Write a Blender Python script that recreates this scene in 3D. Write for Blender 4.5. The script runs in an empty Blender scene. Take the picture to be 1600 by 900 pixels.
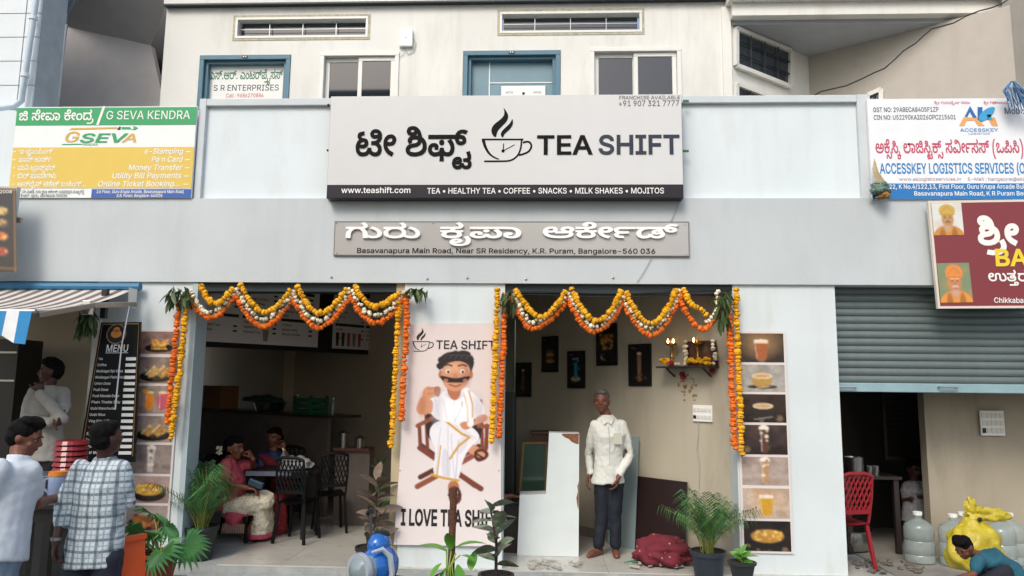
import bpy, bmesh, math, random
import numpy as np
from mathutils import Vector, Matrix
from mathutils.geometry import delaunay_2d_cdt
random.seed(7)
sc = bpy.context.scene
COL = sc.collection
rad = math.radians

# ---------------------------------------------------------------- camera
FOC = 1150.0                       # focal length in pixels of the 1600 px wide photograph
PITCH, YAW, ROLL = rad(7.51), rad(2.45), rad(-0.586)
CAM = Vector((0.0, -7.0, 1.80))
RM = (Matrix.Rotation(YAW, 3, 'Z') @ Matrix.Rotation(PITCH, 3, 'X') @ Matrix.Rotation(ROLL, 3, 'Y'))
cd = bpy.data.cameras.new("camera"); cam = bpy.data.objects.new("camera", cd); COL.objects.link(cam)
cd.sensor_width = 36.0; cd.lens = 36.0 * FOC / 1600.0; cd.clip_start = 0.05; cd.clip_end = 500
cam.matrix_world = Matrix.Translation(CAM) @ (RM @ Matrix.Rotation(rad(90), 3, 'X')).to_4x4()
sc.camera = cam

# ---------------------------------------------------------------- sky, sun, exposure
SUN_EL, SUN_AZ = 44.0, 200.0       # compass style azimuth, 180 = straight in front of the facade
w = bpy.data.worlds.new("World"); sc.world = w; w.use_nodes = True
nt = w.node_tree; bg = nt.nodes['Background']
sky = nt.nodes.new('ShaderNodeTexSky'); sky.sky_type = 'NISHITA'; sky.sun_disc = False
sky.sun_elevation = rad(SUN_EL); sky.sun_rotation = rad(SUN_AZ)
sky.air_density = 1.2; sky.dust_density = 3.5; sky.ozone_density = 1.0
nt.links.new(sky.outputs[0], bg.inputs[0]); bg.inputs[1].default_value = 0.15
sl = bpy.data.lights.new("sun", 'SUN'); sl.energy = 1.0; sl.angle = rad(20); sl.color = (1.0, 0.98, 0.94)
so = bpy.data.objects.new("sun", sl); COL.objects.link(so)
_d = Vector((math.sin(rad(SUN_AZ)) * math.cos(rad(SUN_EL)), math.cos(rad(SUN_AZ)) * math.cos(rad(SUN_EL)), math.sin(rad(SUN_EL))))
so.rotation_euler = _d.to_track_quat('Z', 'Y').to_euler(); so.location = (-3, -10, 14)
sc.view_settings.view_transform = 'Standard'; sc.view_settings.look = 'None'
sc.view_settings.exposure = 0.52; sc.view_settings.gamma = 1.0

# ---------------------------------------------------------------- measuring helpers
def ray(px, py): return RM @ Vector(((px - 800) / FOC, 1.0, -(py - 450) / FOC))
def P(px, py, Y=0.0):              # the point of the upright plane at depth Y
    d = ray(px, py); return CAM + d * ((Y - CAM.y) / d.y)
def G(px, py, z=0.135):            # the point of a level plane
    d = ray(px, py); return CAM + d * ((z - CAM.z) / d.z)
def Q(px, py, pt, az):             # the point of an upright plane through pt running along azimuth az
    n = Vector((math.cos(rad(az)), -math.sin(rad(az)), 0)); d = ray(px, py)
    return CAM + d * ((Vector((pt[0], pt[1], 0)) - Vector((CAM.x, CAM.y, 0))).dot(n) / d.dot(n))

# ---------------------------------------------------------------- materials
def C(h):
    h = h.lstrip('#'); v = [int(h[i:i + 2], 16) / 255 for i in (0, 2, 4)]
    return tuple((x / 12.92 if x <= .04045 else ((x + .055) / 1.055) ** 2.4) for x in v)
MATS = {}
def mat(name, col, rough=.6, metal=0., var=.12, scale=6., bump=0., bscale=None, attr=None, emit=0., trans=0., coat=0., dirt=None, dirt_s=1.5, alpha=None, spec=.5, sss=0., rndv=0.):
    if name in MATS: return MATS[name]
    m = bpy.data.materials.new(name); m.use_nodes = True; n = m.node_tree; N = n.nodes; L = n.links
    b = N['Principled BSDF']
    if isinstance(col, str): col = C(col)
    b.inputs['Roughness'].default_value = rough; b.inputs['Metallic'].default_value = metal
    b.inputs['Specular IOR Level'].default_value = spec
    tc = N.new('ShaderNodeTexCoord')
    if attr:
        a = N.new('ShaderNodeAttribute'); a.attribute_name = attr; src = a.outputs['Color']
    else:
        r = N.new('ShaderNodeRGB'); r.outputs[0].default_value = (*col, 1); src = r.outputs[0]
    if var > 0:
        nz = N.new('ShaderNodeTexNoise'); nz.inputs['Scale'].default_value = scale; nz.inputs['Detail'].default_value = 6
        L.new(tc.outputs['Object'], nz.inputs['Vector'])
        mr = N.new('ShaderNodeMapRange'); mr.inputs[1].default_value = .3; mr.inputs[2].default_value = .7
        mr.inputs[3].default_value = 1 - var; mr.inputs[4].default_value = 1 + var * .5
        L.new(nz.outputs[0], mr.inputs[0])
        mx = N.new('ShaderNodeMix'); mx.data_type = 'RGBA'; mx.blend_type = 'MULTIPLY'; mx.inputs[0].default_value = 1
        L.new(src, mx.inputs[6]); L.new(mr.outputs[0], mx.inputs[7]); src = mx.outputs[2]
    if rndv > 0:
        oi = N.new('ShaderNodeObjectInfo'); mr = N.new('ShaderNodeMapRange'); mr.inputs[3].default_value = 1 - rndv; mr.inputs[4].default_value = 1 + rndv * .4
        L.new(oi.outputs['Random'], mr.inputs[0])
        mx = N.new('ShaderNodeMix'); mx.data_type = 'RGBA'; mx.blend_type = 'MULTIPLY'; mx.inputs[0].default_value = 1
        L.new(src, mx.inputs[6]); L.new(mr.outputs[0], mx.inputs[7]); src = mx.outputs[2]
    if dirt:
        nz = N.new('ShaderNodeTexNoise'); nz.inputs['Scale'].default_value = dirt_s; nz.inputs['Detail'].default_value = 9; nz.inputs['Roughness'].default_value = .68
        mp = N.new('ShaderNodeMapping'); mp.inputs['Scale'].default_value = (2, 2, .5)
        L.new(tc.outputs['Object'], mp.inputs[0]); L.new(mp.outputs[0], nz.inputs['Vector'])
        mr = N.new('ShaderNodeMapRange'); mr.inputs[1].default_value = .52; mr.inputs[2].default_value = .78; mr.inputs[3].default_value = 0; mr.inputs[4].default_value = .6
        L.new(nz.outputs[0], mr.inputs[0])
        mx = N.new('ShaderNodeMix'); mx.data_type = 'RGBA'; L.new(mr.outputs[0], mx.inputs[0])
        L.new(src, mx.inputs[6]); mx.inputs[7].default_value = (*C(dirt), 1); src = mx.outputs[2]
        n2 = N.new('ShaderNodeTexNoise'); n2.inputs['Scale'].default_value = 1.6; n2.inputs['Detail'].default_value = 7; m2 = N.new('ShaderNodeMapping'); m2.inputs['Scale'].default_value = (4, 4, .3)
        L.new(tc.outputs['Object'], m2.inputs[0]); L.new(m2.outputs[0], n2.inputs['Vector']); r2 = N.new('ShaderNodeMapRange'); r2.inputs[1].default_value = .55; r2.inputs[2].default_value = .8; r2.inputs[4].default_value = .3; L.new(n2.outputs[0], r2.inputs[0])
        m3 = N.new('ShaderNodeMix'); m3.data_type = 'RGBA'; L.new(r2.outputs[0], m3.inputs[0]); L.new(src, m3.inputs[6]); m3.inputs[7].default_value = (*C(dirt), 1); src = m3.outputs[2]
    L.new(src, b.inputs['Base Color'])
    if bump > 0:
        nz = N.new('ShaderNodeTexNoise'); nz.inputs['Scale'].default_value = bscale or scale * 6; nz.inputs['Detail'].default_value = 5
        L.new(tc.outputs['Object'], nz.inputs['Vector'])
        bp = N.new('ShaderNodeBump'); bp.inputs['Strength'].default_value = bump; bp.inputs['Distance'].default_value = .01
        L.new(nz.outputs[0], bp.inputs['Height']); L.new(bp.outputs[0], b.inputs['Normal'])
    if emit:
        b.inputs['Emission Color'].default_value = (*col, 1); b.inputs['Emission Strength'].default_value = emit
    if trans: b.inputs['Transmission Weight'].default_value = trans
    if coat: b.inputs['Coat Weight'].default_value = coat; b.inputs['Coat Roughness'].default_value = .08
    if alpha is not None: b.inputs['Alpha'].default_value = alpha
    if sss: b.inputs['Subsurface Weight'].default_value = sss; b.inputs['Subsurface Radius'].default_value = (.01, .005, .003)
    MATS[name] = m; return m

# ---------------------------------------------------------------- mesh building
class MB:
    def __init__(s): s.v = []; s.f = []; s.m = []; s.mats = []; s.cur = 0; s.col = None
    def use(s, m):
        if m not in s.mats: s.mats.append(m)
        s.cur = s.mats.index(m); return s
    def add(s, vs, fs):
        o = len(s.v); s.v += [tuple(v) for v in vs]; s.f += [tuple(i + o for i in f) for f in fs]; s.m += [s.cur] * len(fs); return s
    def box(s, a, b):              # axis aligned, two corners
        x0, x1 = sorted((a[0], b[0])); y0, y1 = sorted((a[1], b[1])); z0, z1 = sorted((a[2], b[2]))
        return s.add([(x0, y0, z0), (x1, y0, z0), (x1, y1, z0), (x0, y1, z0), (x0, y0, z1), (x1, y0, z1), (x1, y1, z1), (x0, y1, z1)],
                     [(0, 3, 2, 1), (4, 5, 6, 7), (0, 1, 5, 4), (1, 2, 6, 5), (2, 3, 7, 6), (3, 0, 4, 7)])
    def obox(s, c, sz, U=(1, 0, 0), V=(0, 1, 0), W=(0, 0, 1)):
        c = Vector(c); U = Vector(U).normalized() * sz[0] / 2; V = Vector(V).normalized() * sz[1] / 2; W = Vector(W).normalized() * sz[2] / 2
        vs = [c - U - V - W, c + U - V - W, c + U + V - W, c - U + V - W, c - U - V + W, c + U - V + W, c + U + V + W, c - U + V + W]
        return s.add(vs, [(0, 3, 2, 1), (4, 5, 6, 7), (0, 1, 5, 4), (1, 2, 6, 5), (2, 3, 7, 6), (3, 0, 4, 7)])
    def hexa(s, v):                # 8 corners, bottom ring then top ring
        return s.add(v, [(0, 3, 2, 1), (4, 5, 6, 7), (0, 1, 5, 4), (1, 2, 6, 5), (2, 3, 7, 6), (3, 0, 4, 7)])
    def slab(s, pts, off):         # polygon pushed by vector off
        n = len(pts); off = Vector(off); pts = [Vector(p) for p in pts]
        return s.add(pts + [p + off for p in pts], [tuple(range(n))[::-1], tuple(range(n, 2 * n))] + [(i, (i + 1) % n, (i + 1) % n + n, i + n) for i in range(n)])
    def bar(s, a, b, wd, ht=None, up=(0, 0, 1)):
        a = Vector(a); b = Vector(b); d = b - a; ht = ht or wd; L = d.length
        if L < 1e-6: return s
        d.normalize(); up = Vector(up)
        if abs(d.dot(up)) > .97: up = Vector((0, 1, 0)) if abs(d.y) < .9 else Vector((1, 0, 0))
        U = d.cross(up).normalized(); V = U.cross(d)
        return s.obox((a + b) / 2, (L, wd, ht), d, U, V)
    def tube(s, pts, r, n=8, cap=True):
        pts = [Vector(p) for p in pts]; m = len(pts)
        rs = r if isinstance(r, (list, tuple)) else [r] * m
        t = (pts[1] - pts[0]).normalized(); up = Vector((0, 0, 1)) if abs(t.z) < .9 else Vector((1, 0, 0))
        U = t.cross(up).normalized(); vs = []
        for i, p in enumerate(pts):
            t = (pts[min(i + 1, m - 1)] - pts[max(i - 1, 0)])
            if t.length < 1e-9: t = Vector((0, 0, 1))
            t.normalize(); U = (U - t * U.dot(t))
            if U.length < 1e-6: U = t.orthogonal()
            U.normalize(); V = t.cross(U)
            for k in range(n):
                a = 2 * math.pi * k / n; q = rs[i]; qu, qv = (q if isinstance(q, tuple) else (q, q))
                vs.append(p + U * (math.cos(a) * qu) + V * (math.sin(a) * qv))
        fs = [(i * n + k, i * n + (k + 1) % n, (i + 1) * n + (k + 1) % n, (i + 1) * n + k) for i in range(m - 1) for k in range(n)]
        if cap: fs += [tuple(range(n))[::-1], tuple(range((m - 1) * n, m * n))]
        return s.add(vs, fs)
    def lathe(s, prof, c=(0, 0, 0), n=20, ax=None, sx=1, sy=1):
        c = Vector(c); A = Vector(ax or (0, 0, 1)).normalized(); U = A.orthogonal().normalized() if ax else Vector((1, 0, 0)); V = A.cross(U)
        vs = []
        for r, z in prof:
            for k in range(n):
                a = 2 * math.pi * k / n; vs.append(c + A * z + U * (r * sx * math.cos(a)) + V * (r * sy * math.sin(a)))
        m = len(prof); fs = [(i * n + k, i * n + (k + 1) % n, (i + 1) * n + (k + 1) % n, (i + 1) * n + k) for i in range(m - 1) for k in range(n)]
        if prof[0][0] > 1e-5: fs.append(tuple(range(n))[::-1])
        if prof[-1][0] > 1e-5: fs.append(tuple(range((m - 1) * n, m * n)))
        return s.add(vs, fs)
    def ell(s, c, r, n=12, m=8, R=None):
        c = Vector(c); vs = []
        r = (r, r, r) if isinstance(r, (int, float)) else r
        for i in range(m + 1):
            th = math.pi * i / m
            for k in range(n):
                a = 2 * math.pi * k / n; p = Vector((r[0] * math.sin(th) * math.cos(a), r[1] * math.sin(th) * math.sin(a), r[2] * math.cos(th)))
                vs.append(c + (R @ p if R else p))
        return s.add(vs, [(i * n + k, (i + 1) * n + k, (i + 1) * n + (k + 1) % n, i * n + (k + 1) % n) for i in range(m) for k in range(n)])
    def grid(s, fn, nu, nv):
        vs = [fn(i / nu, j / nv) for j in range(nv + 1) for i in range(nu + 1)]
        return s.add(vs, [(j * (nu + 1) + i, j * (nu + 1) + i + 1, (j + 1) * (nu + 1) + i + 1, (j + 1) * (nu + 1) + i) for j in range(nv) for i in range(nu)])
    def mesh(s, name, off=Vector((0, 0, 0)), smooth=False):
        me = bpy.data.meshes.new(name); me.from_pydata([(v[0] - off[0], v[1] - off[1], v[2] - off[2]) for v in s.v], [], s.f)
        for m in s.mats: me.materials.append(m)
        if len(s.mats) > 1: me.polygons.foreach_set('material_index', s.m)
        me.validate(); me.update()
        if smooth:
            me.shade_smooth()
            try: me.set_sharp_from_angle(angle=rad(smooth if smooth > 1 else 40))
            except Exception: pass
        return me
ORG = {}
def thing(name, label, cat, loc=(0, 0, 0), group=None, kind=None):
    o = bpy.data.objects.new(name, None); COL.objects.link(o); o.location = loc; o.empty_display_size = .1
    ORG[o] = Vector(loc); o['label'] = label; o['category'] = cat
    if group: o['group'] = group
    if kind: o['kind'] = kind
    return o
def part(name, mb, parent=None, label=None, smooth=False, bevel=0., kind=None, cast=None):
    off = ORG.get(parent, Vector((0, 0, 0))) if parent else Vector((0, 0, 0))
    me = mb if isinstance(mb, bpy.types.Mesh) else mb.mesh(name, off, smooth)
    o = bpy.data.objects.new(name, me); COL.objects.link(o)
    if parent: o.parent = parent; ORG[o] = off
    if label: o['label'] = label
    if kind: o['kind'] = kind
    if bevel:
        b = o.modifiers.new('bevel', 'BEVEL'); b.width = bevel; b.segments = 2; b.limit_method = 'ANGLE'; b.angle_limit = rad(40)
    return o
def solo(name, mb, label, cat, base=None, group=None, smooth=False, bevel=0., kind=None):   # a thing that is one mesh
    v = mb.v; base = base or ((min(p[0] for p in v) + max(p[0] for p in v)) / 2, (min(p[1] for p in v) + max(p[1] for p in v)) / 2, min(p[2] for p in v))
    me = mb.mesh(name, base, smooth); o = bpy.data.objects.new(name, me); COL.objects.link(o); o.location = base; ORG[o] = Vector(base)
    o['label'] = label; o['category'] = cat
    if group: o['group'] = group
    if kind: o['kind'] = kind
    if bevel:
        b = o.modifiers.new('bevel', 'BEVEL'); b.width = bevel; b.segments = 2; b.limit_method = 'ANGLE'; b.angle_limit = rad(40)
    return o
def struct(name, mb, smooth=False):
    o = part(name, mb, None, smooth=smooth); o['kind'] = 'structure'; return o
def inst(name, me, loc, R, parent, label=None, scale=None):     # a part sharing mesh data
    o = bpy.data.objects.new(name, me); COL.objects.link(o); o.parent = parent
    M = Matrix.Translation(Vector(loc) - ORG[parent]) @ (R.to_4x4() if R else Matrix())
    if scale: M = M @ Matrix.Diagonal((*scale, 1)) if isinstance(scale, tuple) else M @ Matrix.Scale(scale, 4)
    o.matrix_local = M
    if label: o['label'] = label
    return o
def copy_tree(o, loc=None, label=None, parent=None, group=None, rotz=None):
    c = o.copy(); COL.objects.link(c); c.parent = parent
    if loc is not None: c.location = loc
    if rotz is not None: c.rotation_euler = (0, 0, rotz)
    if label: c['label'] = label
    for ch in list(o.children): copy_tree(ch, parent=c)
    return c

# ---------------------------------------------------------------- lettering (outlines of the letters)
# letter outlines in quarter-millimetre steps of a 1000 unit em: advance, then contours as steps
KG = {214:[815,[61,-3,-21,3,-8,5,-14,15,-4,10,-4,24,3,22,8,19,13,13,17,7,19,0,16,-7,8,-14,0,-18,-4,-8,-6,-6,-8,-6,-10,-3,-24,1,-18,9,-6,5,6,17,10,-10,8,-4,20,0,8,3,4,4,0,12,-3,5,-5,3,-6,0,-9,-1,-8,-5,-6,-7,-4,-9,-3,-22,2,-20,8,-10,10,-6,13,-1,11,1,8,3,11,11,5,17,20,0,2,-11,3,-8,5,-6,10,-5,11,-2,12,1,8,6,4,8,2,8,-1,10,-9,14,-15,10,-8,3,18,13,20,-13,12,-17,3,-21,-1,-11,-4,-10,-6,-9,-8,-7,-12,-4,-14,-1,-18,3,-16,10,-12,16,8,0,-7,-10,-15,-13,-8,-3],[47,103,-8,3,-11,10,-5,9,-2,9,1,8,3,6,5,6,8,4,24,5,2,-19,-18,-4,-4,-4,-1,-5,1,-5,4,-5,16,-7],[124,76,0,19,24,0,14,8,6,5,6,11,2,13,0,10,-3,6,-10,10,-13,3,-12,-3,-4,-4,0,-10,2,-3,6,-4,16,1,8,3,12,13,8,-12,-8,-10,-12,-8,-8,-3,-19,-1,-15,6,-5,6,-3,7,-2,9,3,11,7,10,7,5,19,4,14,-2,10,-4,9,-8,7,-9,3,-11,1,-12,-2,-18,-9,-17,-16,-13,-11,-4,-12,-4]],
74:[408,[96,108,-2,-11,-4,-9,-6,-8,-8,-6,-11,-3,-13,-1,-13,1,-11,5,-14,11,6,17,11,-11,5,-3,14,-3,12,1,7,4,5,7,1,8,-1,7,-3,5,-5,3,-8,1,-14,-4,-6,-6,-5,-7,-3,-10,-1,-15,3,-20,8,-16,12,-13,26,-16,-10,-19,-22,13,-9,7,-8,9,-13,19,-6,23,0,24,2,11,8,18,13,13,8,4,18,3,11,-1,9,-4,12,-11,3,-8]],
3:[288],
234:[630,[67,-3,-23,2,-9,3,-15,8,-6,6,-5,10,-2,14,2,12,5,9,7,7,10,4,49,12,6,5,5,7,2,9,1,15,-3,21,-8,20,-7,9,-8,6,-10,5,-11,1,-7,-1,-6,-3,-2,-4,0,-10,2,-4,11,-4,9,2,7,4,5,7,3,11,18,-2,-3,-13,-4,-9,-7,-8,-8,-5,-9,-3,-20,0,-16,6,-8,14,-1,10,3,12,7,9,7,5,20,4,20,-3,16,-9,13,-14,5,-8,7,-18,4,-19,0,-21,-2,-12,-7,-16,-8,-8,-10,-6,-12,-3,-32,-6,-10,-7,-4,-10,1,-7,3,-5,4,-5,8,-3,23,-3,12,0,21,5,15,10,6,6,5,11,2,13,-2,14,-8,18,-14,13,-20,7,-18,2,-18,-3,-5,-4,-2,-6,3,-11,-18,-8,-6,16,0,10,6,11,10,8,8,3,22,3,17,-1,22,-6,16,-9,13,-12,5,-7,7,-17,2,-20,0,-13,-4,-12,-4,-11,-8,-9,-9,-7,-11,-6,-28,-7]],
189:[1104,[56,-3,-13,1,-11,4,-13,10,-5,6,-5,11,-1,13,4,20,6,8,7,6,9,4,12,1,12,-1,9,-5,6,-7,2,-10,-3,-15,-17,1,1,13,-6,6,-12,-1,-6,-4,-4,-6,-1,-10,2,-10,6,-8,9,-6,14,-1,11,1,9,3,6,5,4,6,5,17,19,0,5,-19,5,-6,9,-5,11,-2,8,1,7,3,5,5,5,14,1,8,-2,11,-3,12,-4,8,-13,18,18,12,13,-18,5,-9,5,-21,1,-11,-3,-22,-3,-8,-10,-13,-16,-9,-12,-1,-20,3,-14,10,-11,15,8,1,-14,-18,-8,-5,-18,-5],[91,-36,2,40,19,0,2,-40],[100,74,-5,1,-5,3,-3,5,0,12,3,5,5,3,11,0,5,-3,3,-5,0,-12,-8,-8],[8,118,0,20,152,0,0,-20],[236,74,-11,1,-9,4,-8,6,-6,9,-3,11,-1,15,2,21,4,8,10,14,16,8,8,2,20,1,21,-8,-11,-16,-16,6,-14,0,-7,-3,-11,-11,-3,-10,-1,-12,2,-14,4,-8,6,-6,14,0,5,2,3,4,1,6,-1,6,-7,6,-15,2,-71,0,0,20,79,-1,18,-4,6,-5,4,-4,6,-12,-1,-17,-3,-8,-6,-5,-10,-6]],
106:[135,[-60,-92,-9,1,-9,3,-8,6,-5,7,-3,10,-2,11,2,11,3,10,5,8,8,6,9,4,11,1,11,-1,7,-5,5,-7,2,-9,-2,-10,-5,-7,-10,-4,-20,-1,-12,5,-4,3,3,15,8,-7,12,-2,10,2,2,2,1,7,-5,4,-11,-1,-6,-4,-5,-8,-2,-12,3,-14,3,-4,9,-4,14,2,7,4,4,6,2,6,17,0,3,-8,4,-6,6,-3,14,0,5,3,4,5,1,7,-1,8,-6,7,-7,4,-9,1,7,14,16,-6,7,-4,10,-14,1,-10,-1,-10,-4,-8,-5,-6,-15,-7,-20,0,-10,5,-6,6,-5,8,7,0,-15,-15,-6,-3],[-17,-41,0,16,21,1,5,3,3,4,0,13,-8,23,18,5,9,-28,-1,-18,-3,-7,-5,-5,-13,-6]],
25:[648,[82,119,-11,-1,-8,-4,-7,-6,-6,-8,-9,-19,-5,-31,-1,-50,-23,0,1,45,5,35,9,20,6,9,17,13,4,-4,-42,0,0,20,96,0,16,4,5,9,-1,12,-8,15,-7,9,16,11,16,-24,3,-10,0,-20,-8,-14,-15,-9,-10,-2,2,1,9,-7,6,-8,6,-9,7,-20,4,-32,1,-44,-23,0,-1,50,-2,19,-4,15,-4,10,-11,16,-7,5,-7,3]],
63:[364,[29,-3,-12,1,-21,8,-18,16,-8,9,13,13,7,-8,14,-12,16,-6,10,-1,9,1,8,3,6,5,5,8,3,18,-3,22,-3,9,-5,9,-12,14,-8,6,-18,10,11,19,11,-6,19,-15,15,-18,10,-22,4,-26,-3,-20,-3,-10,-10,-14,-16,-10]],
49:[651,[82,-3,-14,1,-23,7,-18,13,-7,10,-6,10,-2,12,0,27,2,12,5,10,14,17,9,6,4,-4,-36,0,0,20,101,0,12,2,4,2,4,6,0,15,-8,15,-7,9,16,11,16,-24,4,-10,0,-16,-4,-13,-6,-6,-12,-7,-6,-2,-1,2,16,-14,10,-19,3,-25,-3,-24,-11,-20,-8,-8,-10,-6,-12,-5],[82,17,10,1,18,6,7,5,9,13,4,12,2,14,-1,10,-5,18,-12,12,-6,5,-12,5,-14,1,-19,-3,-8,-4,-13,-10,-5,-7,-5,-17,0,-25,5,-13,8,-10,10,-7,13,-4]],
23:[574,[71,-3,-21,3,-10,3,-7,4,-12,12,-5,11,-2,13,3,15,8,12,6,6,7,4,4,-3,-33,-1,0,18,52,0,5,5,2,7,-2,7,-3,6,11,3,9,-3,3,-7,1,-10,-3,-8,51,0,0,-18,-34,1,4,3,7,-4,10,-10,4,-7,3,-15,-1,-14,-6,-11,-11,-12,-8,-4,-9,-3],[72,16,21,4,7,5,7,10,2,11,-1,9,-3,7,-5,6,-8,5,-9,3,-23,0,-16,-8,-6,-6,-2,-8,-2,-8,3,-12,7,-10,7,-4],[9,118,0,20,86,0,15,4,6,9,-1,12,-8,15,-7,9,16,11,12,-17,7,-17,1,-11,-2,-11,-8,-13,-7,-5,-18,-5]],
65:[123,[-27,-104,-19,3,-9,3,-13,11,-5,7,-5,12,-1,12,1,12,4,9,6,8,7,7,9,4,11,1,17,-3,5,-4,6,-12,1,-8,-2,-10,-6,-8,-10,-6,-14,-2,-12,1,-10,5,-3,18,16,-8,14,0,8,6,1,5,0,5,-7,5,-11,0,-8,-6,-5,-11,-1,-8,3,-13,6,-9,7,-5,8,-3,23,0,11,4,9,6,7,9,5,17,-1,24,-2,13,-10,22,17,9,11,-26,4,-20,-1,-30,-6,-16,-9,-13,-12,-9,-16,-6]],
152:[792,[56,-3,-13,1,-11,4,-13,10,-5,6,-5,11,-1,13,4,20,6,8,7,6,9,4,12,1,12,-1,9,-5,6,-7,2,-10,-3,-15,-17,1,1,13,-6,6,-12,-1,-6,-4,-4,-6,-1,-10,2,-10,6,-8,9,-6,14,-1,11,1,9,3,6,5,4,6,5,17,19,0,5,-19,5,-6,9,-5,11,-2,8,1,7,3,5,5,5,14,1,8,-2,11,-3,12,-4,8,-13,18,18,12,13,-18,5,-9,5,-21,1,-11,-3,-22,-3,-8,-10,-13,-16,-9,-12,-1,-20,3,-14,10,-11,15,8,1,-14,-18,-8,-5,-18,-5],[100,74,-5,1,-5,3,-3,5,0,12,3,5,5,3,11,0,5,-3,3,-5,0,-12,-8,-8],[8,118,0,20,152,0,0,-20]],
60:[449,[102,60,-3,-24,-8,-19,-6,-7,-16,-10,-9,-2,-24,0,-10,4,-9,7,-6,8,-4,9,-1,11,4,18,4,7,12,7,16,-1,6,-3,4,-5,1,-7,-4,-11,-5,-4,-11,0,-5,3,-3,11,2,1,-3,-14,2,-9,4,-8,7,-5,12,-1,9,1,8,3,6,6,5,9,3,11,0,28,-6,20,-7,8,-11,10,-16,5,-25,1,-77,0,0,20,82,0,28,-3,12,-3,17,-10,13,-14,7,-16,3,-10]],
10:[841,[109,-3,-40,5,-15,6,-14,7,-11,10,-9,11,-6,13,-4,14,-1,15,3,24,9,18,13,14,17,6,20,0,9,-3,6,-5,6,-7,3,-8,0,-20,-3,-9,-7,-8,-8,-6,-11,-3,-22,-1,-14,5,-14,12,6,17,10,-11,12,-5,19,0,8,4,4,7,2,7,-1,8,-4,5,-5,3,-7,1,-8,-1,-8,-4,-6,-6,-5,-9,-4,-25,1,-12,7,-18,5,-6,12,-12,18,-8,24,-4,29,0,23,4,16,7,6,5,5,8,2,9,-4,11,-14,10,-19,10,-7,6,-7,9,-3,13,1,9,4,8,6,6,8,4,20,4,13,-1,10,-4,8,-6,5,-8,4,-8,1,-9,-2,-11,-5,-9,-6,-8,-17,-11,-21,-5,-65,-1,0,19,69,0,12,5,10,9,4,12,-1,7,-4,6,-6,4,-17,0,-6,-3,-4,-5,-1,-6,1,-7,6,-7,7,-5,25,-12,6,-5,8,-14,0,-18,-3,-10,-6,-9,-8,-8,-8,-5,-19,-6,-12,-3]],
240:[574,[71,-3,-21,3,-10,3,-7,4,-12,12,-5,11,-2,13,3,15,8,12,6,6,7,4,4,-3,-33,-1,0,18,52,0,5,5,2,7,-2,7,-3,6,11,3,9,-3,3,-7,1,-10,-3,-8,51,0,0,-18,-34,1,4,3,7,-4,10,-10,4,-7,3,-15,-1,-14,-6,-11,-11,-12,-8,-4,-9,-3],[72,16,21,4,7,5,7,10,2,11,-1,9,-3,7,-5,6,-8,5,-9,3,-23,0,-16,-8,-6,-6,-2,-8,-2,-8,3,-12,7,-10,7,-4],[9,118,0,20,80,0,10,2,11,6,5,12,-1,14,-5,7,-8,5,-9,1,-9,-1,-7,-4,-5,-6,-2,-12,-7,10,9,1,9,-3,4,-8,-4,-8,-10,-4,-8,2,-5,4,-4,14,1,8,10,14,8,6,9,3,12,1,13,-1,10,-4,8,-7,6,-8,4,-10,1,-21,-6,-15,-10,-10,-13,-5,-16,-2]],
93:[567,[138,118,-90,0,-6,-2,-9,-5,-5,-12,1,-6,5,-7,14,-6,47,-1,0,-19,-47,-2,-6,-1,-8,-7,-4,-10,2,-7,2,-5,11,-6,17,-2,0,-20,-22,2,-9,3,-13,9,-7,14,-1,17,2,5,6,11,12,8,1,-2,-9,6,-8,7,-4,10,-1,18,2,7,8,11,12,7,15,3,92,2]],
180:[1066,[54,-3,-12,1,-11,6,-9,8,-6,11,-4,14,-2,18,2,19,6,18,5,8,5,6,13,12,8,4,4,-4,-43,0,0,20,144,0,0,-20,-5,0,-1,4,14,-10,8,-13,3,-15,-1,-8,-2,-7,-16,-16,-8,-3,-10,-2,-8,1,-14,6,-8,12,-1,8,2,11,7,8,9,5,11,1,14,-2,17,-10,11,-14,6,-18,-1,-24,-5,-12,-4,-6,-12,-11,-10,-5,-23,0,-17,6,-6,5,-12,17,8,1,-6,-11,-15,-14,-8,-3],[57,17,11,2,8,6,6,9,4,12,19,0,6,-17,5,-5,9,-6,11,-1,7,1,12,6,7,13,2,9,-4,18,-3,9,-5,7,-8,4,-8,1,-9,-3,-3,-7,3,-8,10,-3,8,2,7,6,4,12,-2,8,-7,12,-14,10,-9,2,-30,3,-14,-1,-13,-4,-8,-3,-12,-10,-7,-9,-5,-12,-3,-12,0,-26,6,-16,8,-7],[226,74,-10,1,-10,4,-8,6,-5,9,-4,11,-1,15,3,21,3,8,11,14,15,8,9,2,19,1,21,-8,-11,-16,-16,6,-13,0,-7,-3,-11,-11,-3,-10,-1,-12,1,-14,4,-8,6,-6,15,0,5,2,2,4,2,6,-2,6,-6,6,-15,2,-72,0,0,20,80,-1,17,-4,7,-5,4,-4,5,-12,0,-17,-4,-8,-5,-5,-11,-6]],
17:[787,[144,-3,-12,1,-16,6,-18,21,8,1,-14,-18,-8,-5,-17,-5,-24,0,-12,4,-13,10,-4,6,-5,11,-2,13,1,10,4,10,5,8,8,6,9,4,11,1,12,-1,9,-5,6,-7,2,-10,-3,-15,-17,1,1,13,-6,6,-11,-1,-6,-4,-4,-6,-2,-10,2,-10,6,-8,10,-6,14,-1,10,1,9,3,6,5,5,6,4,17,20,0,4,-19,6,-6,9,-5,11,-2,12,2,7,7,5,12,1,14,-1,11,-7,21,-7,8,-16,14,-22,11,-26,6,-30,2,3,21,32,-3,14,-3,25,-8,20,-12,8,-6,8,-8,11,-16,6,-18,3,-20,-3,-23,-3,-9,-10,-13,-7,-5,-10,-4]],
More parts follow.
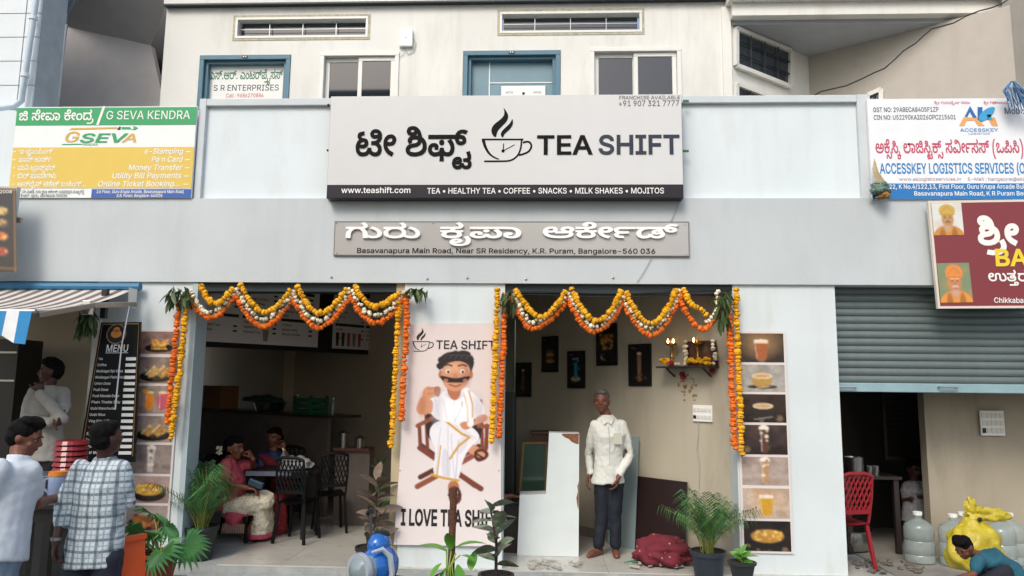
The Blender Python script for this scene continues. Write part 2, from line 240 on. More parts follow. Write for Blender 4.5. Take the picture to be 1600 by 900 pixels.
201:[1021,[121,-3,-12,1,-10,4,-8,6,-33,44,-4,3,-8,2,-8,-1,-6,-4,-3,-6,-1,-9,3,-17,9,-16,-19,-8,-9,19,-4,21,1,12,4,9,5,8,8,6,9,4,10,1,18,-3,13,-10,22,-33,10,-10,14,-3,12,2,7,7,5,10,1,12,-1,12,-7,20,-13,17,17,12,13,-18,9,-19,3,-21,-2,-16,-4,-13,-7,-11,-9,-8,-12,-5],[85,79,-5,1,-8,8,0,11,3,5,5,3,11,0,8,-8,0,-11,-8,-8],[8,118,0,20,132,0,0,-20],[215,74,-11,1,-9,4,-8,6,-5,9,-4,11,-1,15,3,21,3,8,11,14,15,8,9,2,19,1,21,-8,-11,-16,-16,6,-13,0,-8,-3,-6,-5,-4,-6,-4,-10,0,-12,1,-14,3,-8,7,-6,15,0,4,2,3,4,1,6,-1,6,-7,6,-14,2,-72,0,0,20,80,-1,17,-4,7,-5,4,-4,4,-12,0,-17,-3,-8,-5,-5,-11,-6]],
417:[268,[18,14,1,8,3,5,6,3,11,0,5,-3,4,-5,1,-8,-1,-8,-4,-5,-5,-3,-11,0,-6,3,-3,5]],
194:[964,[82,-3,-14,1,-23,7,-18,13,-7,10,-6,10,-2,12,0,27,2,12,5,10,14,17,9,6,4,-4,-36,0,0,20,116,0,0,-20,-3,0,0,3,16,-14,6,-9,7,-21,0,-26,-3,-11,-11,-20,-8,-8,-10,-6,-12,-5],[82,17,10,1,18,6,7,5,9,13,4,12,2,14,-1,10,-5,18,-12,12,-6,5,-12,5,-14,1,-19,-3,-8,-4,-13,-10,-5,-7,-5,-17,0,-25,5,-13,8,-10,10,-7,13,-4],[201,74,-11,1,-9,4,-8,6,-6,9,-3,11,-2,15,3,21,4,8,11,14,15,8,9,2,18,1,22,-8,-11,-16,-16,6,-14,0,-7,-3,-11,-11,-3,-10,-1,-12,1,-14,4,-8,7,-6,14,0,5,2,3,4,1,6,-1,6,-7,6,-15,2,-71,0,0,20,80,-1,17,-4,6,-5,5,-4,4,-12,0,-17,-3,-8,-5,-5,-12,-6]],
6:[550,[68,-3,-22,3,-17,10,-7,8,-6,8,-6,22,0,25,2,11,10,19,15,14,9,5,23,3,13,-1,11,-3,17,-11,7,-8,9,-18,2,-23,-3,-23,-9,-19,-15,-14,-21,-7],[68,16,13,1,10,5,7,6,6,10,3,10,0,26,-4,11,-5,9,-8,7,-9,4,-12,1,-13,-1,-10,-5,-7,-6,-5,-10,-4,-22,1,-14,3,-11,6,-9,8,-7,9,-4]],
33:[815,[61,-3,-21,3,-8,5,-14,15,-4,10,-4,24,3,22,8,19,13,13,17,7,19,0,16,-7,8,-14,0,-18,-4,-8,-6,-6,-8,-6,-10,-3,-24,1,-18,9,-6,5,6,17,10,-10,8,-4,20,0,8,3,4,4,0,12,-3,5,-5,3,-6,0,-9,-1,-8,-5,-6,-7,-4,-9,-3,-22,2,-20,8,-10,10,-6,13,-1,11,1,8,3,11,11,5,17,20,0,2,-11,3,-8,5,-6,10,-5,11,-2,12,1,8,6,4,8,2,8,-1,10,-9,14,-15,10,-8,3,16,11,21,-12,7,-8,5,-9,4,-20,-1,-11,-4,-10,-6,-9,-8,-7,-12,-4,-14,-1,-18,3,-16,10,-12,16,8,0,-7,-10,-15,-13,-8,-3],[47,103,-8,3,-11,10,-5,9,-2,9,1,8,3,6,5,6,8,4,24,5,2,-19,-18,-4,-4,-4,-1,-5,1,-5,4,-5,16,-7],[124,76,0,19,32,2,9,5,4,6,1,7,-1,8,-5,7,-8,6,-14,4,8,19,12,-4,10,-5,8,-7,10,-16,0,-10,-1,-11,-5,-10,-5,-7,-7,-5,-14,-6]],
258:[792,[56,-3,-13,1,-11,4,-13,10,-5,6,-5,11,-1,13,4,20,6,8,7,6,9,4,12,1,12,-1,9,-5,6,-7,2,-10,-3,-15,-17,1,1,13,-6,6,-12,-1,-6,-4,-4,-6,-1,-10,2,-10,6,-8,9,-6,14,-1,11,1,9,3,6,5,4,6,5,17,19,0,5,-19,5,-6,9,-5,11,-2,8,1,7,3,5,5,5,14,1,8,-2,11,-3,12,-4,8,-13,18,18,12,13,-18,5,-9,5,-21,1,-11,-3,-22,-3,-8,-10,-13,-16,-9,-12,-1,-20,3,-14,10,-11,15,8,1,-14,-18,-8,-5,-18,-5],[100,74,-5,1,-5,3,-3,5,0,12,3,5,5,3,11,0,5,-3,3,-5,0,-12,-8,-8],[8,118,0,20,119,0,15,0,16,4,7,8,3,8,-2,14,-5,7,-7,5,-10,1,-8,-1,-8,-4,-5,-6,-1,-12,-8,10,15,0,7,-5,0,-9,-4,-4,-10,-4,-7,2,-5,4,-4,14,1,8,9,14,8,6,10,3,12,1,12,-1,10,-4,9,-7,6,-8,4,-10,0,-21,-5,-15,-6,-6,-10,-6,-24,-5]],
309:[478,[60,-131,-21,3,-16,8,-6,6,-5,6,-4,12,-2,13,2,11,3,10,6,8,7,6,10,4,10,2,17,-4,5,-4,7,-12,1,-7,-2,-11,-6,-8,-10,-6,-15,-2,-11,2,-11,4,-3,18,16,-8,14,1,9,5,1,6,-1,4,-7,5,-10,0,-5,-2,-7,-9,-2,-12,2,-14,6,-10,7,-5,20,-3,21,4,8,4,8,7,4,10,2,13,-2,11,-3,11,-11,17,5,5,7,10,0,14,-7,12,-7,6,14,13,7,-6,9,-13,4,-9,1,-9,-1,-9,-3,-7,-8,-10,-2,7,7,-10,8,-21,0,-24,-2,-10,-5,-9,-13,-13,-18,-8],[32,-14,-2,-13,-3,-11,-6,-10,-8,-8,-10,-6,-11,-6,-28,-5,-26,-1,-31,5,5,17,26,-4,30,1,16,4,12,7,9,8,5,10,2,12,-3,16,-7,13,18,9,9,-20]],
56:[709,[121,-3,-12,1,-10,4,-8,6,-33,44,-4,3,-8,2,-8,-1,-6,-4,-3,-6,-1,-9,3,-17,9,-16,-19,-8,-9,19,-4,21,1,12,4,9,5,8,8,6,9,4,10,1,18,-3,13,-10,22,-33,10,-10,14,-3,12,2,7,7,5,10,1,12,-1,12,-7,20,-13,17,17,12,13,-18,9,-19,3,-21,-2,-16,-4,-13,-7,-11,-9,-8,-12,-5],[85,79,-5,1,-8,8,0,11,3,5,5,3,11,0,8,-8,0,-11,-8,-8],[8,118,0,20,118,0,16,4,5,9,-1,12,-8,15,-7,9,16,11,16,-24,3,-10,2,-11,-6,-18,-12,-11,-18,-5]],
212:[775,[140,-3,-10,1,-16,6,-6,5,-13,17,8,0,-13,-18,-16,-8,-20,-3,-12,1,-11,4,-8,6,-6,8,-3,9,-1,19,3,8,12,15,34,25,4,6,2,8,-2,8,-6,6,-12,2,-10,-1,-6,-3,-4,-6,-1,-10,5,-11,-18,-8,-6,13,-2,12,2,8,3,8,6,7,7,5,11,4,13,1,14,-1,10,-4,8,-6,7,-16,0,-17,-7,-14,-42,-33,-4,-6,-1,-9,1,-8,5,-6,7,-3,20,0,8,3,6,5,6,10,3,13,19,0,2,-11,4,-8,5,-6,10,-5,11,-2,12,1,8,6,4,6,2,9,-3,13,-8,12,18,12,9,-18,3,-10,0,-22,-3,-9,-7,-9,-9,-6,-11,-4],[129,78,-13,1,-22,9,-8,6,-12,15,10,11,15,-14,15,-8,14,-2,16,3,9,9,3,7,0,12,-4,18,-4,7,-12,8,-14,0,-6,-2,-3,-4,-1,-10,2,-3,6,-4,6,-1,11,2,8,3,13,13,8,-12,-9,-10,-12,-9,-19,-3,-16,2,-12,10,-4,7,-1,9,3,11,6,10,8,5,8,3,11,1,13,-2,12,-5,6,-5,10,-13,3,-9,3,-18,-3,-20,-3,-8,-7,-9,-9,-6,-12,-4]],
270:[709,[121,-3,-12,1,-10,4,-8,6,-33,44,-4,3,-8,2,-8,-1,-6,-4,-3,-6,-1,-9,3,-17,9,-16,-19,-8,-9,19,-4,21,1,12,4,9,5,8,8,6,9,4,10,1,18,-3,13,-10,22,-33,10,-10,14,-3,12,2,7,7,5,10,1,12,-1,12,-7,20,-13,17,17,12,13,-18,9,-19,3,-21,-2,-16,-4,-13,-7,-11,-9,-8,-12,-5],[85,79,-5,1,-8,8,0,11,3,5,5,3,11,0,8,-8,0,-11,-8,-8],[8,118,0,20,113,0,17,4,6,8,3,8,-1,14,-5,7,-8,5,-9,1,-9,-1,-7,-4,-5,-6,-2,-12,-7,10,14,0,7,-5,0,-9,-3,-4,-10,-4,-8,2,-5,4,-4,14,1,8,10,14,8,6,9,3,12,1,13,-1,10,-4,8,-7,6,-8,4,-10,1,-21,-6,-15,-5,-6,-11,-6,-24,-5]],
161:[794,[56,-3,-13,1,-11,4,-13,10,-5,6,-5,11,-1,13,4,20,6,8,7,6,9,4,12,1,12,-1,9,-5,6,-7,2,-10,-3,-15,-17,1,1,13,-6,6,-12,-1,-6,-4,-4,-6,-1,-10,2,-10,6,-8,9,-6,14,-1,11,1,9,3,6,5,4,6,5,17,19,0,5,-19,5,-6,9,-5,11,-2,12,2,8,7,4,10,2,12,-2,14,-4,13,-8,15,-11,13,-13,9,-20,7,38,1,15,-12,7,-6,10,-16,6,-17,2,-10,-1,-21,-2,-10,-3,-8,-10,-13,-16,-9,-12,-1,-20,3,-14,10,-11,15,8,1,-14,-18,-8,-5,-18,-5],[8,118,0,20,153,0,0,-20]],
40:[765,[54,-3,-12,1,-11,6,-9,8,-6,11,-4,14,-2,18,2,19,6,18,5,8,5,6,13,12,8,4,4,-4,-43,0,0,20,118,0,24,2,8,8,0,15,-8,15,-8,9,16,11,16,-24,4,-10,0,-16,-4,-13,-6,-6,-10,-6,-14,-4,0,2,7,-5,11,-11,12,-22,4,-13,1,-15,-1,-18,-5,-14,-7,-11,-8,-8,-11,-6,-13,-1,-10,1,-16,6,-6,5,-12,17,8,1,-6,-11,-8,-8,-7,-6,-8,-3],[57,17,11,2,9,7,6,10,3,13,19,0,5,-19,5,-6,9,-5,10,-2,11,2,8,6,4,7,3,10,-1,25,-3,12,-11,21,-19,14,-13,4,-15,1,-18,-1,-13,-4,-14,-8,-13,-15,-5,-11,-4,-25,1,-13,6,-16,8,-7]],
122:[134,[32,-14,-2,-13,-3,-11,-6,-10,-8,-8,-10,-6,-11,-6,-28,-5,-26,-1,-31,5,5,17,26,-4,30,1,16,4,12,7,9,8,5,10,2,12,-3,16,-7,13,18,9,9,-20]],
11:[711,[80,-3,-15,1,-12,4,-9,6,-6,8,-4,8,-2,11,2,10,4,9,6,7,10,5,11,4,27,0,13,-4,15,-7,18,-16,14,-21,11,-32,-21,-4,-6,24,-11,19,-7,8,-17,11,-22,4,-11,-1,-9,-3,-5,-6,-2,-7,2,-8,6,-6,8,-4,14,-1,22,2,8,3,15,9,13,15,4,11,4,25,-3,23,-5,8,-8,6,-12,3,-10,-2,-8,-6,-6,-9,-3,-12,-19,0,-4,12,-6,10,-8,5,-10,2,-8,-1,-6,-4,-4,-6,-1,-12,4,-12,-19,-6,-4,10,-2,15,2,10,4,9,14,12,9,4,19,0,8,-2,14,-10,11,-16,-7,-2,12,20,15,8,15,3,10,-1,17,-8,11,-14,4,-8,4,-19,-2,-30,-7,-21,-14,-19,-21,-14,-20,-7]],
416:[322,[10,61,0,19,60,0,0,-19]],
224:[787,[56,-3,-13,1,-12,4,-13,10,-4,6,-5,11,-2,13,5,20,5,8,8,6,9,4,11,1,12,-1,9,-5,6,-7,2,-10,-3,-15,-17,1,1,13,-6,6,-11,-1,-6,-4,-4,-6,-2,-10,2,-10,6,-8,10,-6,14,-1,10,1,9,3,6,5,5,6,4,17,20,0,4,-19,6,-6,9,-5,11,-2,8,1,6,3,5,5,5,14,1,8,-1,11,-4,12,-3,8,-13,18,18,12,13,-18,5,-9,5,-21,1,-11,-3,-22,-3,-8,-10,-13,-17,-9,-11,-1,-21,3,-13,10,-12,15,8,1,-14,-18,-8,-5,-17,-5],[84,88,-20,3,-14,5,10,16,11,-5,13,-2,12,2,5,3,7,10,0,22,-7,12,-11,6,-15,0,-5,-2,-3,-4,-1,-5,2,-8,9,-5,14,2,8,3,12,13,8,-12,-8,-10,-13,-8,-18,-4,-16,2,-12,10,-4,7,-1,9,2,11,7,10,8,5,8,3,10,1,14,-2,10,-4,9,-8,7,-9,4,-11,1,-12,-1,-14,-4,-11,-7,-8,-9,-6,-10,-3]],
170:[960,[125,138,0,-20,-9,0,1,2,9,-8,7,-8,9,-18,3,-10,4,-32,1,-44,-23,0,-1,50,-2,19,-4,15,-4,10,-11,16,-7,5,-7,3,-9,1,-11,-1,-8,-4,-7,-6,-6,-8,-9,-19,-5,-31,-1,-50,-23,0,1,45,5,35,9,20,6,9,17,13,4,-4,-42,0,0,20],[200,74,-11,1,-9,4,-8,6,-6,9,-3,11,-1,15,2,21,4,8,10,14,16,8,8,2,20,1,21,-8,-11,-16,-16,6,-14,0,-7,-3,-11,-11,-3,-10,-1,-12,2,-14,4,-8,6,-6,14,0,5,2,3,4,1,6,-1,6,-7,6,-15,2,-71,0,0,20,79,-1,18,-4,6,-5,4,-4,6,-12,-1,-17,-3,-8,-6,-5,-10,-6]],
187:[1023,[121,-3,-12,1,-10,4,-8,6,-33,44,-4,3,-8,2,-8,-1,-6,-4,-3,-6,-1,-9,3,-17,9,-16,-19,-8,-9,19,-4,21,1,11,4,10,5,8,8,6,9,4,10,1,14,-2,11,-5,12,-13,21,-32,12,-6,8,-1,11,2,8,7,4,10,0,23,-6,21,-6,10,-14,15,-9,6,-19,7,-84,0,0,20,132,0,0,-20,-14,0,1,2,15,-12,7,-6,10,-16,6,-17,2,-10,-1,-25,-4,-12,-7,-11,-9,-8,-12,-5],[216,74,-11,1,-9,4,-8,6,-6,9,-4,11,-1,15,3,21,4,8,10,14,16,8,8,2,19,1,21,-8,-10,-16,-16,6,-14,0,-7,-3,-6,-5,-5,-6,-3,-10,-1,-12,1,-14,4,-8,7,-6,14,0,4,2,4,4,1,6,-1,6,-7,6,-15,2,-72,0,0,20,80,-1,18,-4,6,-5,4,-4,5,-12,0,-17,-3,-8,-6,-5,-11,-6]],
134:[574,[71,-3,-21,3,-10,3,-7,4,-12,12,-5,11,-2,13,3,15,8,12,6,6,7,4,4,-3,-33,-1,0,18,52,0,5,5,2,7,-2,7,-3,6,11,3,9,-3,3,-7,1,-10,-3,-8,51,0,0,-18,-34,1,4,3,7,-4,10,-10,4,-7,3,-15,-1,-14,-6,-11,-11,-12,-8,-4,-9,-3],[72,16,21,4,7,5,7,10,2,11,-1,9,-3,7,-5,6,-8,5,-9,3,-23,0,-16,-8,-6,-6,-2,-8,-2,-8,3,-12,7,-10,7,-4],[9,118,0,20,97,0,0,-20]],
47:[1156,[56,-3,-13,1,-11,4,-13,10,-5,6,-5,11,-1,13,4,20,6,8,7,6,9,4,12,1,12,-1,9,-5,6,-7,2,-10,-3,-15,-17,1,1,13,-6,6,-12,-1,-6,-4,-4,-6,-1,-10,2,-10,5,-8,10,-6,14,-1,11,1,9,3,6,5,4,6,5,17,19,0,5,-19,5,-6,9,-5,11,-2,12,2,8,7,4,10,2,12,-2,14,-4,13,-8,15,-11,13,-13,9,-20,7,38,2,15,-12,17,-23,6,-17,2,-10,-1,-21,-2,-10,-3,-8,-10,-13,-16,-9,-12,-1,-20,3,-14,10,-11,15,8,1,-14,-18,-8,-5,-18,-5],[8,118,0,20,127,0,24,2,8,8,0,15,-8,15,-7,9,16,11,16,-24,3,-10,1,-11,-5,-18,-12,-11,-18,-5,-13,-1],[227,-3,-12,1,-21,8,-18,16,-8,9,13,13,7,-8,14,-12,16,-6,10,-1,9,1,8,3,6,5,5,8,3,18,-3,22,-3,9,-5,9,-12,14,-8,6,-18,10,11,19,11,-6,19,-15,15,-18,10,-22,4,-26,-3,-20,-3,-10,-10,-14,-16,-10]],
223:[742,[120,-3,-12,1,-9,4,-8,6,-13,15,-16,25,-4,4,-8,5,-12,-1,-6,-4,-4,-6,0,-17,3,-9,9,-16,-20,-8,-9,19,-4,21,1,11,4,10,6,8,8,6,9,4,10,1,13,-2,11,-5,12,-13,21,-32,12,-6,18,0,9,5,6,7,7,21,0,28,-7,27,-11,24,-16,20,-9,8,-20,12,-21,3,-8,-1,-5,-2,-3,-5,0,-10,3,-4,5,-3,14,0,8,4,5,8,3,10,19,-1,-3,-13,-5,-10,-7,-7,-8,-5,-9,-3,-20,-1,-16,8,-5,6,-3,7,0,17,3,8,6,6,16,8,10,1,14,-1,27,-9,23,-17,20,-22,7,-14,11,-30,2,-17,1,-17,-3,-27,-9,-20,-7,-7,-16,-10]],
129:[120,[1,-82,-10,1,-15,7,-26,30,-9,4,-6,-1,-4,-3,-3,-10,2,-12,7,-11,-17,-6,-8,13,-3,16,2,12,7,10,10,6,12,2,12,-2,9,-4,23,-27,8,-7,9,-2,7,1,6,3,3,5,3,17,-4,25,-8,17,-6,7,17,8,11,-17,7,-20,2,-20,-1,-14,-4,-10,-6,-9,-8,-5,-9,-3]],
44:[792,[56,-3,-13,1,-11,4,-13,10,-5,6,-5,11,-1,13,4,20,6,8,7,6,9,4,12,1,12,-1,9,-5,6,-7,2,-10,-3,-15,-17,1,1,13,-6,6,-12,-1,-6,-4,-4,-6,-1,-10,2,-10,6,-8,9,-6,14,-1,11,1,9,3,6,5,4,6,5,17,19,0,5,-19,5,-6,9,-5,11,-2,8,1,7,3,5,5,5,14,1,8,-2,11,-3,12,-4,8,-13,18,18,12,13,-18,5,-9,5,-21,1,-11,-3,-22,-3,-8,-10,-13,-16,-9,-12,-1,-20,3,-14,10,-11,15,8,1,-14,-18,-8,-5,-18,-5],[91,-36,2,40,19,0,2,-40],[100,74,-5,1,-5,3,-3,5,0,12,3,5,5,3,11,0,5,-3,3,-5,0,-12,-8,-8],[8,118,0,20,127,0,24,2,8,8,0,15,-8,15,-7,9,16,11,16,-24,3,-10,1,-11,-5,-18,-12,-11,-18,-5,-13,-1]],
226:[822,[54,-3,-12,1,-11,4,-8,6,-6,8,-3,9,-1,19,3,8,12,15,34,25,4,6,1,12,-4,8,-9,4,-16,-1,-6,-3,-4,-6,-1,-6,1,-8,4,-7,-18,-8,-6,13,-2,12,2,8,3,8,6,7,7,5,11,4,13,1,14,-1,10,-4,8,-7,4,-7,3,-8,0,-17,-7,-14,-42,-33,-4,-6,-1,-9,1,-8,5,-6,7,-3,10,-1,10,1,8,3,6,5,6,10,3,13,19,0,2,-11,4,-8,5,-6,10,-5,11,-2,11,1,9,5,6,8,6,21,1,34,-7,35,-8,21,-6,8,-13,14,-7,5,-8,3,-16,0,-6,-2,-4,-10,2,-5,7,-7,15,0,7,4,5,8,3,10,18,-1,-3,-13,-4,-10,-7,-7,-8,-5,-9,-3,-18,-1,-6,2,-12,6,-6,9,-3,13,3,12,7,10,16,8,23,0,20,-8,10,-8,8,-8,14,-22,9,-26,3,-14,2,-14,0,-34,-2,-15,-10,-23,-6,-8,-8,-6,-8,-4,-10,-2,-20,0,-16,6,-7,5,-12,17,8,0,-6,-10,-14,-13,-9,-3]],
196:[1091,[95,-3,-33,5,-14,5,-11,8,-10,9,-8,12,-9,26,0,28,6,21,10,16,16,10,18,4,11,-1,9,-3,7,-5,5,-7,3,-8,0,-20,-3,-9,-7,-8,-8,-6,-11,-3,-13,-1,-15,2,-11,5,3,18,17,-8,16,1,8,4,4,7,2,8,-1,7,-4,5,-5,3,-7,1,-8,-1,-7,-3,-7,-6,-5,-9,-3,-12,0,-26,6,-19,6,-9,8,-7,20,-10,12,-3,27,0,23,6,16,10,11,16,3,20,0,12,-4,10,-13,18,-19,14,12,12,24,-17,12,-14,8,-21,0,-27,-8,-23,-7,-11,-9,-9,-12,-7,-14,-5,-18,-4],[110,118,0,20,45,0,0,-20],[233,74,-11,1,-10,4,-7,6,-6,9,-3,11,-2,15,3,21,3,8,11,14,15,8,9,2,19,1,22,-8,-11,-16,-17,6,-13,0,-7,-3,-6,-5,-5,-6,-3,-10,-1,-12,1,-14,4,-8,6,-6,15,0,5,2,3,4,1,6,-2,6,-6,6,-15,2,-71,0,0,20,79,-1,17,-4,7,-5,4,-4,5,-12,0,-17,-4,-8,-5,-5,-11,-6]],
53:[794,[56,-3,-13,1,-11,4,-13,10,-5,6,-5,11,-1,13,4,20,6,8,7,6,9,4,12,1,12,-1,9,-5,6,-7,2,-10,-3,-15,-17,1,1,13,-6,6,-12,-1,-6,-4,-4,-6,-1,-10,2,-10,6,-8,9,-6,14,-1,11,1,9,3,6,5,4,6,5,17,19,0,5,-19,5,-6,9,-5,11,-2,12,2,8,7,4,10,2,12,-2,14,-4,13,-8,15,-11,13,-13,9,-20,7,38,2,15,-12,17,-23,6,-17,2,-10,-1,-21,-2,-10,-3,-8,-10,-13,-16,-9,-12,-1,-20,3,-14,10,-11,15,8,1,-14,-18,-8,-5,-18,-5],[8,118,0,20,127,0,24,2,8,8,0,15,-8,15,-7,9,16,11,16,-24,3,-10,1,-11,-5,-18,-12,-11,-18,-5,-13,-1]],
219:[616,[76,-3,-30,4,-22,11,-7,8,-9,20,-1,14,2,11,19,-3,0,-10,2,-12,8,-12,6,-4,19,-6,13,-1,26,3,15,8,5,6,4,12,0,16,-6,11,-14,9,-8,1,-18,0,-6,-2,-3,-3,0,-9,8,-5,15,0,7,3,5,5,4,7,3,22,-1,13,-8,22,-6,8,-8,8,-9,6,-10,3,-11,1,-13,-4,-3,-4,0,-10,8,-7,14,1,8,4,5,6,3,12,18,-2,-3,-12,-5,-10,-6,-8,-17,-8,-20,0,-16,6,-9,14,0,10,2,12,8,9,7,5,19,4,11,-1,19,-6,9,-5,15,-13,10,-16,7,-19,2,-19,-3,-24,-7,-14,-13,-11,-12,-5,-13,-2,-10,1,-16,6,-7,9,-2,13,4,14,4,6,8,4,9,2,12,2,20,-4,15,-6,9,-7,9,-12,4,-10,1,-11,-4,-23,-5,-9,-8,-8,-10,-7,-11,-4]],
52:[710,[90,-3,-18,3,-8,4,-6,5,-4,7,-1,16,7,11,5,4,-1,-5,-20,6,-10,4,-14,12,-6,7,-6,16,1,22,4,11,6,8,9,7,11,4,13,2,17,-3,13,-10,3,-8,0,-18,-3,-8,-5,-6,-8,-6,-11,-3,-14,-1,-12,2,-12,4,1,16,11,-4,10,-1,12,1,7,3,4,5,1,6,-1,6,-3,4,-6,2,-16,0,-8,-6,-4,-8,-2,-10,0,-8,7,-14,7,-5,20,-9,31,-4,18,2,14,3,11,5,8,6,4,8,2,10,-2,10,-4,7,-14,9,-24,0,0,20,31,1,11,6,3,6,-1,12,-8,15,-7,9,16,11,16,-24,3,-10,1,-11,-1,-11,-5,-8,-7,-8,-10,-4,-3,7,13,-9,9,-13,3,-16,-1,-11,-3,-10,-6,-7,-14,-12,-25,-9,-2,6,9,-9,4,-13,-3,-12,-7,-9,-8,-5],[91,15,8,1,6,2,4,4,1,6,-1,6,-4,5,-14,4,-15,-5,-4,-4,-1,-6,1,-5,4,-5,6,-2]],
280:[374,[31,-3,-25,4,-19,11,-16,18,-15,22,18,11,12,-19,12,-14,12,-8,11,-4,20,0,8,3,6,6,5,7,3,10,1,10,-3,21,-8,17,-6,7,-14,13,-18,10,11,19,21,-13,17,-16,7,-10,10,-21,3,-24,-1,-17,-5,-14,-7,-12,-10,-10,-13,-5]],
265:[769,[95,-3,-33,5,-14,5,-11,8,-10,9,-8,12,-9,26,0,28,6,21,10,16,16,10,18,4,11,-1,9,-3,7,-5,5,-7,3,-8,0,-20,-3,-9,-7,-8,-8,-6,-11,-3,-13,-1,-15,2,-11,5,3,18,17,-8,16,1,8,4,4,7,2,8,-1,7,-4,5,-5,3,-7,1,-8,-1,-7,-3,-7,-6,-5,-9,-3,-12,0,-26,6,-19,6,-9,8,-7,20,-10,12,-3,27,0,23,6,16,10,11,16,3,20,0,12,-4,10,-13,18,-19,14,12,12,18,-10,13,-13,5,-8,8,-21,0,-27,-8,-23,-7,-11,-9,-9,-12,-7,-14,-5,-18,-4],[110,118,0,20,27,0,16,4,7,8,3,13,-2,9,-5,7,-7,5,-9,1,-10,-1,-7,-4,-5,-6,-1,-12,-7,10,8,1,10,-3,4,-8,-2,-4,-7,-7,-13,1,-6,4,-3,14,5,16,5,6,8,6,10,3,12,1,12,-1,11,-4,8,-7,6,-8,4,-10,1,-12,-1,-9,-6,-15,-10,-10,-13,-5,-16,-2]],
75:[183,[-21,-104,-21,3,-9,3,-14,11,-9,19,-2,12,1,12,4,9,6,8,7,7,10,4,10,1,16,-3,6,-4,6,-12,1,-8,-2,-10,-5,-8,-10,-6,-15,-2,-12,1,-10,5,-3,18,16,-8,14,0,5,2,3,4,1,5,-1,5,-6,5,-10,0,-5,-3,-7,-8,-2,-13,2,-14,6,-9,8,-5,20,-4,22,4,9,5,7,7,6,9,1,13,-1,12,-4,10,-11,17,10,10,3,6,0,14,-3,6,-11,12,13,13,7,-7,10,-12,4,-18,-1,-10,-3,-7,-8,-9,-2,7,12,-21,3,-11,0,-24,-3,-10,-10,-16,-16,-11,-21,-5]],
178:[1128,[61,-3,-21,3,-8,5,-14,15,-4,10,-4,24,3,22,8,19,13,13,17,7,19,0,16,-7,8,-14,0,-18,-4,-8,-6,-6,-8,-6,-10,-3,-24,1,-18,9,-6,5,6,17,10,-10,8,-4,20,0,8,3,4,4,0,12,-3,5,-5,3,-6,0,-9,-1,-8,-5,-10,-16,-3,-22,2,-20,8,-10,10,-6,13,-1,11,1,8,3,11,11,5,17,20,0,2,-11,3,-8,5,-6,10,-5,11,-2,12,1,8,6,4,8,2,8,-1,10,-9,14,-15,10,-8,3,16,11,21,-12,7,-8,5,-9,4,-20,-1,-11,-4,-10,-6,-9,-8,-7,-12,-4,-14,-1,-18,3,-16,10,-12,16,8,0,-7,-10,-15,-13,-8,-3],[47,103,-8,3,-11,10,-5,9,-2,9,1,8,3,6,5,6,8,4,24,5,2,-19,-18,-4,-4,-4,-1,-5,1,-5,4,-5,16,-7],[124,76,0,19,20,0,14,3,5,4,1,6,-2,8,-7,6,19,8,2,-2,7,-10,2,-10,-2,-11,-7,-9,-4,-4,-16,-6],[106,118,0,20,68,0,0,-20],[242,74,-11,1,-9,4,-8,6,-6,9,-3,11,-1,15,2,21,4,8,10,14,16,8,8,2,20,1,21,-8,-11,-16,-16,6,-14,0,-7,-3,-11,-11,-3,-10,-1,-12,2,-14,4,-8,6,-6,14,0,5,2,3,4,1,6,-1,6,-7,6,-15,2,-71,0,0,20,79,-1,18,-4,6,-5,4,-4,6,-12,-1,-17,-3,-8,-6,-5,-10,-6]],
45:[800,[139,-3,-17,3,-8,4,-7,5,-12,17,8,0,-13,-18,-16,-8,-20,-3,-12,1,-11,4,-8,6,-6,8,-3,9,-1,19,3,8,12,15,34,25,4,6,2,8,-2,8,-6,6,-12,2,-10,-1,-6,-3,-4,-6,-1,-10,5,-11,-18,-8,-6,13,-2,12,2,8,3,8,6,7,7,5,11,4,13,1,14,-1,10,-4,8,-7,4,-7,3,-8,0,-17,-7,-14,-42,-33,-4,-6,-1,-9,1,-8,5,-6,7,-3,20,0,8,3,6,5,7,10,3,13,18,0,2,-11,4,-8,5,-6,10,-5,11,-2,12,2,10,7,5,8,2,8,1,10,-2,22,-8,18,-6,7,-15,13,-18,10,11,19,21,-13,17,-16,8,-10,9,-22,4,-26,-3,-21,-8,-17,-13,-12,-17,-6]],
206:[574,[71,-3,-21,3,-10,3,-7,4,-12,12,-5,11,-2,13,3,15,8,12,6,6,7,4,4,-3,-33,-1,0,18,126,0,0,-18,-34,1,4,3,7,-4,10,-10,4,-7,3,-15,-1,-14,-6,-11,-11,-12,-8,-4,-9,-3],[72,16,21,4,7,5,7,10,2,11,-1,9,-3,7,-5,6,-8,5,-9,3,-23,0,-16,-8,-6,-6,-2,-8,-2,-8,3,-12,7,-10,7,-4],[66,88,-6,6,17,8,11,12,4,9,0,19,-7,12,-11,6,-15,0,-5,-2,-3,-4,-1,-5,2,-8,9,-5,14,2,8,3,12,13,8,-12,-14,-14,-7,-4,-8,-3,-18,-1,-15,6,-5,6,-4,7,-1,9,2,11,7,10,8,5,19,4,13,-2,10,-4,9,-8,7,-9,4,-11,1,-12,-1,-12,-4,-11,-13,-17]],
420:[572,[89,0,-22,0,1,151,-34,-29,-12,15,48,37,19,0]],
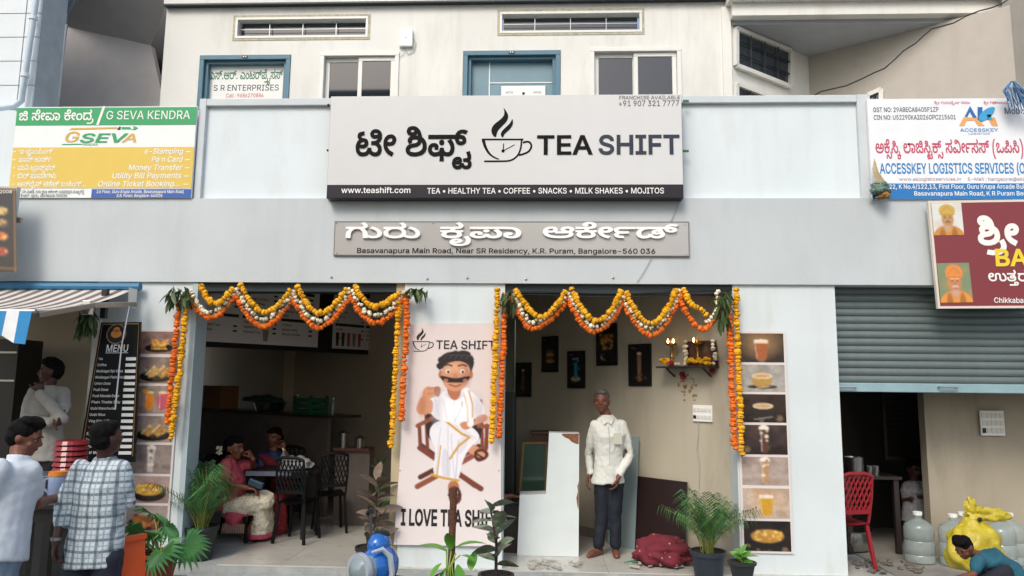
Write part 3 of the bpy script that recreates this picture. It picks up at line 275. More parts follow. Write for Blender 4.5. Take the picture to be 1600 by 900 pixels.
257:[711,[121,-3,-12,1,-10,4,-8,6,-33,44,-4,3,-8,2,-8,-1,-6,-4,-3,-6,-1,-9,3,-17,9,-16,-19,-8,-9,19,-4,21,1,11,4,10,5,8,8,6,9,4,10,1,14,-2,11,-5,12,-13,21,-32,12,-6,8,-1,11,2,8,7,4,10,0,23,-6,21,-6,10,-14,15,-9,6,-19,7,-84,0,0,20,98,0,25,2,11,6,4,8,1,9,-1,9,-6,7,-7,5,-9,1,-9,-1,-7,-4,-6,-6,-1,-12,-7,10,14,0,7,-5,0,-9,-3,-4,-10,-4,-8,2,-5,4,-3,7,-1,7,5,16,13,12,10,3,12,1,12,-1,11,-4,8,-7,6,-8,4,-10,1,-12,-3,-17,-3,-7,-11,-10,-12,-5,-34,-3,23,3,15,-12,12,-15,11,-25,2,-19,-1,-16,-4,-12,-7,-11,-9,-8,-12,-5]],
57:[801,[58,-3,-14,1,-12,5,-10,7,-8,9,-4,12,-2,14,2,14,4,11,8,10,10,8,12,4,22,1,12,-3,14,-11,-4,19,-8,10,-13,8,-15,4,38,2,6,-4,8,-10,4,-6,2,-16,0,-7,4,5,10,6,20,4,14,-2,12,-4,10,-8,6,-10,5,-12,1,-13,-2,-13,-4,-12,-7,-10,-10,-7,-13,-5,-14,-1,-20,3,-15,10,-9,16,4,-1,-4,-7,-12,-13,-8,-5],[59,16,14,2,10,6,5,10,2,11,-2,13,-6,9,-9,6,-13,2,-10,-1,-8,-3,-6,-5,-4,-6,-3,-14,2,-12,6,-10,10,-6],[140,16,14,2,10,6,6,10,2,11,-2,9,-2,7,-4,6,-6,5,-8,2,-9,1,-14,-2,-9,-7,-6,-9,-2,-11,2,-12,6,-10,10,-6],[8,118,0,20,131,0,24,2,3,2,4,6,1,15,-8,15,-7,9,16,11,16,-24,3,-10,1,-11,-5,-18,-12,-11,-19,-5,-12,-1]],
216:[768,[54,-3,-12,1,-11,6,-6,4,-9,16,-3,9,-3,25,3,21,4,10,10,18,7,8,17,12,10,5,22,5,13,1,24,-3,22,-9,14,-11,5,-7,9,-26,-4,-17,-5,-7,-7,-5,-8,-3,-18,-1,-14,6,-8,12,-1,8,2,11,7,8,9,5,11,1,14,-2,17,-10,11,-14,6,-18,-1,-24,-5,-12,-4,-6,-12,-11,-10,-5,-23,0,-17,6,-6,5,-12,17,8,1,-6,-11,-15,-14,-8,-3],[57,17,11,2,8,6,6,9,4,12,19,0,6,-17,5,-5,9,-6,11,-1,7,1,12,6,7,13,2,9,-4,18,-3,9,-5,7,-8,4,-8,1,-9,-3,-3,-7,3,-8,10,-3,8,2,7,6,4,12,-2,8,-7,12,-14,9,-9,3,-30,2,-14,-1,-13,-3,-8,-4,-12,-10,-7,-9,-5,-11,-3,-12,0,-26,6,-16,8,-7],[72,186,26,-3,23,-7,19,-10,15,-14,15,-23,6,-22,1,-19,-4,-15,-20,33,9,3,-16,25,-22,18,-23,10,-28,4,-21,-2,-6,-4,-4,-4,-4,-10,2,-12,8,-10,-16,-12,-7,10,-5,12,-2,12,2,14,6,10,8,7,11,5]],
415:[268,[49,30,1,-3,-2,-9,-19,-50,-16,0,12,62]],
42:[711,[121,-3,-12,1,-10,4,-8,6,-33,44,-4,3,-8,2,-8,-1,-6,-4,-3,-6,-1,-9,3,-17,9,-16,-19,-8,-9,19,-4,21,1,11,4,10,5,8,8,6,9,4,10,1,14,-2,11,-5,12,-13,21,-32,12,-6,8,-1,11,2,8,7,4,10,0,23,-6,21,-6,10,-14,15,-9,6,-19,7,-84,0,0,20,106,0,24,2,8,8,0,15,-8,15,-7,9,16,11,7,-9,9,-15,3,-10,1,-16,-5,-13,-5,-6,-15,-8,-29,-3,14,3,15,-12,12,-15,11,-25,2,-19,-1,-16,-4,-12,-7,-11,-9,-8,-12,-5]],
43:[792,[56,-3,-13,1,-11,4,-13,10,-5,6,-5,11,-1,13,4,20,6,8,7,6,9,4,12,1,12,-1,9,-5,6,-7,2,-10,-3,-15,-17,1,1,13,-6,6,-12,-1,-6,-4,-4,-6,-1,-10,2,-10,6,-8,9,-6,14,-1,11,1,9,3,6,5,4,6,5,17,19,0,5,-19,5,-6,9,-5,11,-2,8,1,7,3,5,5,5,14,1,8,-2,11,-3,12,-4,8,-13,18,18,12,13,-18,5,-9,5,-21,1,-11,-3,-22,-3,-8,-10,-13,-16,-9,-12,-1,-20,3,-14,10,-11,15,8,1,-14,-18,-8,-5,-18,-5],[100,74,-5,1,-5,3,-3,5,0,12,3,5,5,3,11,0,5,-3,3,-5,0,-12,-8,-8],[8,118,0,20,127,0,24,2,8,8,0,15,-8,15,-7,9,16,11,16,-24,3,-10,1,-11,-5,-18,-12,-11,-18,-5,-13,-1]],
276:[252,[-89,10,12,-12,13,-10,14,-7,12,-3,26,0,19,6,7,6,7,6,8,18,3,24,-1,12,-6,27,-6,13,-19,25,18,13,19,-28,7,-16,8,-31,0,-16,-2,-25,-8,-19,-11,-15,-15,-11,-19,-7,-21,-2,-22,2,-26,12,-16,11,-14,15]],
24:[849,[148,-3,-10,1,-20,8,-50,34,-10,5,-13,2,-9,-1,-6,-4,-3,-4,-1,-6,4,-11,7,-4,11,-1,12,1,10,3,9,6,7,7,4,9,4,10,2,23,0,14,-4,11,-5,10,-7,7,-8,4,-10,2,-8,-1,-8,-4,-5,-6,-1,-8,0,-7,6,-6,-6,-3,4,14,4,3,11,0,5,-3,3,-11,-1,-6,-4,-5,-6,-4,-8,-1,-10,2,-8,5,-6,10,-2,12,1,11,4,9,7,7,8,5,9,4,11,1,22,-4,16,-11,6,-8,5,-9,5,-21,0,-26,-2,-13,-10,-21,-16,-18,-8,-6,-11,-4,-22,-3,-11,1,-10,3,-9,5,-6,7,-4,9,-1,10,4,16,13,12,10,3,22,1,18,-6,15,-8,38,-27,15,-5,18,0,9,4,6,6,5,8,3,22,0,13,-8,22,-14,18,-8,8,-22,13,-12,6,10,19,27,-14,22,-19,17,-22,5,-14,3,-14,1,-15,-3,-22,-8,-19,-13,-13,-9,-5]],
121:[260,[-1,-102,-15,1,-11,3,-8,5,-5,7,-3,6,-1,13,5,9,25,17,3,3,0,6,-5,3,-11,0,-5,-4,0,-9,-16,-5,-2,9,1,12,6,6,9,5,23,1,13,-6,4,-9,0,-15,-6,-7,-23,-15,-3,-3,0,-8,7,-5,11,-2,20,0,9,3,13,10,4,14,-1,8,-7,13,-23,30,-3,14,0,8,4,6,4,5,14,6,18,-1,9,-4,7,-8,4,-12,-18,-3,-5,9,-8,4,-7,-2,-3,-4,-1,-4,4,-10,19,-21,9,-15,3,-19,-1,-11,-4,-10,-6,-8,-16,-10,-20,-6]],
111:[65,[25,-44,-1,-8,-6,-12,-12,-9,-10,-3,-26,-2,-82,0,0,19,81,0,-7,-5,-4,14,0,14,8,14,6,4,9,4,11,1,18,-4,6,-5,7,-10],[-25,-46,2,-10,5,-8,-9,5,21,1,7,2,4,5,2,7,-4,10,-5,3,-13,0,-5,-3,-4,-6]],
260:[805,[54,-3,-12,1,-11,4,-8,6,-6,8,-3,9,-1,19,3,8,12,15,34,25,4,6,1,12,-4,8,-9,4,-16,-1,-6,-3,-4,-6,-1,-6,1,-8,4,-7,-18,-8,-6,13,-2,12,2,8,3,8,6,7,7,5,11,4,13,1,14,-1,10,-4,8,-7,4,-7,3,-8,0,-17,-7,-14,-42,-33,-4,-6,-1,-9,1,-8,5,-6,7,-3,20,0,8,3,6,5,6,10,3,13,19,0,2,-11,4,-8,5,-6,10,-5,11,-2,12,2,10,7,5,8,3,18,-2,21,-4,9,-11,16,-7,7,-17,11,-10,3,34,2,15,-11,11,-14,7,-15,4,-13,1,-14,-3,-21,-3,-9,-11,-14,-7,-6,-17,-6,-20,0,-16,6,-7,5,-12,17,8,0,-13,-18,-16,-8],[108,118,0,20,34,0,10,2,11,6,5,12,-1,14,-5,7,-8,5,-9,1,-9,-1,-7,-4,-5,-6,-2,-12,-7,10,15,0,6,-5,1,-5,-3,-8,-5,-3,-13,1,-6,4,-4,14,5,16,6,6,7,6,10,3,12,1,13,-1,10,-4,9,-7,6,-8,4,-10,1,-12,-3,-17,-9,-13,-11,-6,-15,-4]],
281:[746,[25,-3,-21,4,-18,11,-16,18,-14,22,18,11,11,-19,14,-16,17,-10,8,-1,10,1,6,5,2,7,2,18,-2,33,3,23,5,9,13,15,19,10,22,3,23,-3,9,-4,16,-10,7,-7,10,-17,7,-30,0,-22,-2,-12,-8,-18,-6,-8,-7,-6,-9,-4,-20,-3,-13,1,-11,4,-8,7,-6,8,-4,9,0,21,3,8,10,11,14,4,8,-2,6,-3,4,-5,0,-13,-7,-9,-5,0,-11,3,-4,9,2,3,-3,-14,2,-9,4,-8,7,-5,12,-1,10,1,8,3,6,7,8,19,0,24,-5,20,-4,8,-13,14,-8,5,-21,4,-13,-1,-10,-4,-8,-6,-7,-8,-4,-11,-1,-13,2,-32,-1,-20,-5,-11,-6,-8,-8,-6,-9,-3]],
424:[572,[62,-3,-26,3,-20,7,0,21,10,-6,24,-6,25,1,11,3,8,5,7,7,4,10,1,11,-1,11,-3,8,-6,7,-9,5,-11,3,-14,1,-31,-4,-11,8,6,80,90,0,0,-20,-70,0,-5,-48,28,3,22,-3,9,-4,9,-4,13,-13,6,-17,1,-11,-4,-21,-10,-18,-17,-12,-11,-4]],
425:[572,[14,74,2,30,4,18,7,17,11,15,14,12,19,7,25,3,22,-3,0,-18,-16,2,-17,0,-18,-5,-13,-9,-10,-17,-4,-11,-4,-27,17,15,7,3,20,3,18,-3,16,-8,6,-6,5,-7,5,-18,0,-23,-6,-20,-12,-14,-16,-10,-22,-3,-12,1,-18,8,-12,10,-10,15,-6,19],[74,16,10,1,8,3,8,6,5,8,3,10,2,12,-4,19,-5,7,-7,6,-8,3,-22,0,-10,-4,-7,-5,-10,-14,-1,-8,0,-8,6,-15,4,-7,12,-10]],
419:[572,[131,86,-2,-26,-4,-22,-8,-18,-11,-12,-16,-8,-19,-3,-12,1,-11,4,-10,6,-8,8,-12,22,-3,14,-3,34,3,34,3,14,11,23,8,8,9,6,12,3,13,2,13,-2,11,-3,9,-6,8,-8,7,-10,5,-13,6,-30],[34,86,4,-39,3,-9,9,-14,9,-6,12,-2,13,2,9,6,5,6,7,17,3,39,-3,40,-3,9,-9,14,-9,6,-13,2,-12,-2,-9,-6,-9,-14,-3,-9,-2,-12]],
422:[572,[123,132,-4,-20,-6,-8,-7,-6,-20,-7,24,-8,8,-6,6,-8,4,-9,0,-21,-6,-17,-6,-7,-17,-11,-24,-6,-15,-1,-26,2,-23,8,0,20,16,-6,21,-5,27,0,11,4,9,4,6,7,3,9,2,10,-2,9,-4,8,-7,5,-23,7,-32,1,0,18,32,2,10,2,9,5,7,7,4,8,1,9,-3,11,-6,8,-10,5,-14,2,-13,-1,-11,-3,-21,-11,-11,15,15,9,19,7,22,3,17,-2,14,-4,11,-7,7,-9,5,-10]],
9:[863,[105,17,33,3,23,9,9,7,7,9,5,11,3,12,0,25,-6,17,-5,7,-7,4,-8,1,-11,-4,-4,-5,0,-14,6,-11,20,-10,0,-18,-77,0,0,19,45,0,-11,13,-3,11,0,14,3,7,5,7,16,9,10,1,19,-3,14,-10,10,-16,5,-18,0,-12,-1,-18,-4,-16,-7,-14,-9,-12,-11,-9,-14,-7,-16,-5,-18,-3,-20,-1,-38,5,-16,6,-13,7,-11,10,-8,11,-6,13,-4,14,-1,15,3,24,9,18,13,14,17,6,20,0,9,-3,6,-5,6,-7,3,-8,0,-20,-3,-9,-7,-8,-8,-6,-11,-3,-22,-1,-14,5,-14,12,6,17,10,-11,12,-5,19,0,8,4,4,7,2,7,-1,8,-4,5,-5,3,-7,1,-8,-1,-8,-4,-6,-6,-5,-9,-4,-24,1,-13,4,-10,3,-8,10,-12,14,-10,19,-6]],
236:[705,[120,-3,-12,1,-10,4,-8,6,-32,44,-4,3,-9,2,-7,-1,-6,-4,-4,-6,-1,-9,4,-17,9,-16,-20,-8,-9,19,-4,21,1,12,4,9,6,8,8,6,9,4,10,1,17,-3,14,-10,22,-33,10,-10,14,-3,11,2,7,7,5,10,1,12,0,12,-8,20,-12,17,16,12,14,-18,8,-19,3,-21,-1,-16,-4,-13,-7,-11,-9,-8,-12,-5],[74,88,-20,3,-14,5,10,16,12,-5,12,-2,12,2,6,3,4,4,2,6,0,22,-6,12,-12,6,-14,0,-6,-2,-3,-4,-1,-10,5,-5,7,-3,13,2,8,3,12,13,8,-12,-8,-10,-12,-8,-19,-4,-16,2,-12,10,-4,7,-1,9,3,11,6,10,8,5,8,3,11,1,13,-2,11,-4,9,-8,6,-9,4,-11,1,-12,-1,-14,-4,-11,-6,-8,-9,-6,-11,-3]],
96:[175,[10,-92,-12,1,-10,3,-7,4,-7,9,-2,12,0,7,7,10,6,6,1,-2,-19,0,0,16,40,0,-4,-2,6,10,3,12,-2,12,-6,13,19,5,6,-14,2,-15,-3,-15,-7,-10,1,4,32,0,0,-16,-20,0,2,1,5,-4,7,-11,1,-7,-3,-12,-7,-9,-7,-4],[10,-76,10,1,6,4,4,5,1,6,-1,8,-4,5,-7,3,-9,2,-9,-2,-7,-3,-4,-6,-1,-7,1,-6,4,-6,7,-3]],
159:[769,[95,-3,-33,5,-14,5,-11,8,-10,9,-8,12,-9,26,0,28,6,21,10,16,16,10,18,4,11,-1,9,-3,7,-5,5,-7,3,-8,0,-20,-3,-9,-7,-8,-8,-6,-11,-3,-13,-1,-15,2,-11,5,3,18,17,-8,16,1,8,4,4,7,2,8,-1,7,-4,5,-5,3,-7,1,-8,-1,-7,-3,-7,-6,-5,-9,-3,-12,0,-26,6,-19,6,-9,8,-7,20,-10,12,-3,27,0,23,6,16,10,11,16,3,20,0,12,-4,10,-13,18,-19,14,12,12,24,-17,12,-14,8,-21,0,-27,-8,-23,-7,-11,-9,-9,-12,-7,-14,-5,-18,-4],[110,118,0,20,45,0,0,-20]],
168:[887,[71,-3,-21,3,-10,3,-7,4,-12,12,-5,11,-2,13,3,15,8,12,6,6,7,4,4,-3,-33,-1,0,18,52,0,5,5,2,7,-2,7,-3,6,11,3,9,-3,3,-7,1,-10,-3,-8,51,0,0,-18,-34,1,4,3,7,-4,10,-10,4,-7,3,-15,-1,-14,-6,-11,-11,-12,-8,-4,-9,-3],[72,16,21,4,7,5,7,10,2,11,-1,9,-3,7,-5,6,-8,5,-9,3,-23,0,-16,-8,-6,-6,-2,-8,-2,-8,3,-12,7,-10,7,-4],[9,118,0,20,97,0,0,-20],[182,74,-11,1,-9,4,-8,6,-6,9,-4,11,-1,15,3,21,4,8,10,14,16,8,8,2,19,1,21,-8,-10,-16,-16,6,-14,0,-7,-3,-6,-5,-5,-6,-3,-10,-1,-12,1,-14,4,-8,7,-6,14,0,4,2,4,4,1,6,-1,6,-7,6,-15,2,-72,0,0,20,80,-1,18,-4,6,-5,4,-4,5,-12,0,-17,-3,-8,-6,-5,-11,-6]],
233:[818,[56,-3,-13,1,-19,9,-10,11,-5,11,-2,13,1,10,4,10,5,8,8,6,9,4,11,1,12,-1,9,-5,6,-7,2,-10,-3,-15,-17,1,1,13,-6,6,-11,-1,-6,-4,-4,-6,-2,-10,2,-10,6,-8,10,-6,14,-1,10,1,9,3,6,5,8,14,1,9,20,0,4,-19,5,-6,9,-5,11,-2,15,3,6,4,8,13,3,27,-3,29,-4,13,-11,24,-16,20,-9,8,-21,12,-22,3,-7,-1,-5,-2,-3,-5,0,-10,8,-7,14,0,8,4,5,8,3,10,19,-1,-3,-13,-6,-10,-6,-7,-8,-5,-9,-3,-20,-1,-16,8,-5,6,-4,7,0,9,0,8,4,8,12,11,10,3,24,0,27,-9,24,-17,19,-22,14,-29,4,-15,3,-17,1,-30,-2,-12,-8,-19,-10,-13,-8,-4,-15,-5,-9,-1,-11,1,-15,6,-18,21,8,1,-14,-18,-16,-8]],
411:[383,[12,54,1,18,4,34,9,34,6,15,8,15,18,28,21,0,-18,-30,-13,-32,-11,-48,-3,-34,2,-26,3,-25,6,-24,9,-24,11,-23,15,-24,-22,0,-14,21,-12,23,-8,24,-7,26,-3,26]],
20:[775,[140,-3,-10,1,-16,6,-6,5,-13,17,8,0,-13,-18,-16,-8,-20,-3,-12,1,-11,4,-8,6,-6,8,-3,9,-1,19,3,8,12,15,34,25,4,6,2,8,-2,8,-6,6,-12,2,-10,-1,-6,-3,-4,-6,-1,-10,5,-11,-18,-8,-6,13,-2,12,2,8,3,8,6,7,7,5,11,4,13,1,14,-1,10,-4,8,-7,4,-7,3,-8,0,-17,-7,-14,-42,-33,-4,-6,-1,-9,1,-8,5,-6,7,-3,20,0,8,3,6,5,7,10,3,13,18,0,2,-11,4,-8,5,-6,10,-5,11,-2,12,1,8,6,4,7,2,9,-3,14,-8,13,18,11,10,-17,3,-10,-1,-23,-3,-10,-7,-9,-9,-7,-11,-4]],
412:[383,[84,52,-1,-18,-5,-34,-4,-17,-11,-32,-7,-15,-18,-28,-22,0,18,30,14,32,8,32,5,50,-1,26,-4,25,-6,25,-8,23,-12,24,-14,23,22,0,14,-20,11,-23,9,-25,6,-25,4,-27]],
13:[1222,[242,-3,-24,4,-10,5,-12,12,-4,6,-5,16,-3,64,-2,6,-7,8,-3,2,-10,2,-14,-4,-8,-10,-3,-15,2,-52,-3,-10,-10,-17,-15,-10,-20,-6,-26,0,-13,4,-10,5,-10,8,-14,21,-8,26,-1,16,3,24,4,10,11,16,7,6,17,6,20,0,9,-3,6,-5,6,-7,3,-8,0,-20,-3,-9,-7,-8,-8,-6,-11,-3,-22,-1,-7,2,-13,7,-8,8,6,17,6,-8,10,-6,14,-3,11,1,8,4,4,7,2,7,-1,8,-4,5,-5,3,-16,0,-7,-4,-7,-6,-5,-9,-2,-11,0,-26,5,-22,5,-9,8,-8,8,-5,11,-4,13,-1,14,1,10,4,7,6,5,8,2,8,-1,50,1,14,4,11,7,9,9,7,11,5,13,1,17,-3,7,-3,5,-4,9,-10,5,-25,1,-46,2,-11,4,-8,10,-9,12,-5,8,0,10,1,8,3,6,5,6,8,3,10,1,12,-1,13,-7,21,-16,22,-16,12,14,17,19,-17,13,-18,10,-18,4,-33,0,-11,-6,-20,-12,-15,-16,-9]],
38:[622,[77,-3,-30,4,-9,3,-13,8,-7,8,-9,20,-1,14,2,11,20,-3,-1,-16,5,-12,4,-6,15,-8,11,-2,27,0,21,6,11,10,5,12,0,11,-6,15,-16,10,-16,2,-14,-3,-4,-3,-1,-4,4,-8,12,-2,8,0,11,7,6,12,0,16,-4,7,-12,11,-12,5,30,1,8,-6,5,-8,3,-9,1,-16,-6,-18,-5,-8,-8,-6,-17,-6,-24,1,-11,5,-7,9,-2,12,1,7,8,12,6,5,22,3,17,-1,17,-7,8,-6,10,-12,4,-11,2,-11,-4,-23,-5,-9,-8,-8,-9,-7,-12,-4],[10,118,0,20,95,0,15,4,6,9,-1,12,-8,15,-7,9,16,11,16,-24,3,-10,1,-11,-5,-18,-12,-11,-18,-5]],
261:[805,[54,-3,-12,1,-11,4,-8,6,-6,8,-3,9,-1,19,3,8,12,15,34,25,4,6,1,12,-4,8,-9,4,-16,-1,-6,-3,-4,-6,-1,-6,1,-8,4,-7,-18,-8,-6,13,-2,12,2,8,3,8,6,7,7,5,11,4,13,1,14,-1,10,-4,8,-7,4,-7,3,-8,0,-17,-7,-14,-42,-33,-4,-6,-1,-9,1,-8,5,-6,7,-3,20,0,8,3,6,5,6,10,3,13,19,0,2,-11,4,-8,5,-6,10,-5,11,-2,12,2,10,7,5,8,3,18,-2,21,-4,9,-11,16,-7,7,-17,11,-10,3,35,2,14,-11,11,-14,7,-15,4,-13,1,-14,-3,-21,-3,-9,-11,-14,-7,-6,-17,-6,-20,0,-16,6,-7,5,-12,17,8,0,-13,-18,-16,-8],[87,-36,2,40,19,0,2,-40],[108,118,0,20,34,0,10,2,11,6,5,12,-1,14,-5,7,-8,5,-9,1,-9,-1,-7,-4,-5,-6,-2,-12,-7,10,15,0,6,-5,1,-5,-3,-8,-5,-3,-13,1,-6,4,-4,14,5,16,6,6,7,6,10,3,12,1,13,-1,10,-4,9,-7,6,-8,4,-10,1,-12,-3,-17,-9,-13,-11,-6,-15,-4]],
64:[746,[22,-3,-10,1,-18,8,-24,22,13,14,13,-14,16,-10,10,-1,10,1,6,5,4,7,2,9,-2,35,0,19,3,11,11,17,7,7,19,10,22,3,23,-3,9,-4,16,-10,7,-7,10,-17,7,-30,0,-23,-2,-11,-3,-10,-11,-16,-16,-10,-20,-3,-13,1,-11,4,-8,7,-6,8,-4,9,0,21,3,8,10,11,14,4,8,-2,6,-3,4,-5,0,-13,-7,-9,-12,0,-4,3,-4,11,2,1,-3,-14,2,-9,4,-8,7,-5,12,-1,10,1,8,3,6,7,8,19,0,24,-5,20,-4,8,-13,14,-8,5,-21,4,-13,-1,-10,-4,-8,-6,-7,-8,-4,-11,-1,-13,2,-39,-2,-14,-4,-11,-7,-7,-9,-6,-9,-3]],
7:[305,[8,96,2,11,6,9,10,7,12,2,12,-2,10,-7,6,-9,2,-11,-2,-12,-6,-9,-10,-6,-12,-2,-12,2,-10,6,-6,9],[24,96,1,-5,7,-8,12,0,4,3,4,10,-1,5,-3,5,-4,2,-12,0,-7,-7],[8,26,2,12,6,9,10,7,12,2,12,-2,10,-7,6,-9,2,-12,-2,-11,-6,-9,-10,-7,-12,-2,-12,2,-10,7,-6,9],[24,26,1,-5,7,-7,12,0,4,2,4,10,-1,6,-3,4,-4,3,-12,0,-4,-3]],
252:[869,[49,-3,-12,1,-10,3,-8,5,-7,10,-2,12,0,6,6,12,13,9,9,3,0,-6,-16,8,-5,4,-5,12,0,16,4,8,7,6,19,8,14,1,22,-3,17,-9,14,-15,-9,1,15,16,19,8,16,2,14,-1,12,-4,9,-6,8,-7,11,-20,2,-12,0,-23,-5,-18,-11,-14,-7,-6,-19,-6,-12,-1,-13,1,-11,3,-8,5,-7,8,-4,8,0,18,3,8,5,7,7,5,8,3,10,1,12,-2,10,-4,5,-7,2,-9,-3,-14,-17,1,1,12,-6,5,-4,0,-11,-3,-3,-4,-1,-6,1,-7,4,-6,8,-3,12,-1,10,1,16,7,5,8,3,9,0,25,-9,19,-8,7,-9,4,-12,1,-12,-2,-10,-5,-8,-8,-4,-10,-20,0,-4,10,-8,8,-10,5,-14,2,-12,-1,-8,-4,-5,-5,-1,-7,1,-6,5,-5,8,-3,22,-2,0,-18,-18,0,-14,-4,-4,-5,-2,-7,4,-10,6,-3,17,-1,7,2,13,8,12,-15,-18,-10],[10,118,0,20,136,0,25,2,11,6,4,8,1,9,-1,9,-6,7,-7,5,-9,1,-9,-1,-7,-4,-6,-6,-1,-12,-7,10,14,0,7,-5,0,-9,-3,-4,-10,-4,-8,2,-5,4,-3,7,-1,7,5,16,13,12,10,3,12,1,12,-1,11,-4,8,-7,6,-8,4,-10,0,-21,-5,-15,-5,-6,-12,-6,-23,-5]],
162:[630,[67,-3,-22,2,-9,3,-16,8,-5,6,-5,10,-2,14,2,12,4,9,8,7,10,4,34,8,14,4,4,4,3,6,0,13,-3,5,-8,5,-11,2,-14,-2,-4,-3,-5,-7,0,-7,3,-8,-19,-8,-5,15,1,12,10,12,8,4,27,4,19,-4,8,-5,6,-6,4,-8,2,-10,-2,-11,-4,-9,-6,-7,-9,-5,-11,-3,-31,-7,-11,-6,-3,-4,0,-13,3,-5,5,-5,7,-3,23,-3,23,2,10,3,14,10,6,7,6,17,0,25,-4,11,-5,10,-7,8,-13,10,1,5,17,0,13,-11,12,-15,7,-21,0,-26,-9,-23,-7,-9,-9,-8,-11,-7,-27,-7],[8,118,0,20,113,0,0,-20,-32,0,-21,3,-30,-3]],
48:[1336,[77,-3,-22,3,-17,8,-13,13,-11,23,-4,26,4,25,10,21,8,8,20,13,12,3,12,1,23,-3,9,-4,15,-10,10,-14,4,-8,5,-21,1,-12,-1,-13,-7,-24,-7,-10,-16,-16,-22,-8],[76,17,14,1,17,10,5,6,8,15,2,21,-1,14,-4,12,-9,14,-6,4,-12,6,-14,1,-12,-1,-18,-9,-10,-13,-3,-8,-2,-10,0,-22,5,-18,4,-7,12,-10,11,-5],[180,-3,-12,1,-21,8,-18,16,-7,9,12,13,14,-15,20,-11,12,-1,10,1,8,3,6,5,5,8,3,18,-2,21,-4,9,-11,16,-7,7,-17,11,-10,3,35,1,14,-11,11,-13,7,-15,4,-13,1,-14,-3,-20,-8,-19,-7,-7,-9,-6,-12,-4],[272,-3,-12,1,-11,3,-10,5,-18,16,-8,9,13,13,7,-8,15,-12,11,-6,14,-1,9,1,8,3,6,5,4,8,4,18,-2,22,-4,9,-5,9,-12,14,-8,6,-18,10,11,19,11,-6,19,-15,16,-18,9,-22,4,-26,-3,-20,-3,-10,-10,-14,-16,-10],[231,153,-2,-11,-3,-7,-12,-11,-18,-5,-46,-1,0,20,40,0,12,2,6,5,2,6,0,12,-8,15,-8,9,16,11,16,-24,4,-10]]}
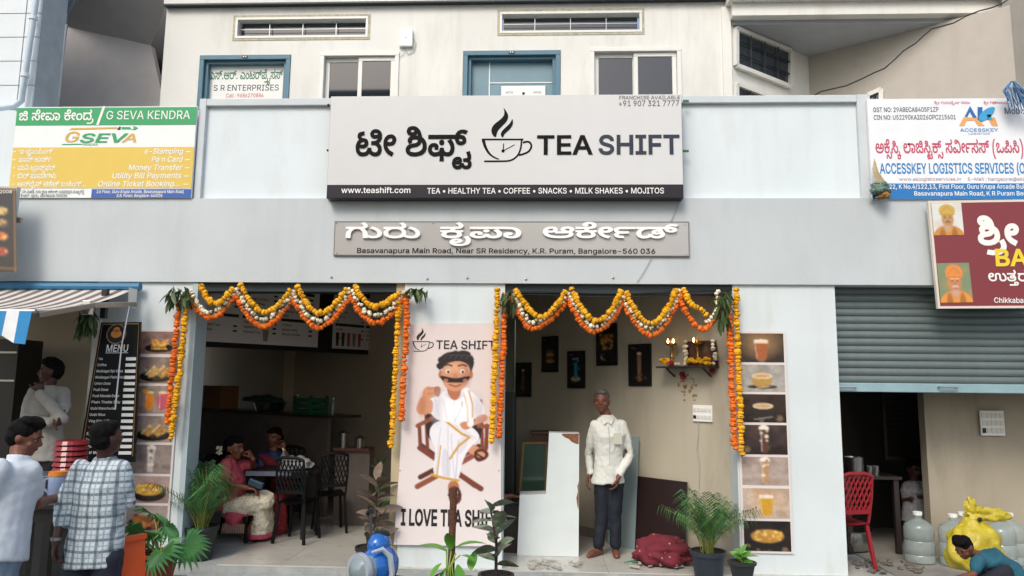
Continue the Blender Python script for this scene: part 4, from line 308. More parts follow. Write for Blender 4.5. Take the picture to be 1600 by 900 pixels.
KL = {"!":[288,[25,58,-1,124,24,0,-1,-124],[36,-2,-8,2,-8,10,0,9,4,7,8,5,8,0,8,-5,4,-7,0,-9,-2,-3,-6,-7]],
"(":[391,[31,74,2,28,5,28,14,41,10,22,22,0,-12,-26,-8,-28,-9,-40,-1,-25,3,-33,5,-23,22,-52,-22,0,-9,18,-14,36,-7,36]],
")":[391,[14,-34,21,53,6,23,3,32,-2,25,-8,40,-9,28,-11,26,21,0,11,-22,14,-41,6,-42,0,-32,-3,-18,-11,-37,-17,-35]],
"+":[648,[70,12,0,118,21,0,0,-118],[22,62,0,19,118,0,0,-19]],
",":[269,[13,-44,11,70,25,0,-19,-70]],
"-":[648,[120,88,0,-20,-79,0,0,20]],
".":[269,[34,-2,-8,2,-6,7,-2,3,0,9,4,7,8,5,8,0,8,-5,4,-7,0,-9,-8,-10]],
"/":[360,[84,190,-58,-217,-20,0,58,217]],
"0":[648,[81,-2,-13,1,-11,3,-11,6,-8,9,-8,11,-5,12,-7,32,-1,19,4,35,4,15,13,24,9,8,10,7,11,3,13,1,13,-1,11,-3,11,-7,8,-8,13,-24,5,-15,3,-35,-3,-36,-10,-27,-8,-11,-8,-9,-10,-6,-12,-3],[81,18,16,4,7,4,10,16,6,21,2,28,-2,28,-6,21,-10,16,-14,7,-17,0,-8,-3,-12,-11,-5,-9,-6,-21,-2,-13,0,-30,2,-13,6,-21,5,-9,12,-11]],
"1":[648,[28,0,0,20,112,0,0,-20],[99,182,0,-182,-23,0,0,160,-45,-32,0,25,39,29]],
"2":[648,[23,0,0,17,77,85,10,16,4,15,-2,12,-6,9,-9,6,-17,4,-13,-2,-10,-5,-9,-14,-2,-13,-22,0,3,20,4,8,12,14,17,9,10,3,21,0,9,-3,9,-3,15,-12,9,-15,2,-8,1,-16,-6,-19,-17,-23,-58,-65,84,0,0,-20]],
"3":[648,[78,-2,-21,2,-19,8,-7,5,-11,15,-5,18,24,0,3,-11,7,-8,10,-6,12,-3,14,0,13,4,10,6,4,5,3,5,2,14,-2,12,-6,10,-11,9,-8,3,-8,2,-26,0,0,18,46,56,-78,0,0,20,109,0,0,-17,-57,-66,0,4,24,-1,19,-9,7,-7,6,-7,7,-18,1,-10,-4,-19,-4,-8,-13,-14,-19,-10]],
"4":[648,[15,37,0,19,72,126,23,0,-71,-125,108,0,0,-20],[100,0,0,114,22,0,0,-114]],
"5":[648,[79,-2,-20,2,-17,8,-6,6,-10,15,-4,17,22,0,3,-10,10,-12,16,-6,13,0,12,5,10,9,4,5,4,13,0,15,-4,14,-4,5,-10,9,-6,3,-20,2,-12,-2,-14,-7,-22,3,11,90,96,0,0,-20,-76,0,-7,-54,10,6,18,5,14,-1,15,-4,13,-7,10,-11,7,-14,4,-15,0,-20,-3,-11,-10,-18,-16,-13,-10,-4]],
"6":[648,[81,-2,-21,3,-17,10,-7,7,-10,18,-2,10,0,20,5,19,11,23,50,74,25,0,-61,-89,-2,0,11,12,7,4,9,3,15,-1,19,-6,7,-5,12,-14,6,-19,0,-22,-7,-19,-12,-15,-17,-10],[81,18,13,2,15,11,7,18,0,14,-2,7,-5,11,-15,11,-20,2,-6,-2,-11,-6,-10,-16,-2,-14,2,-14,10,-16,11,-6]],
"7":[648,[35,0,81,162,-94,0,0,20,118,0,0,-22,-81,-160]],
"8":[648,[81,-2,-23,2,-18,9,-14,13,-6,17,-1,17,7,20,16,14,12,4,-15,10,-11,14,-2,9,0,18,2,8,10,15,14,10,9,4,20,2,20,-2,9,-4,14,-10,6,-7,6,-16,0,-18,-7,-17,-6,-6,-15,-10,12,-4,6,-4,13,-16,5,-22,-4,-18,-4,-8,-14,-13,-18,-9],[81,18,21,4,10,6,4,5,4,11,0,6,0,6,-5,12,-9,8,-11,6,-7,2,-21,-2,-17,-10,-4,-4,-4,-12,0,-12,4,-11,4,-5,10,-6],[81,104,17,4,5,2,7,8,4,16,-4,16,-12,11,-11,3,-18,-2,-5,-1,-9,-7,-7,-14,0,-12,4,-10,12,-10]],
"9":[648,[81,184,21,-3,17,-10,7,-7,10,-18,2,-10,0,-21,-5,-18,-11,-23,-50,-74,-25,0,61,89,2,0,-8,-10,-15,-8,-19,0,-19,6,-14,12,-9,16,-2,10,0,22,7,19,12,15,17,10],[81,164,-13,-2,-6,-2,-9,-9,-6,-11,-2,-14,2,-14,6,-12,5,-4,16,-8,14,0,12,4,4,4,8,10,3,6,1,21,-4,13,-12,14,-6,2]],
":":[269,[34,-2,-8,2,-6,7,-2,3,0,9,4,7,8,5,8,0,8,-5,4,-7,0,-9,-8,-10],[34,97,-8,2,-6,7,-2,4,0,8,4,7,8,5,8,0,8,-5,4,-7,0,-8,-8,-11]],
"@":[966,[128,-48,-34,3,-28,10,-22,16,-16,22,-6,13,-6,31,0,34,6,30,13,25,9,10,10,9,24,13,30,7,33,0,28,-7,23,-14,16,-18,12,-22,4,-12,2,-24,-1,-26,-3,-16,-6,-15,-9,-11,-6,-4,-17,-2,-13,2,-9,4,-8,6,-3,8,-7,-9,-12,-8,-16,-3,-19,4,-8,4,-12,14,-7,18,-2,21,0,11,6,18,5,9,13,12,16,7,17,0,13,-4,12,-8,0,10,19,0,1,-86,3,-8,7,-4,5,-1,10,3,7,8,3,14,2,20,-1,22,-4,20,-4,9,-11,16,-8,7,-18,11,-11,4,-26,3,-26,-3,-11,-3,-20,-12,-8,-7,-13,-19,-8,-23,-3,-27,1,-15,5,-25,11,-22,7,-8,18,-14,23,-8,14,-2,27,0,34,9,5,-17,-33,-9],[118,23,13,2,5,3,5,4,6,10,3,15,0,18,-3,14,-7,9,-15,6,-7,0,-12,-2,-10,-7,-8,-16,-1,-20,5,-20,7,-10,5,-3]],
"A":[690,[6,0,66,182,27,0,67,-182,-24,0,-41,115,-17,56,4,0,-12,-39,-45,-132],[40,51,0,20,93,0,0,-20]],
"B":[654,[22,0,0,182,76,-1,20,-6,14,-10,8,-15,2,-8,-2,-22,-8,-14,-10,-7,-10,-3,0,-2,18,-6,14,-15,5,-15,1,-10,-1,-8,-6,-16,-11,-13,-18,-8,-26,-3],[45,20,56,1,10,3,7,5,8,12,1,8,-2,11,-6,10,-9,8,-14,4,-51,0],[45,102,47,0,16,7,8,8,4,10,-1,13,-7,13,-7,5,-8,2,-52,2]],
"C":[730,[96,-2,-16,1,-13,3,-13,7,-11,9,-10,10,-7,13,-6,15,-4,16,0,37,4,17,6,14,7,14,10,10,11,9,13,6,13,4,16,1,17,-2,17,-5,20,-14,10,-13,9,-25,-23,0,-7,16,-11,12,-15,7,-17,3,-21,-4,-17,-11,-13,-18,-4,-11,-3,-28,3,-28,10,-21,15,-15,9,-4,21,-4,17,3,19,10,7,9,7,16,23,0,-9,-25,-16,-18,-22,-12]],
"D":[722,[79,0,-44,0,0,20,56,2,13,2,19,12,7,8,10,20,3,27,-3,27,-4,11,-13,17,-8,7,-11,5,-24,4,-46,0,0,20,64,-1,15,-4,13,-6,12,-8,10,-11,8,-12,5,-15,3,-16,0,-36,-3,-16,-5,-15,-8,-12,-10,-10,-12,-9,-14,-6,-16,-4],[45,182,0,-182,-23,0,0,182]],
"E":[601,[22,0,0,182,111,0,0,-20,-88,0,0,-60,82,0,0,-20,-82,0,0,-62,89,0,0,-20]],
"F":[590,[22,0,0,182,110,0,0,-20,-87,0,0,-63,79,0,0,-21,-79,0,0,-78]],
"G":[746,[96,-2,-15,1,-15,3,-12,7,-12,9,-9,10,-8,13,-5,15,-4,16,0,37,4,17,5,14,8,14,9,10,12,9,12,6,14,4,15,1,18,-2,24,-9,13,-11,11,-13,7,-15,2,-9,-24,0,-8,15,-11,12,-14,8,-18,3,-20,-4,-9,-5,-8,-6,-13,-18,-7,-24,0,-30,3,-13,10,-21,15,-15,10,-4,20,-4,10,1,18,6,13,11,5,7,3,8,3,20,7,-1,-54,0,0,21,70,0,-1,-35,-3,-13,-13,-22,-19,-16,-12,-4]],
"H":[743,[22,0,0,182,23,0,0,-79,95,0,0,79,24,0,0,-182,-24,0,0,83,-95,0,0,-83]],
"I":[441,[11,0,0,20,33,0,0,142,-33,0,0,20,88,0,0,-20,-32,0,0,-142,32,0,0,-20]],
"J":[571,[66,-2,-14,1,-14,5,-11,8,-8,10,-5,14,-2,26,24,0,0,-20,3,-9,5,-7,6,-4,16,-4,9,1,8,3,6,4,5,7,4,19,0,130,23,0,0,-130,-2,-16,-5,-14,-8,-10,-12,-8,-12,-5]],
"K":[672,[38,52,0,25,25,31,67,74,31,0],[22,0,0,182,23,0,0,-182],[134,0,-66,92,14,18,79,-110]],
"L":[565,[22,0,0,182,23,0,0,-162,85,0,0,-20]],
"M":[903,[22,0,0,182,33,0,47,-120,14,-45,-6,0,12,35,49,130,33,0,0,-182,-23,0,1,164,2,0,-13,-40,-48,-124,-20,0,-41,104,-21,60,2,0,1,-15,0,-149]],
"N":[753,[22,0,0,182,27,0,79,-124,21,-39,-3,0,-3,38,0,125,23,0,0,-182,-27,0,-72,113,-28,49,4,0,1,-25,1,-137]],
"O":[765,[96,-2,-15,1,-14,3,-13,7,-11,9,-10,10,-7,13,-6,15,-4,16,-1,19,1,18,4,17,6,14,7,14,10,10,11,9,13,6,14,4,15,1,15,-1,13,-4,13,-6,11,-9,10,-10,8,-14,6,-14,4,-35,-1,-19,-3,-16,-6,-15,-8,-13,-10,-10,-11,-9,-13,-7,-13,-3],[96,19,10,1,19,7,15,15,6,10,4,11,4,28,-4,28,-10,21,-7,8,-17,11,-20,4,-11,-1,-10,-3,-17,-11,-13,-18,-7,-24,0,-30,3,-13,10,-21,7,-8,17,-11]],
"P":[639,[22,0,0,182,76,-1,11,-3,10,-4,15,-12,6,-9,6,-19,0,-20,-6,-20,-6,-8,-15,-12,-10,-5,-25,-3,-44,0,0,20,52,1,14,4,6,4,7,10,4,12,0,14,-4,12,-7,10,-12,6,-17,3,-38,0,0,-162]],
"R":[644,[22,0,0,182,76,-1,11,-2,10,-5,15,-12,6,-7,6,-19,0,-21,-6,-18,-6,-8,-15,-11,-21,-7,-14,-1,-49,0,0,21,57,1,8,1,12,6,7,9,4,11,0,14,-4,11,-7,10,-12,6,-17,2,-38,0,0,-162],[126,0,-44,82,27,0,44,-82]],
"S":[642,[80,-3,-24,3,-19,8,-7,6,-11,15,-5,19,24,0,4,-12,7,-10,5,-3,13,-4,21,-1,14,4,16,11,5,11,1,6,-2,10,-11,11,-17,7,-42,12,-20,14,-7,8,-4,10,-2,11,1,10,8,17,6,7,7,6,19,9,22,2,22,-2,10,-4,16,-10,10,-15,4,-17,-23,0,-2,8,-4,7,-7,5,-8,5,-19,3,-14,-2,-12,-5,-8,-7,-5,-10,0,-12,2,-5,8,-8,10,-5,55,-18,16,-11,11,-16,2,-15,0,-10,-8,-17,-6,-8,-16,-11,-10,-4]],
"T":[646,[12,162,0,20,138,0,0,-20,-58,0,0,-162,-23,0,0,162]],
"U":[744,[93,-3,-26,4,-11,5,-18,14,-7,8,-5,11,-4,23,0,120,23,0,0,-118,3,-16,8,-14,12,-10,7,-3,18,-3,18,3,8,3,6,5,10,11,5,15,1,9,0,118,23,0,0,-120,-4,-23,-11,-19,-19,-14,-11,-5]],
"V":[690,[73,0,-67,182,25,0,38,-108,20,-63,-5,0,4,15,54,156,24,0,-66,-182]],
"Y":[679,[73,0,0,74,-67,108,27,0,44,-72,13,-28,-10,0,7,16,49,84,27,0,-67,-108,0,-74]],
"Z":[629,[16,0,0,16,89,132,16,22,3,-8,-109,0,0,20,126,0,0,-17,-88,-130,-17,-23,-3,8,109,0,0,-20]],
"a":[562,[58,-3,-17,2,-7,3,-12,8,-8,13,-2,7,-1,9,2,13,6,10,14,10,19,5,44,7,2,3,1,5,-1,10,-4,8,-8,6,-16,3,-11,-1,-9,-4,-8,-6,-6,-9,-21,7,4,8,10,11,20,10,14,3,17,0,17,-5,11,-7,8,-10,4,-16,1,-100,-21,0,0,18,-2,0,-4,-6,-12,-9,-10,-5],[61,16,15,2,15,10,8,16,0,24,-16,-5,-35,-6,-11,-7,-4,-12,4,-12,10,-7]],
"b":[612,[83,-3,-9,1,-12,4,-9,6,-10,13,-3,0,0,-21,-21,0,0,182,22,0,0,-68,2,0,9,14,10,6,12,4,20,-1,10,-3,16,-11,8,-8,9,-21,3,-26,0,-14,-7,-24,-12,-18,-8,-6,-19,-8],[79,17,15,3,7,4,5,5,8,13,4,17,0,18,-4,17,-8,13,-11,9,-7,2,-9,0,-15,-2,-11,-8,-4,-6,-6,-16,-1,-28,7,-24,9,-11,14,-5]],
"c":[571,[75,-3,-12,1,-21,8,-16,15,-10,21,-2,12,0,27,2,13,10,20,8,9,8,7,21,7,18,1,13,-2,10,-5,14,-10,7,-9,5,-12,-21,-6,-5,10,-7,8,-10,5,-12,1,-9,0,-14,-7,-10,-11,-3,-7,-4,-25,2,-18,5,-15,10,-11,14,-6,16,-1,16,7,7,8,5,10,20,-6,-8,-16,-12,-13,-16,-7]],
"d":[612,[70,-3,-10,1,-20,8,-8,6,-12,18,-6,24,0,28,2,12,4,11,12,18,8,7,20,7,19,1,13,-4,8,-6,10,-14,2,0,0,68,22,0,0,-182,-22,0,0,21,-2,0,-10,-13,-9,-6,-5,-3],[74,17,8,1,13,5,5,5,8,14,4,16,0,20,-4,16,-8,14,-11,8,-15,2,-8,0,-14,-6,-10,-11,-3,-7,-4,-26,4,-26,8,-13,5,-5,6,-4]],
"e":[583,[77,-3,-13,1,-22,8,-16,15,-10,21,-3,25,3,26,4,11,13,18,9,7,20,8,12,1,14,-2,14,-4,13,-9,10,-13,3,-8,5,-20,1,-21,-106,0,0,18,94,0,-10,-7,-2,17,-6,14,-9,10,-13,5,-8,1,-15,-3,-11,-8,-8,-11,-4,-14,0,-29,4,-16,9,-12,13,-7,20,-2,17,6,7,6,4,9,21,-6,-2,-7,-9,-11,-11,-9,-15,-6]],
"f":[370,[83,136,0,-18,-81,0,0,18],[29,0,0,155,3,14,3,5,9,9,12,5,12,2,20,-3,-6,-19,-7,2,-11,0,-4,-2,-7,-7,-2,-11,0,-150]],
"g":[613,[74,-54,-18,2,-14,5,-12,7,-12,14,18,11,11,-11,14,-7,13,-2,20,4,8,4,6,6,3,9,1,37,-2,0,-6,-9,-8,-7,-10,-5,-8,-1,-18,0,-10,3,-17,10,-13,16,-4,11,-3,26,3,25,4,12,12,17,18,11,21,4,15,-2,15,-8,9,-14,3,0,0,22,21,0,0,-140,-4,-20,-10,-15,-7,-5,-18,-8],[74,22,8,0,13,5,5,5,8,12,4,25,-4,26,-8,13,-5,4,-13,6,-16,0,-8,-2,-11,-9,-8,-13,-2,-8,-2,-17,2,-17,6,-14,9,-10,7,-4]],
"h":[591,[41,82,0,-82,-22,0,0,182,22,0,0,-78,-3,0,10,20,15,11,19,3,9,0,15,-6,7,-4,10,-12,5,-18,0,-98,-22,0,0,85,0,9,-8,16,-6,4,-8,4,-15,0,-11,-4,-12,-12,-4,-13]],
"i":[242,[19,0,0,136,22,0,0,-136],[30,159,-10,4,-4,5,0,11,4,5,5,3,11,0,9,-8,0,-11,-4,-5]],
"k":[549,[40,49,0,27,4,0,58,60,28,0,-64,-64,-2,0],[19,0,0,182,22,0,0,-182],[106,0,-53,67,16,15,65,-82]],
"l":[275,[50,-1,-17,4,-6,4,-7,14,-1,161,22,0,1,-154,2,-6,3,-2,15,0,4,-19]],
"m":[876,[19,0,0,136,22,0,0,-30,-2,0,5,13,8,10,10,6,11,3,15,0,8,-3,7,-5,9,-15,3,-9,-3,0,5,12,4,6,16,11,13,3,14,0,14,-4,6,-4,10,-12,5,-16,1,-102,-22,0,-1,100,-3,8,-4,4,-13,6,-7,1,-16,-4,-7,-6,-5,-9,-2,-11,0,-89,-22,0,0,101,-7,11,-12,6,-7,1,-10,-2,-10,-5,-6,-8,-3,-5,-2,-13,0,-86]],
"n":[591,[41,82,0,-82,-22,0,0,136,21,0,0,-32,-2,0,10,20,15,11,19,3,9,0,15,-6,7,-4,9,-12,6,-18,0,-98,-22,0,0,85,0,9,-8,16,-6,4,-8,4,-15,0,-11,-4,-12,-12,-4,-13]],
"o":[600,[75,-3,-12,1,-21,8,-16,15,-10,21,-2,12,0,27,2,13,10,20,16,16,10,4,11,3,24,0,21,-7,8,-7,14,-18,4,-11,3,-26,-3,-26,-10,-21,-16,-15,-21,-8],[75,17,9,1,14,6,5,5,8,13,3,16,0,18,-3,16,-8,14,-12,9,-7,3,-18,0,-14,-7,-10,-11,-3,-7,-3,-17,0,-18,6,-23,10,-11,7,-4]],
"p":[612,[19,-51,0,187,21,0,0,-22,3,0,14,17,10,5,7,2,20,-1,10,-3,16,-11,13,-18,7,-23,0,-14,-3,-26,-9,-22,-7,-8,-17,-11,-21,-4,-9,1,-12,4,-9,6,-10,13,-2,0,0,-72],[79,17,15,3,7,4,5,5,8,13,4,17,0,18,-4,17,-8,13,-11,9,-7,2,-9,0,-15,-2,-11,-8,-4,-6,-6,-16,-1,-28,7,-24,9,-11,14,-5]],
"r":[376,[19,0,0,136,21,0,0,-20,2,0,8,12,12,8,8,2,18,0,0,-22,-19,1,-11,-4,-9,-7,-6,-9,-2,-11,0,-86]],
"s":[528,[66,-3,-18,2,-14,5,-11,9,-5,6,-5,14,21,5,2,-7,9,-9,13,-5,16,0,8,2,11,8,4,10,-3,9,-6,6,-5,2,-41,10,-16,11,-8,14,0,17,2,7,9,12,21,11,27,2,15,-4,11,-7,9,-10,5,-12,-20,-5,-9,14,-12,5,-8,1,-8,-1,-12,-5,-8,-9,0,-10,5,-7,10,-6,39,-10,10,-5,12,-12,2,-8,1,-16,-6,-14,-5,-6,-14,-9,-9,-2]],
"t":[327,[73,136,0,-18,-71,0,0,18],[23,169,22,0,0,-139,3,-8,4,-2,9,-2,11,1,5,-18,-17,-3,-10,1,-10,3,-7,6,-6,7,-3,8]],
"u":[591,[66,-2,-17,3,-8,3,-11,10,-8,16,-3,20,0,86,22,0,1,-94,8,-15,6,-5,16,-4,12,2,10,6,10,15,2,14,0,81,22,0,0,-136,-21,0,0,33,3,0,-4,-11,-14,-16,-8,-4]],
"v":[562,[59,0,-53,136,25,0,29,-80,14,-50,-8,0,15,50,29,80,24,0,-52,-136]],
"w":[818,[50,0,-42,136,24,0,21,-77,11,-45,-4,0,4,24,27,98,23,0,19,-68,12,-54,-4,0,5,24,27,98,23,0,-41,-136,-22,0,-33,122,5,0,-2,-7,-31,-115]],
"y":[562,[17,-50,6,20,14,-2,5,2,8,7,9,22,-53,137,25,0,29,-80,14,-50,-8,0,15,50,29,80,24,0,-60,-156,-6,-13,-12,-13,-11,-4,-12,-2]],
"•":[562,[70,34,-7,0,-12,5,-6,3,-9,11,-4,13,0,14,2,6,2,6,9,10,12,7,6,2,15,0,18,-9,8,-10,5,-12,1,-8,-3,-13,-3,-6,-8,-11,-12,-6]]}
KT = {"tea":[214,74,3,234,189,106],"guru":[25,63,49,63,3,23,65,152,60,3,10,240,74,93,180],"sr":[17,201,417,10,194,417,3,17,6,33,194,258,309,56,201],"seva":[212,3,270,74,161,60,3,240,74,6,40,122],"g1":[11,416,56,106,60,6,224,6,170],"g2":[152,60,187,3,134,60,180,93],"g3":[47,223,3,33,122,60,187,129,44,194],"g4":[226,196,3,152,60,53,219,25,52,280],"g5":[10,187,265,75,187,3,214,240,178,3,45,63,206,6,170,417,417,417],"g6":[420,257,74,3,47,57,216,415,3,25,63,49,63,3,23,65,152,60,3,10,240,74,93,180,415,3,45,56,53,42,43,276,49,3,47,63,24,121,49,270,111,415],"g7":[240,417,10,194,417,3,43,276,49,6,415,3,260,6,25,52,281,49,63,416,424,425,419,419,422,425],"ak":[9,240,129,236,96,3,159,60,212,236,106,168,129,3,56,233,74,93,56,201,3,411,20,224,236,412,3,258,309],"sri":[234,122,74],"utt":[13,38,111,49],"a0":[234,122,74,3,25,63,49,63,261,121,64,74,3,42,47,7],"a1":[234,122,74,3,25,252,74,162,60,48,3,42,47,7]}
_GC = {}
def glyph(tab, key, off):
    k = (id(tab), key, round(off))
    if k in _GC: return _GC[k]
    d = tab[key]; adv = d[0]; cs = []
    for v in d[1:]:
        x = y = 0; p = []
        for i in range(0, len(v), 2): x += v[i] * 4; y += v[i + 1] * 4; p.append((x, y))
        if off:
            n = len(p); o = []
            for i in range(n):
                a = Vector(p[i - 1]); b = Vector(p[i]); c2 = Vector(p[(i + 1) % n])
                d1 = (b - a).normalized(); d2 = (c2 - b).normalized()
                n1 = Vector((-d1.y, d1.x)); n2 = Vector((-d2.y, d2.x)); m = n1 + n2
                if m.length < .3: m = n1
                m.normalize(); kk = 1 / max(m.dot(n1), .6); o.append(tuple(b + m * off * kk))
            p = o
        cs.append(p)
    vs = []; es = []
    for p in cs:
        o = len(vs); vs += [Vector(q) for q in p]; es += [(o + i, o + (i + 1) % len(p)) for i in range(len(p))]
    if not vs: _GC[k] = (adv, [], [], []); return _GC[k]
    V, E_, F_, *_r = delaunay_2d_cdt(vs, es, [], 0, .01)
    tri = []
    for f in F_:
        cx = sum(V[i][0] for i in f) / len(f); cy = sum(V[i][1] for i in f) / len(f); wn = 0
        for p in cs:
            for i in range(len(p)):
                (x0, y0), (x1, y1) = p[i - 1], p[i]
                if (y0 <= cy) != (y1 <= cy):
                    xx = x0 + (cy - y0) / (y1 - y0) * (x1 - x0)
                    if xx > cx: wn += 1 if y1 > y0 else -1
        if wn != 0:
            a = sum(V[f[i - 1]][0] * V[f[i]][1] - V[f[i]][0] * V[f[i - 1]][1] for i in range(len(f)))
            tri.append(tuple(f) if a > 0 else tuple(f)[::-1])
    _GC[k] = (adv, [tuple(q) for q in V], tri, cs); return _GC[k]
def seq(s): return [(KG, g) for g in KT[s[1:]]] if s.startswith('@') else [(KL, ch) if ch in KL else (None, ch) for ch in s]
def seq_w(sq, off):
    return sum((glyph(t, k, off)[0] if t else 260) for t, k in sq)
def letters(mb, s, p0, width, cap, U=(1, 0, 0), V=(0, 0, 1), N=(0, -1, 0), bold=0, depth=0, lift=.0015, slant=0., split=None):
    """lay string s from p0 along U, stretched to width, capital height cap; split collects one MB per glyph"""
    sq = seq(s); tot = seq_w(sq, bold); sx = width / tot; sy = cap / (727 if not s.startswith('@') else 640)
    U = Vector(U); V = Vector(V); N = Vector(N); p0 = Vector(p0) + N * lift; x = 0; out = []
    for t, k in sq:
        if t is None: x += 260; continue
        adv, vs, tri, cs = glyph(t, k, bold)
        tgt = mb
        if split: tgt = MB().use(split); depth += .0011 if len(out) % 2 else -.0011
        if vs:
            pos = [p0 + U * ((x + a + b * slant) * sx) + V * (b * sy) for a, b in vs]
            if depth:
                n = len(pos); ec = {}
                for f in tri:
                    for i in range(len(f)): e = (f[i - 1], f[i]); ec[e] = ec.get(e, 0) + 1
                bd = [e for e in ec if (e[1], e[0]) not in ec]
                tgt.add([p + N * depth for p in pos] + pos, list(tri) + [(a, a + n, b + n, b) for a, b in bd])
            else: tgt.add(pos, tri)
        if split and vs: out.append(tgt)
        x += adv
    return out
def T(mb, s, px0, py, px1, capx, Y, **kw):      # text on an upright plane at depth Y, baseline from px0 to px1
    a = P(px0, py, Y); b = P(px1, py, Y); c = P(px0, py - capx, Y)
    return letters(mb, s, a, b.x - a.x, c.z - a.z, **kw)

# ---------------------------------------------------------------- printed pictures: vertex colours on a fine sheet
class Canvas:
    def __init__(s, w, h, bg, ss=3):
        s.w, s.h, s.ss = w, h, ss; s.W, s.H = w * ss, h * ss
        s.a = np.empty((s.H, s.W, 3)); s.a[:] = C(bg) if isinstance(bg, str) else bg
        s.x, s.y = np.meshgrid((np.arange(s.W) + .5) / s.W, (np.arange(s.H) + .5) / s.H)
    def _mix(s, m, col): m = m[..., None]; s.a = s.a * (1 - m) + np.array(C(col) if isinstance(col, str) else col) * m
    def ell(s, cx, cy, rx, ry, col, soft=.04, al=1., rot=0.):
        asp = s.H / s.W; dx = s.x - cx; dy = (s.y - cy) * asp; ry = ry * asp; c, n = math.cos(rot), math.sin(rot)
        u = dx * c + dy * n; v = -dx * n + dy * c
        d = np.sqrt((u / rx) ** 2 + (v / ry) ** 2); s._mix(np.clip((1 - d) / soft + .5, 0, 1) * al, col)
    def poly(s, pts, col, al=1.):
        m = np.zeros(s.x.shape, bool); n = len(pts)
        for i in range(n):
            (x0, y0), (x1, y1) = pts[i - 1], pts[i]
            if y0 == y1: continue
            c = ((y0 <= s.y) != (y1 <= s.y)) & (s.x < (x1 - x0) * (s.y - y0) / (y1 - y0) + x0); m ^= c
        s._mix(m.astype(float) * al, col)
    def line(s, pts, wd, col, al=1.):
        asp = s.H / s.W
        m = np.zeros(s.x.shape)
        for (x0, y0), (x1, y1) in zip(pts, pts[1:]):
            y0 *= asp; y1 *= asp; X = s.x; Yy = s.y * asp; dx, dy = x1 - x0, y1 - y0; L = dx * dx + dy * dy + 1e-9
            t = np.clip(((X - x0) * dx + (Yy - y0) * dy) / L, 0, 1); d = np.hypot(X - x0 - t * dx, Yy - y0 - t * dy); m = np.maximum(m, d < wd / 2)
        s._mix(m.astype(float) * al, col)
    def rect(s, x0, y0, x1, y1, col, al=1.): s._mix(((s.x >= x0) & (s.x <= x1) & (s.y >= y0) & (s.y <= y1)).astype(float) * al, col)
    def grad(s, c0, c1, y0=0, y1=1):
        t = np.clip((s.y - y0) / (y1 - y0), 0, 1)[..., None]; s.a = np.array(C(c0)) * (1 - t) + np.array(C(c1)) * t
    def blobs(s, n, x0, y0, x1, y1, r, cols, rng, soft=.5, al=.8):
        for i in range(n):
            rr = r * (0.6 + .8 * rng.random()); s.ell(x0 + (x1 - x0) * rng.random(), y0 + (y1 - y0) * rng.random(), rr, rr * s.W / s.H, cols[int(rng.random() * len(cols))], soft, al, rng.random() * 3)
    def sheet(s, name, c00, c10, c01, material, parent, label=None, off=None):
        """c00 top left, c10 top right, c01 bottom left"""
        a = s.a.reshape(s.h, s.ss, s.w, s.ss, 3).mean((1, 3)); c00, c10, c01 = Vector(c00), Vector(c10), Vector(c01)
        U = (c10 - c00); V = (c01 - c00); org = ORG[parent]
        n = s.w; m = s.h; vs = [tuple(c00 + U * (i / n) + V * (j / m) - org) for j in range(m + 1) for i in range(n + 1)]
        fs = [(j * (n + 1) + i, (j + 1) * (n + 1) + i, (j + 1) * (n + 1) + i + 1, j * (n + 1) + i + 1) for j in range(m) for i in range(n)]
        me = bpy.data.meshes.new(name); me.from_pydata(vs, [], fs); me.materials.append(material)
        ca = me.color_attributes.new('print', 'FLOAT_COLOR', 'CORNER')
        cl = np.ones((m, n, 4, 4)); cl[..., :3] = a[:, :, None, :]
        # soften between cells: corner colours are averages of neighbours
        pad = np.pad(a, ((1, 1), (1, 1), (0, 0)), 'edge'); vert = (pad[:-1, :-1] + pad[1:, :-1] + pad[:-1, 1:] + pad[1:, 1:]) / 4
        cl[:, :, 0, :3] = vert[:-1, :-1]; cl[:, :, 1, :3] = vert[1:, :-1]; cl[:, :, 2, :3] = vert[1:, 1:]; cl[:, :, 3, :3] = vert[:-1, 1:]
        ca.data.foreach_set('color', cl.reshape(-1)); me.update()
        o = bpy.data.objects.new(name, me); COL.objects.link(o); o.parent = parent; ORG[o] = org
        if label: o['label'] = label
        return o
PRINT = mat('printed_sheet', (1, 1, 1), .45, var=.04, attr='print', scale=3)
PRINT_GLOSS = mat('printed_gloss', (1, 1, 1), .22, var=.04, attr='print', scale=3, coat=.3)
# ================================================================ THE BUILDING
M_white = mat('white_wall', '#d0d9da', .75, var=.06, scale=1.2, bump=.12, bscale=35, dirt='#b3b3a8', dirt_s=1.1)
M_upper = mat('cream_wall', '#dfdfd9', .8, var=.07, scale=1.0, bump=.15, bscale=30, dirt='#b5b1a4', dirt_s=.9)
M_par = mat('parapet_white', '#d6e0e3', .7, var=.05, scale=1.5, bump=.12, bscale=30, dirt='#c6cac9', dirt_s=1.6)
M_border = mat('parapet_border', '#c6cdd0', .7, var=.06, bump=.1)
M_fas = mat('grey_fascia', '#bdc4c6', .7, var=.07, scale=1.3, bump=.14, bscale=28, dirt='#aab1b3', dirt_s=1.2)
M_in = mat('room_wall', '#b5ad9a', .8, var=.08, scale=1.5, bump=.08, dirt='#8b7f6b', dirt_s=1.0)
M_inL = mat('room_wall_brown', '#c0b39f', .85, var=.08, scale=1.5)
M_ceil = mat('ceiling_paint', '#a9a49a', .85, var=.05)
M_tile = mat('floor_tile', '#bdbbb2', .22, var=.1, scale=3, dirt='#8d887c', dirt_s=2.5)
M_conc = mat('concrete', '#9da19f', .85, var=.2, scale=5, bump=.5, bscale=40, dirt='#77746c', dirt_s=3)
M_road = mat('road', '#6b6a66', .9, var=.25, scale=3, bump=.6, bscale=60, dirt='#4c4a46', dirt_s=2)
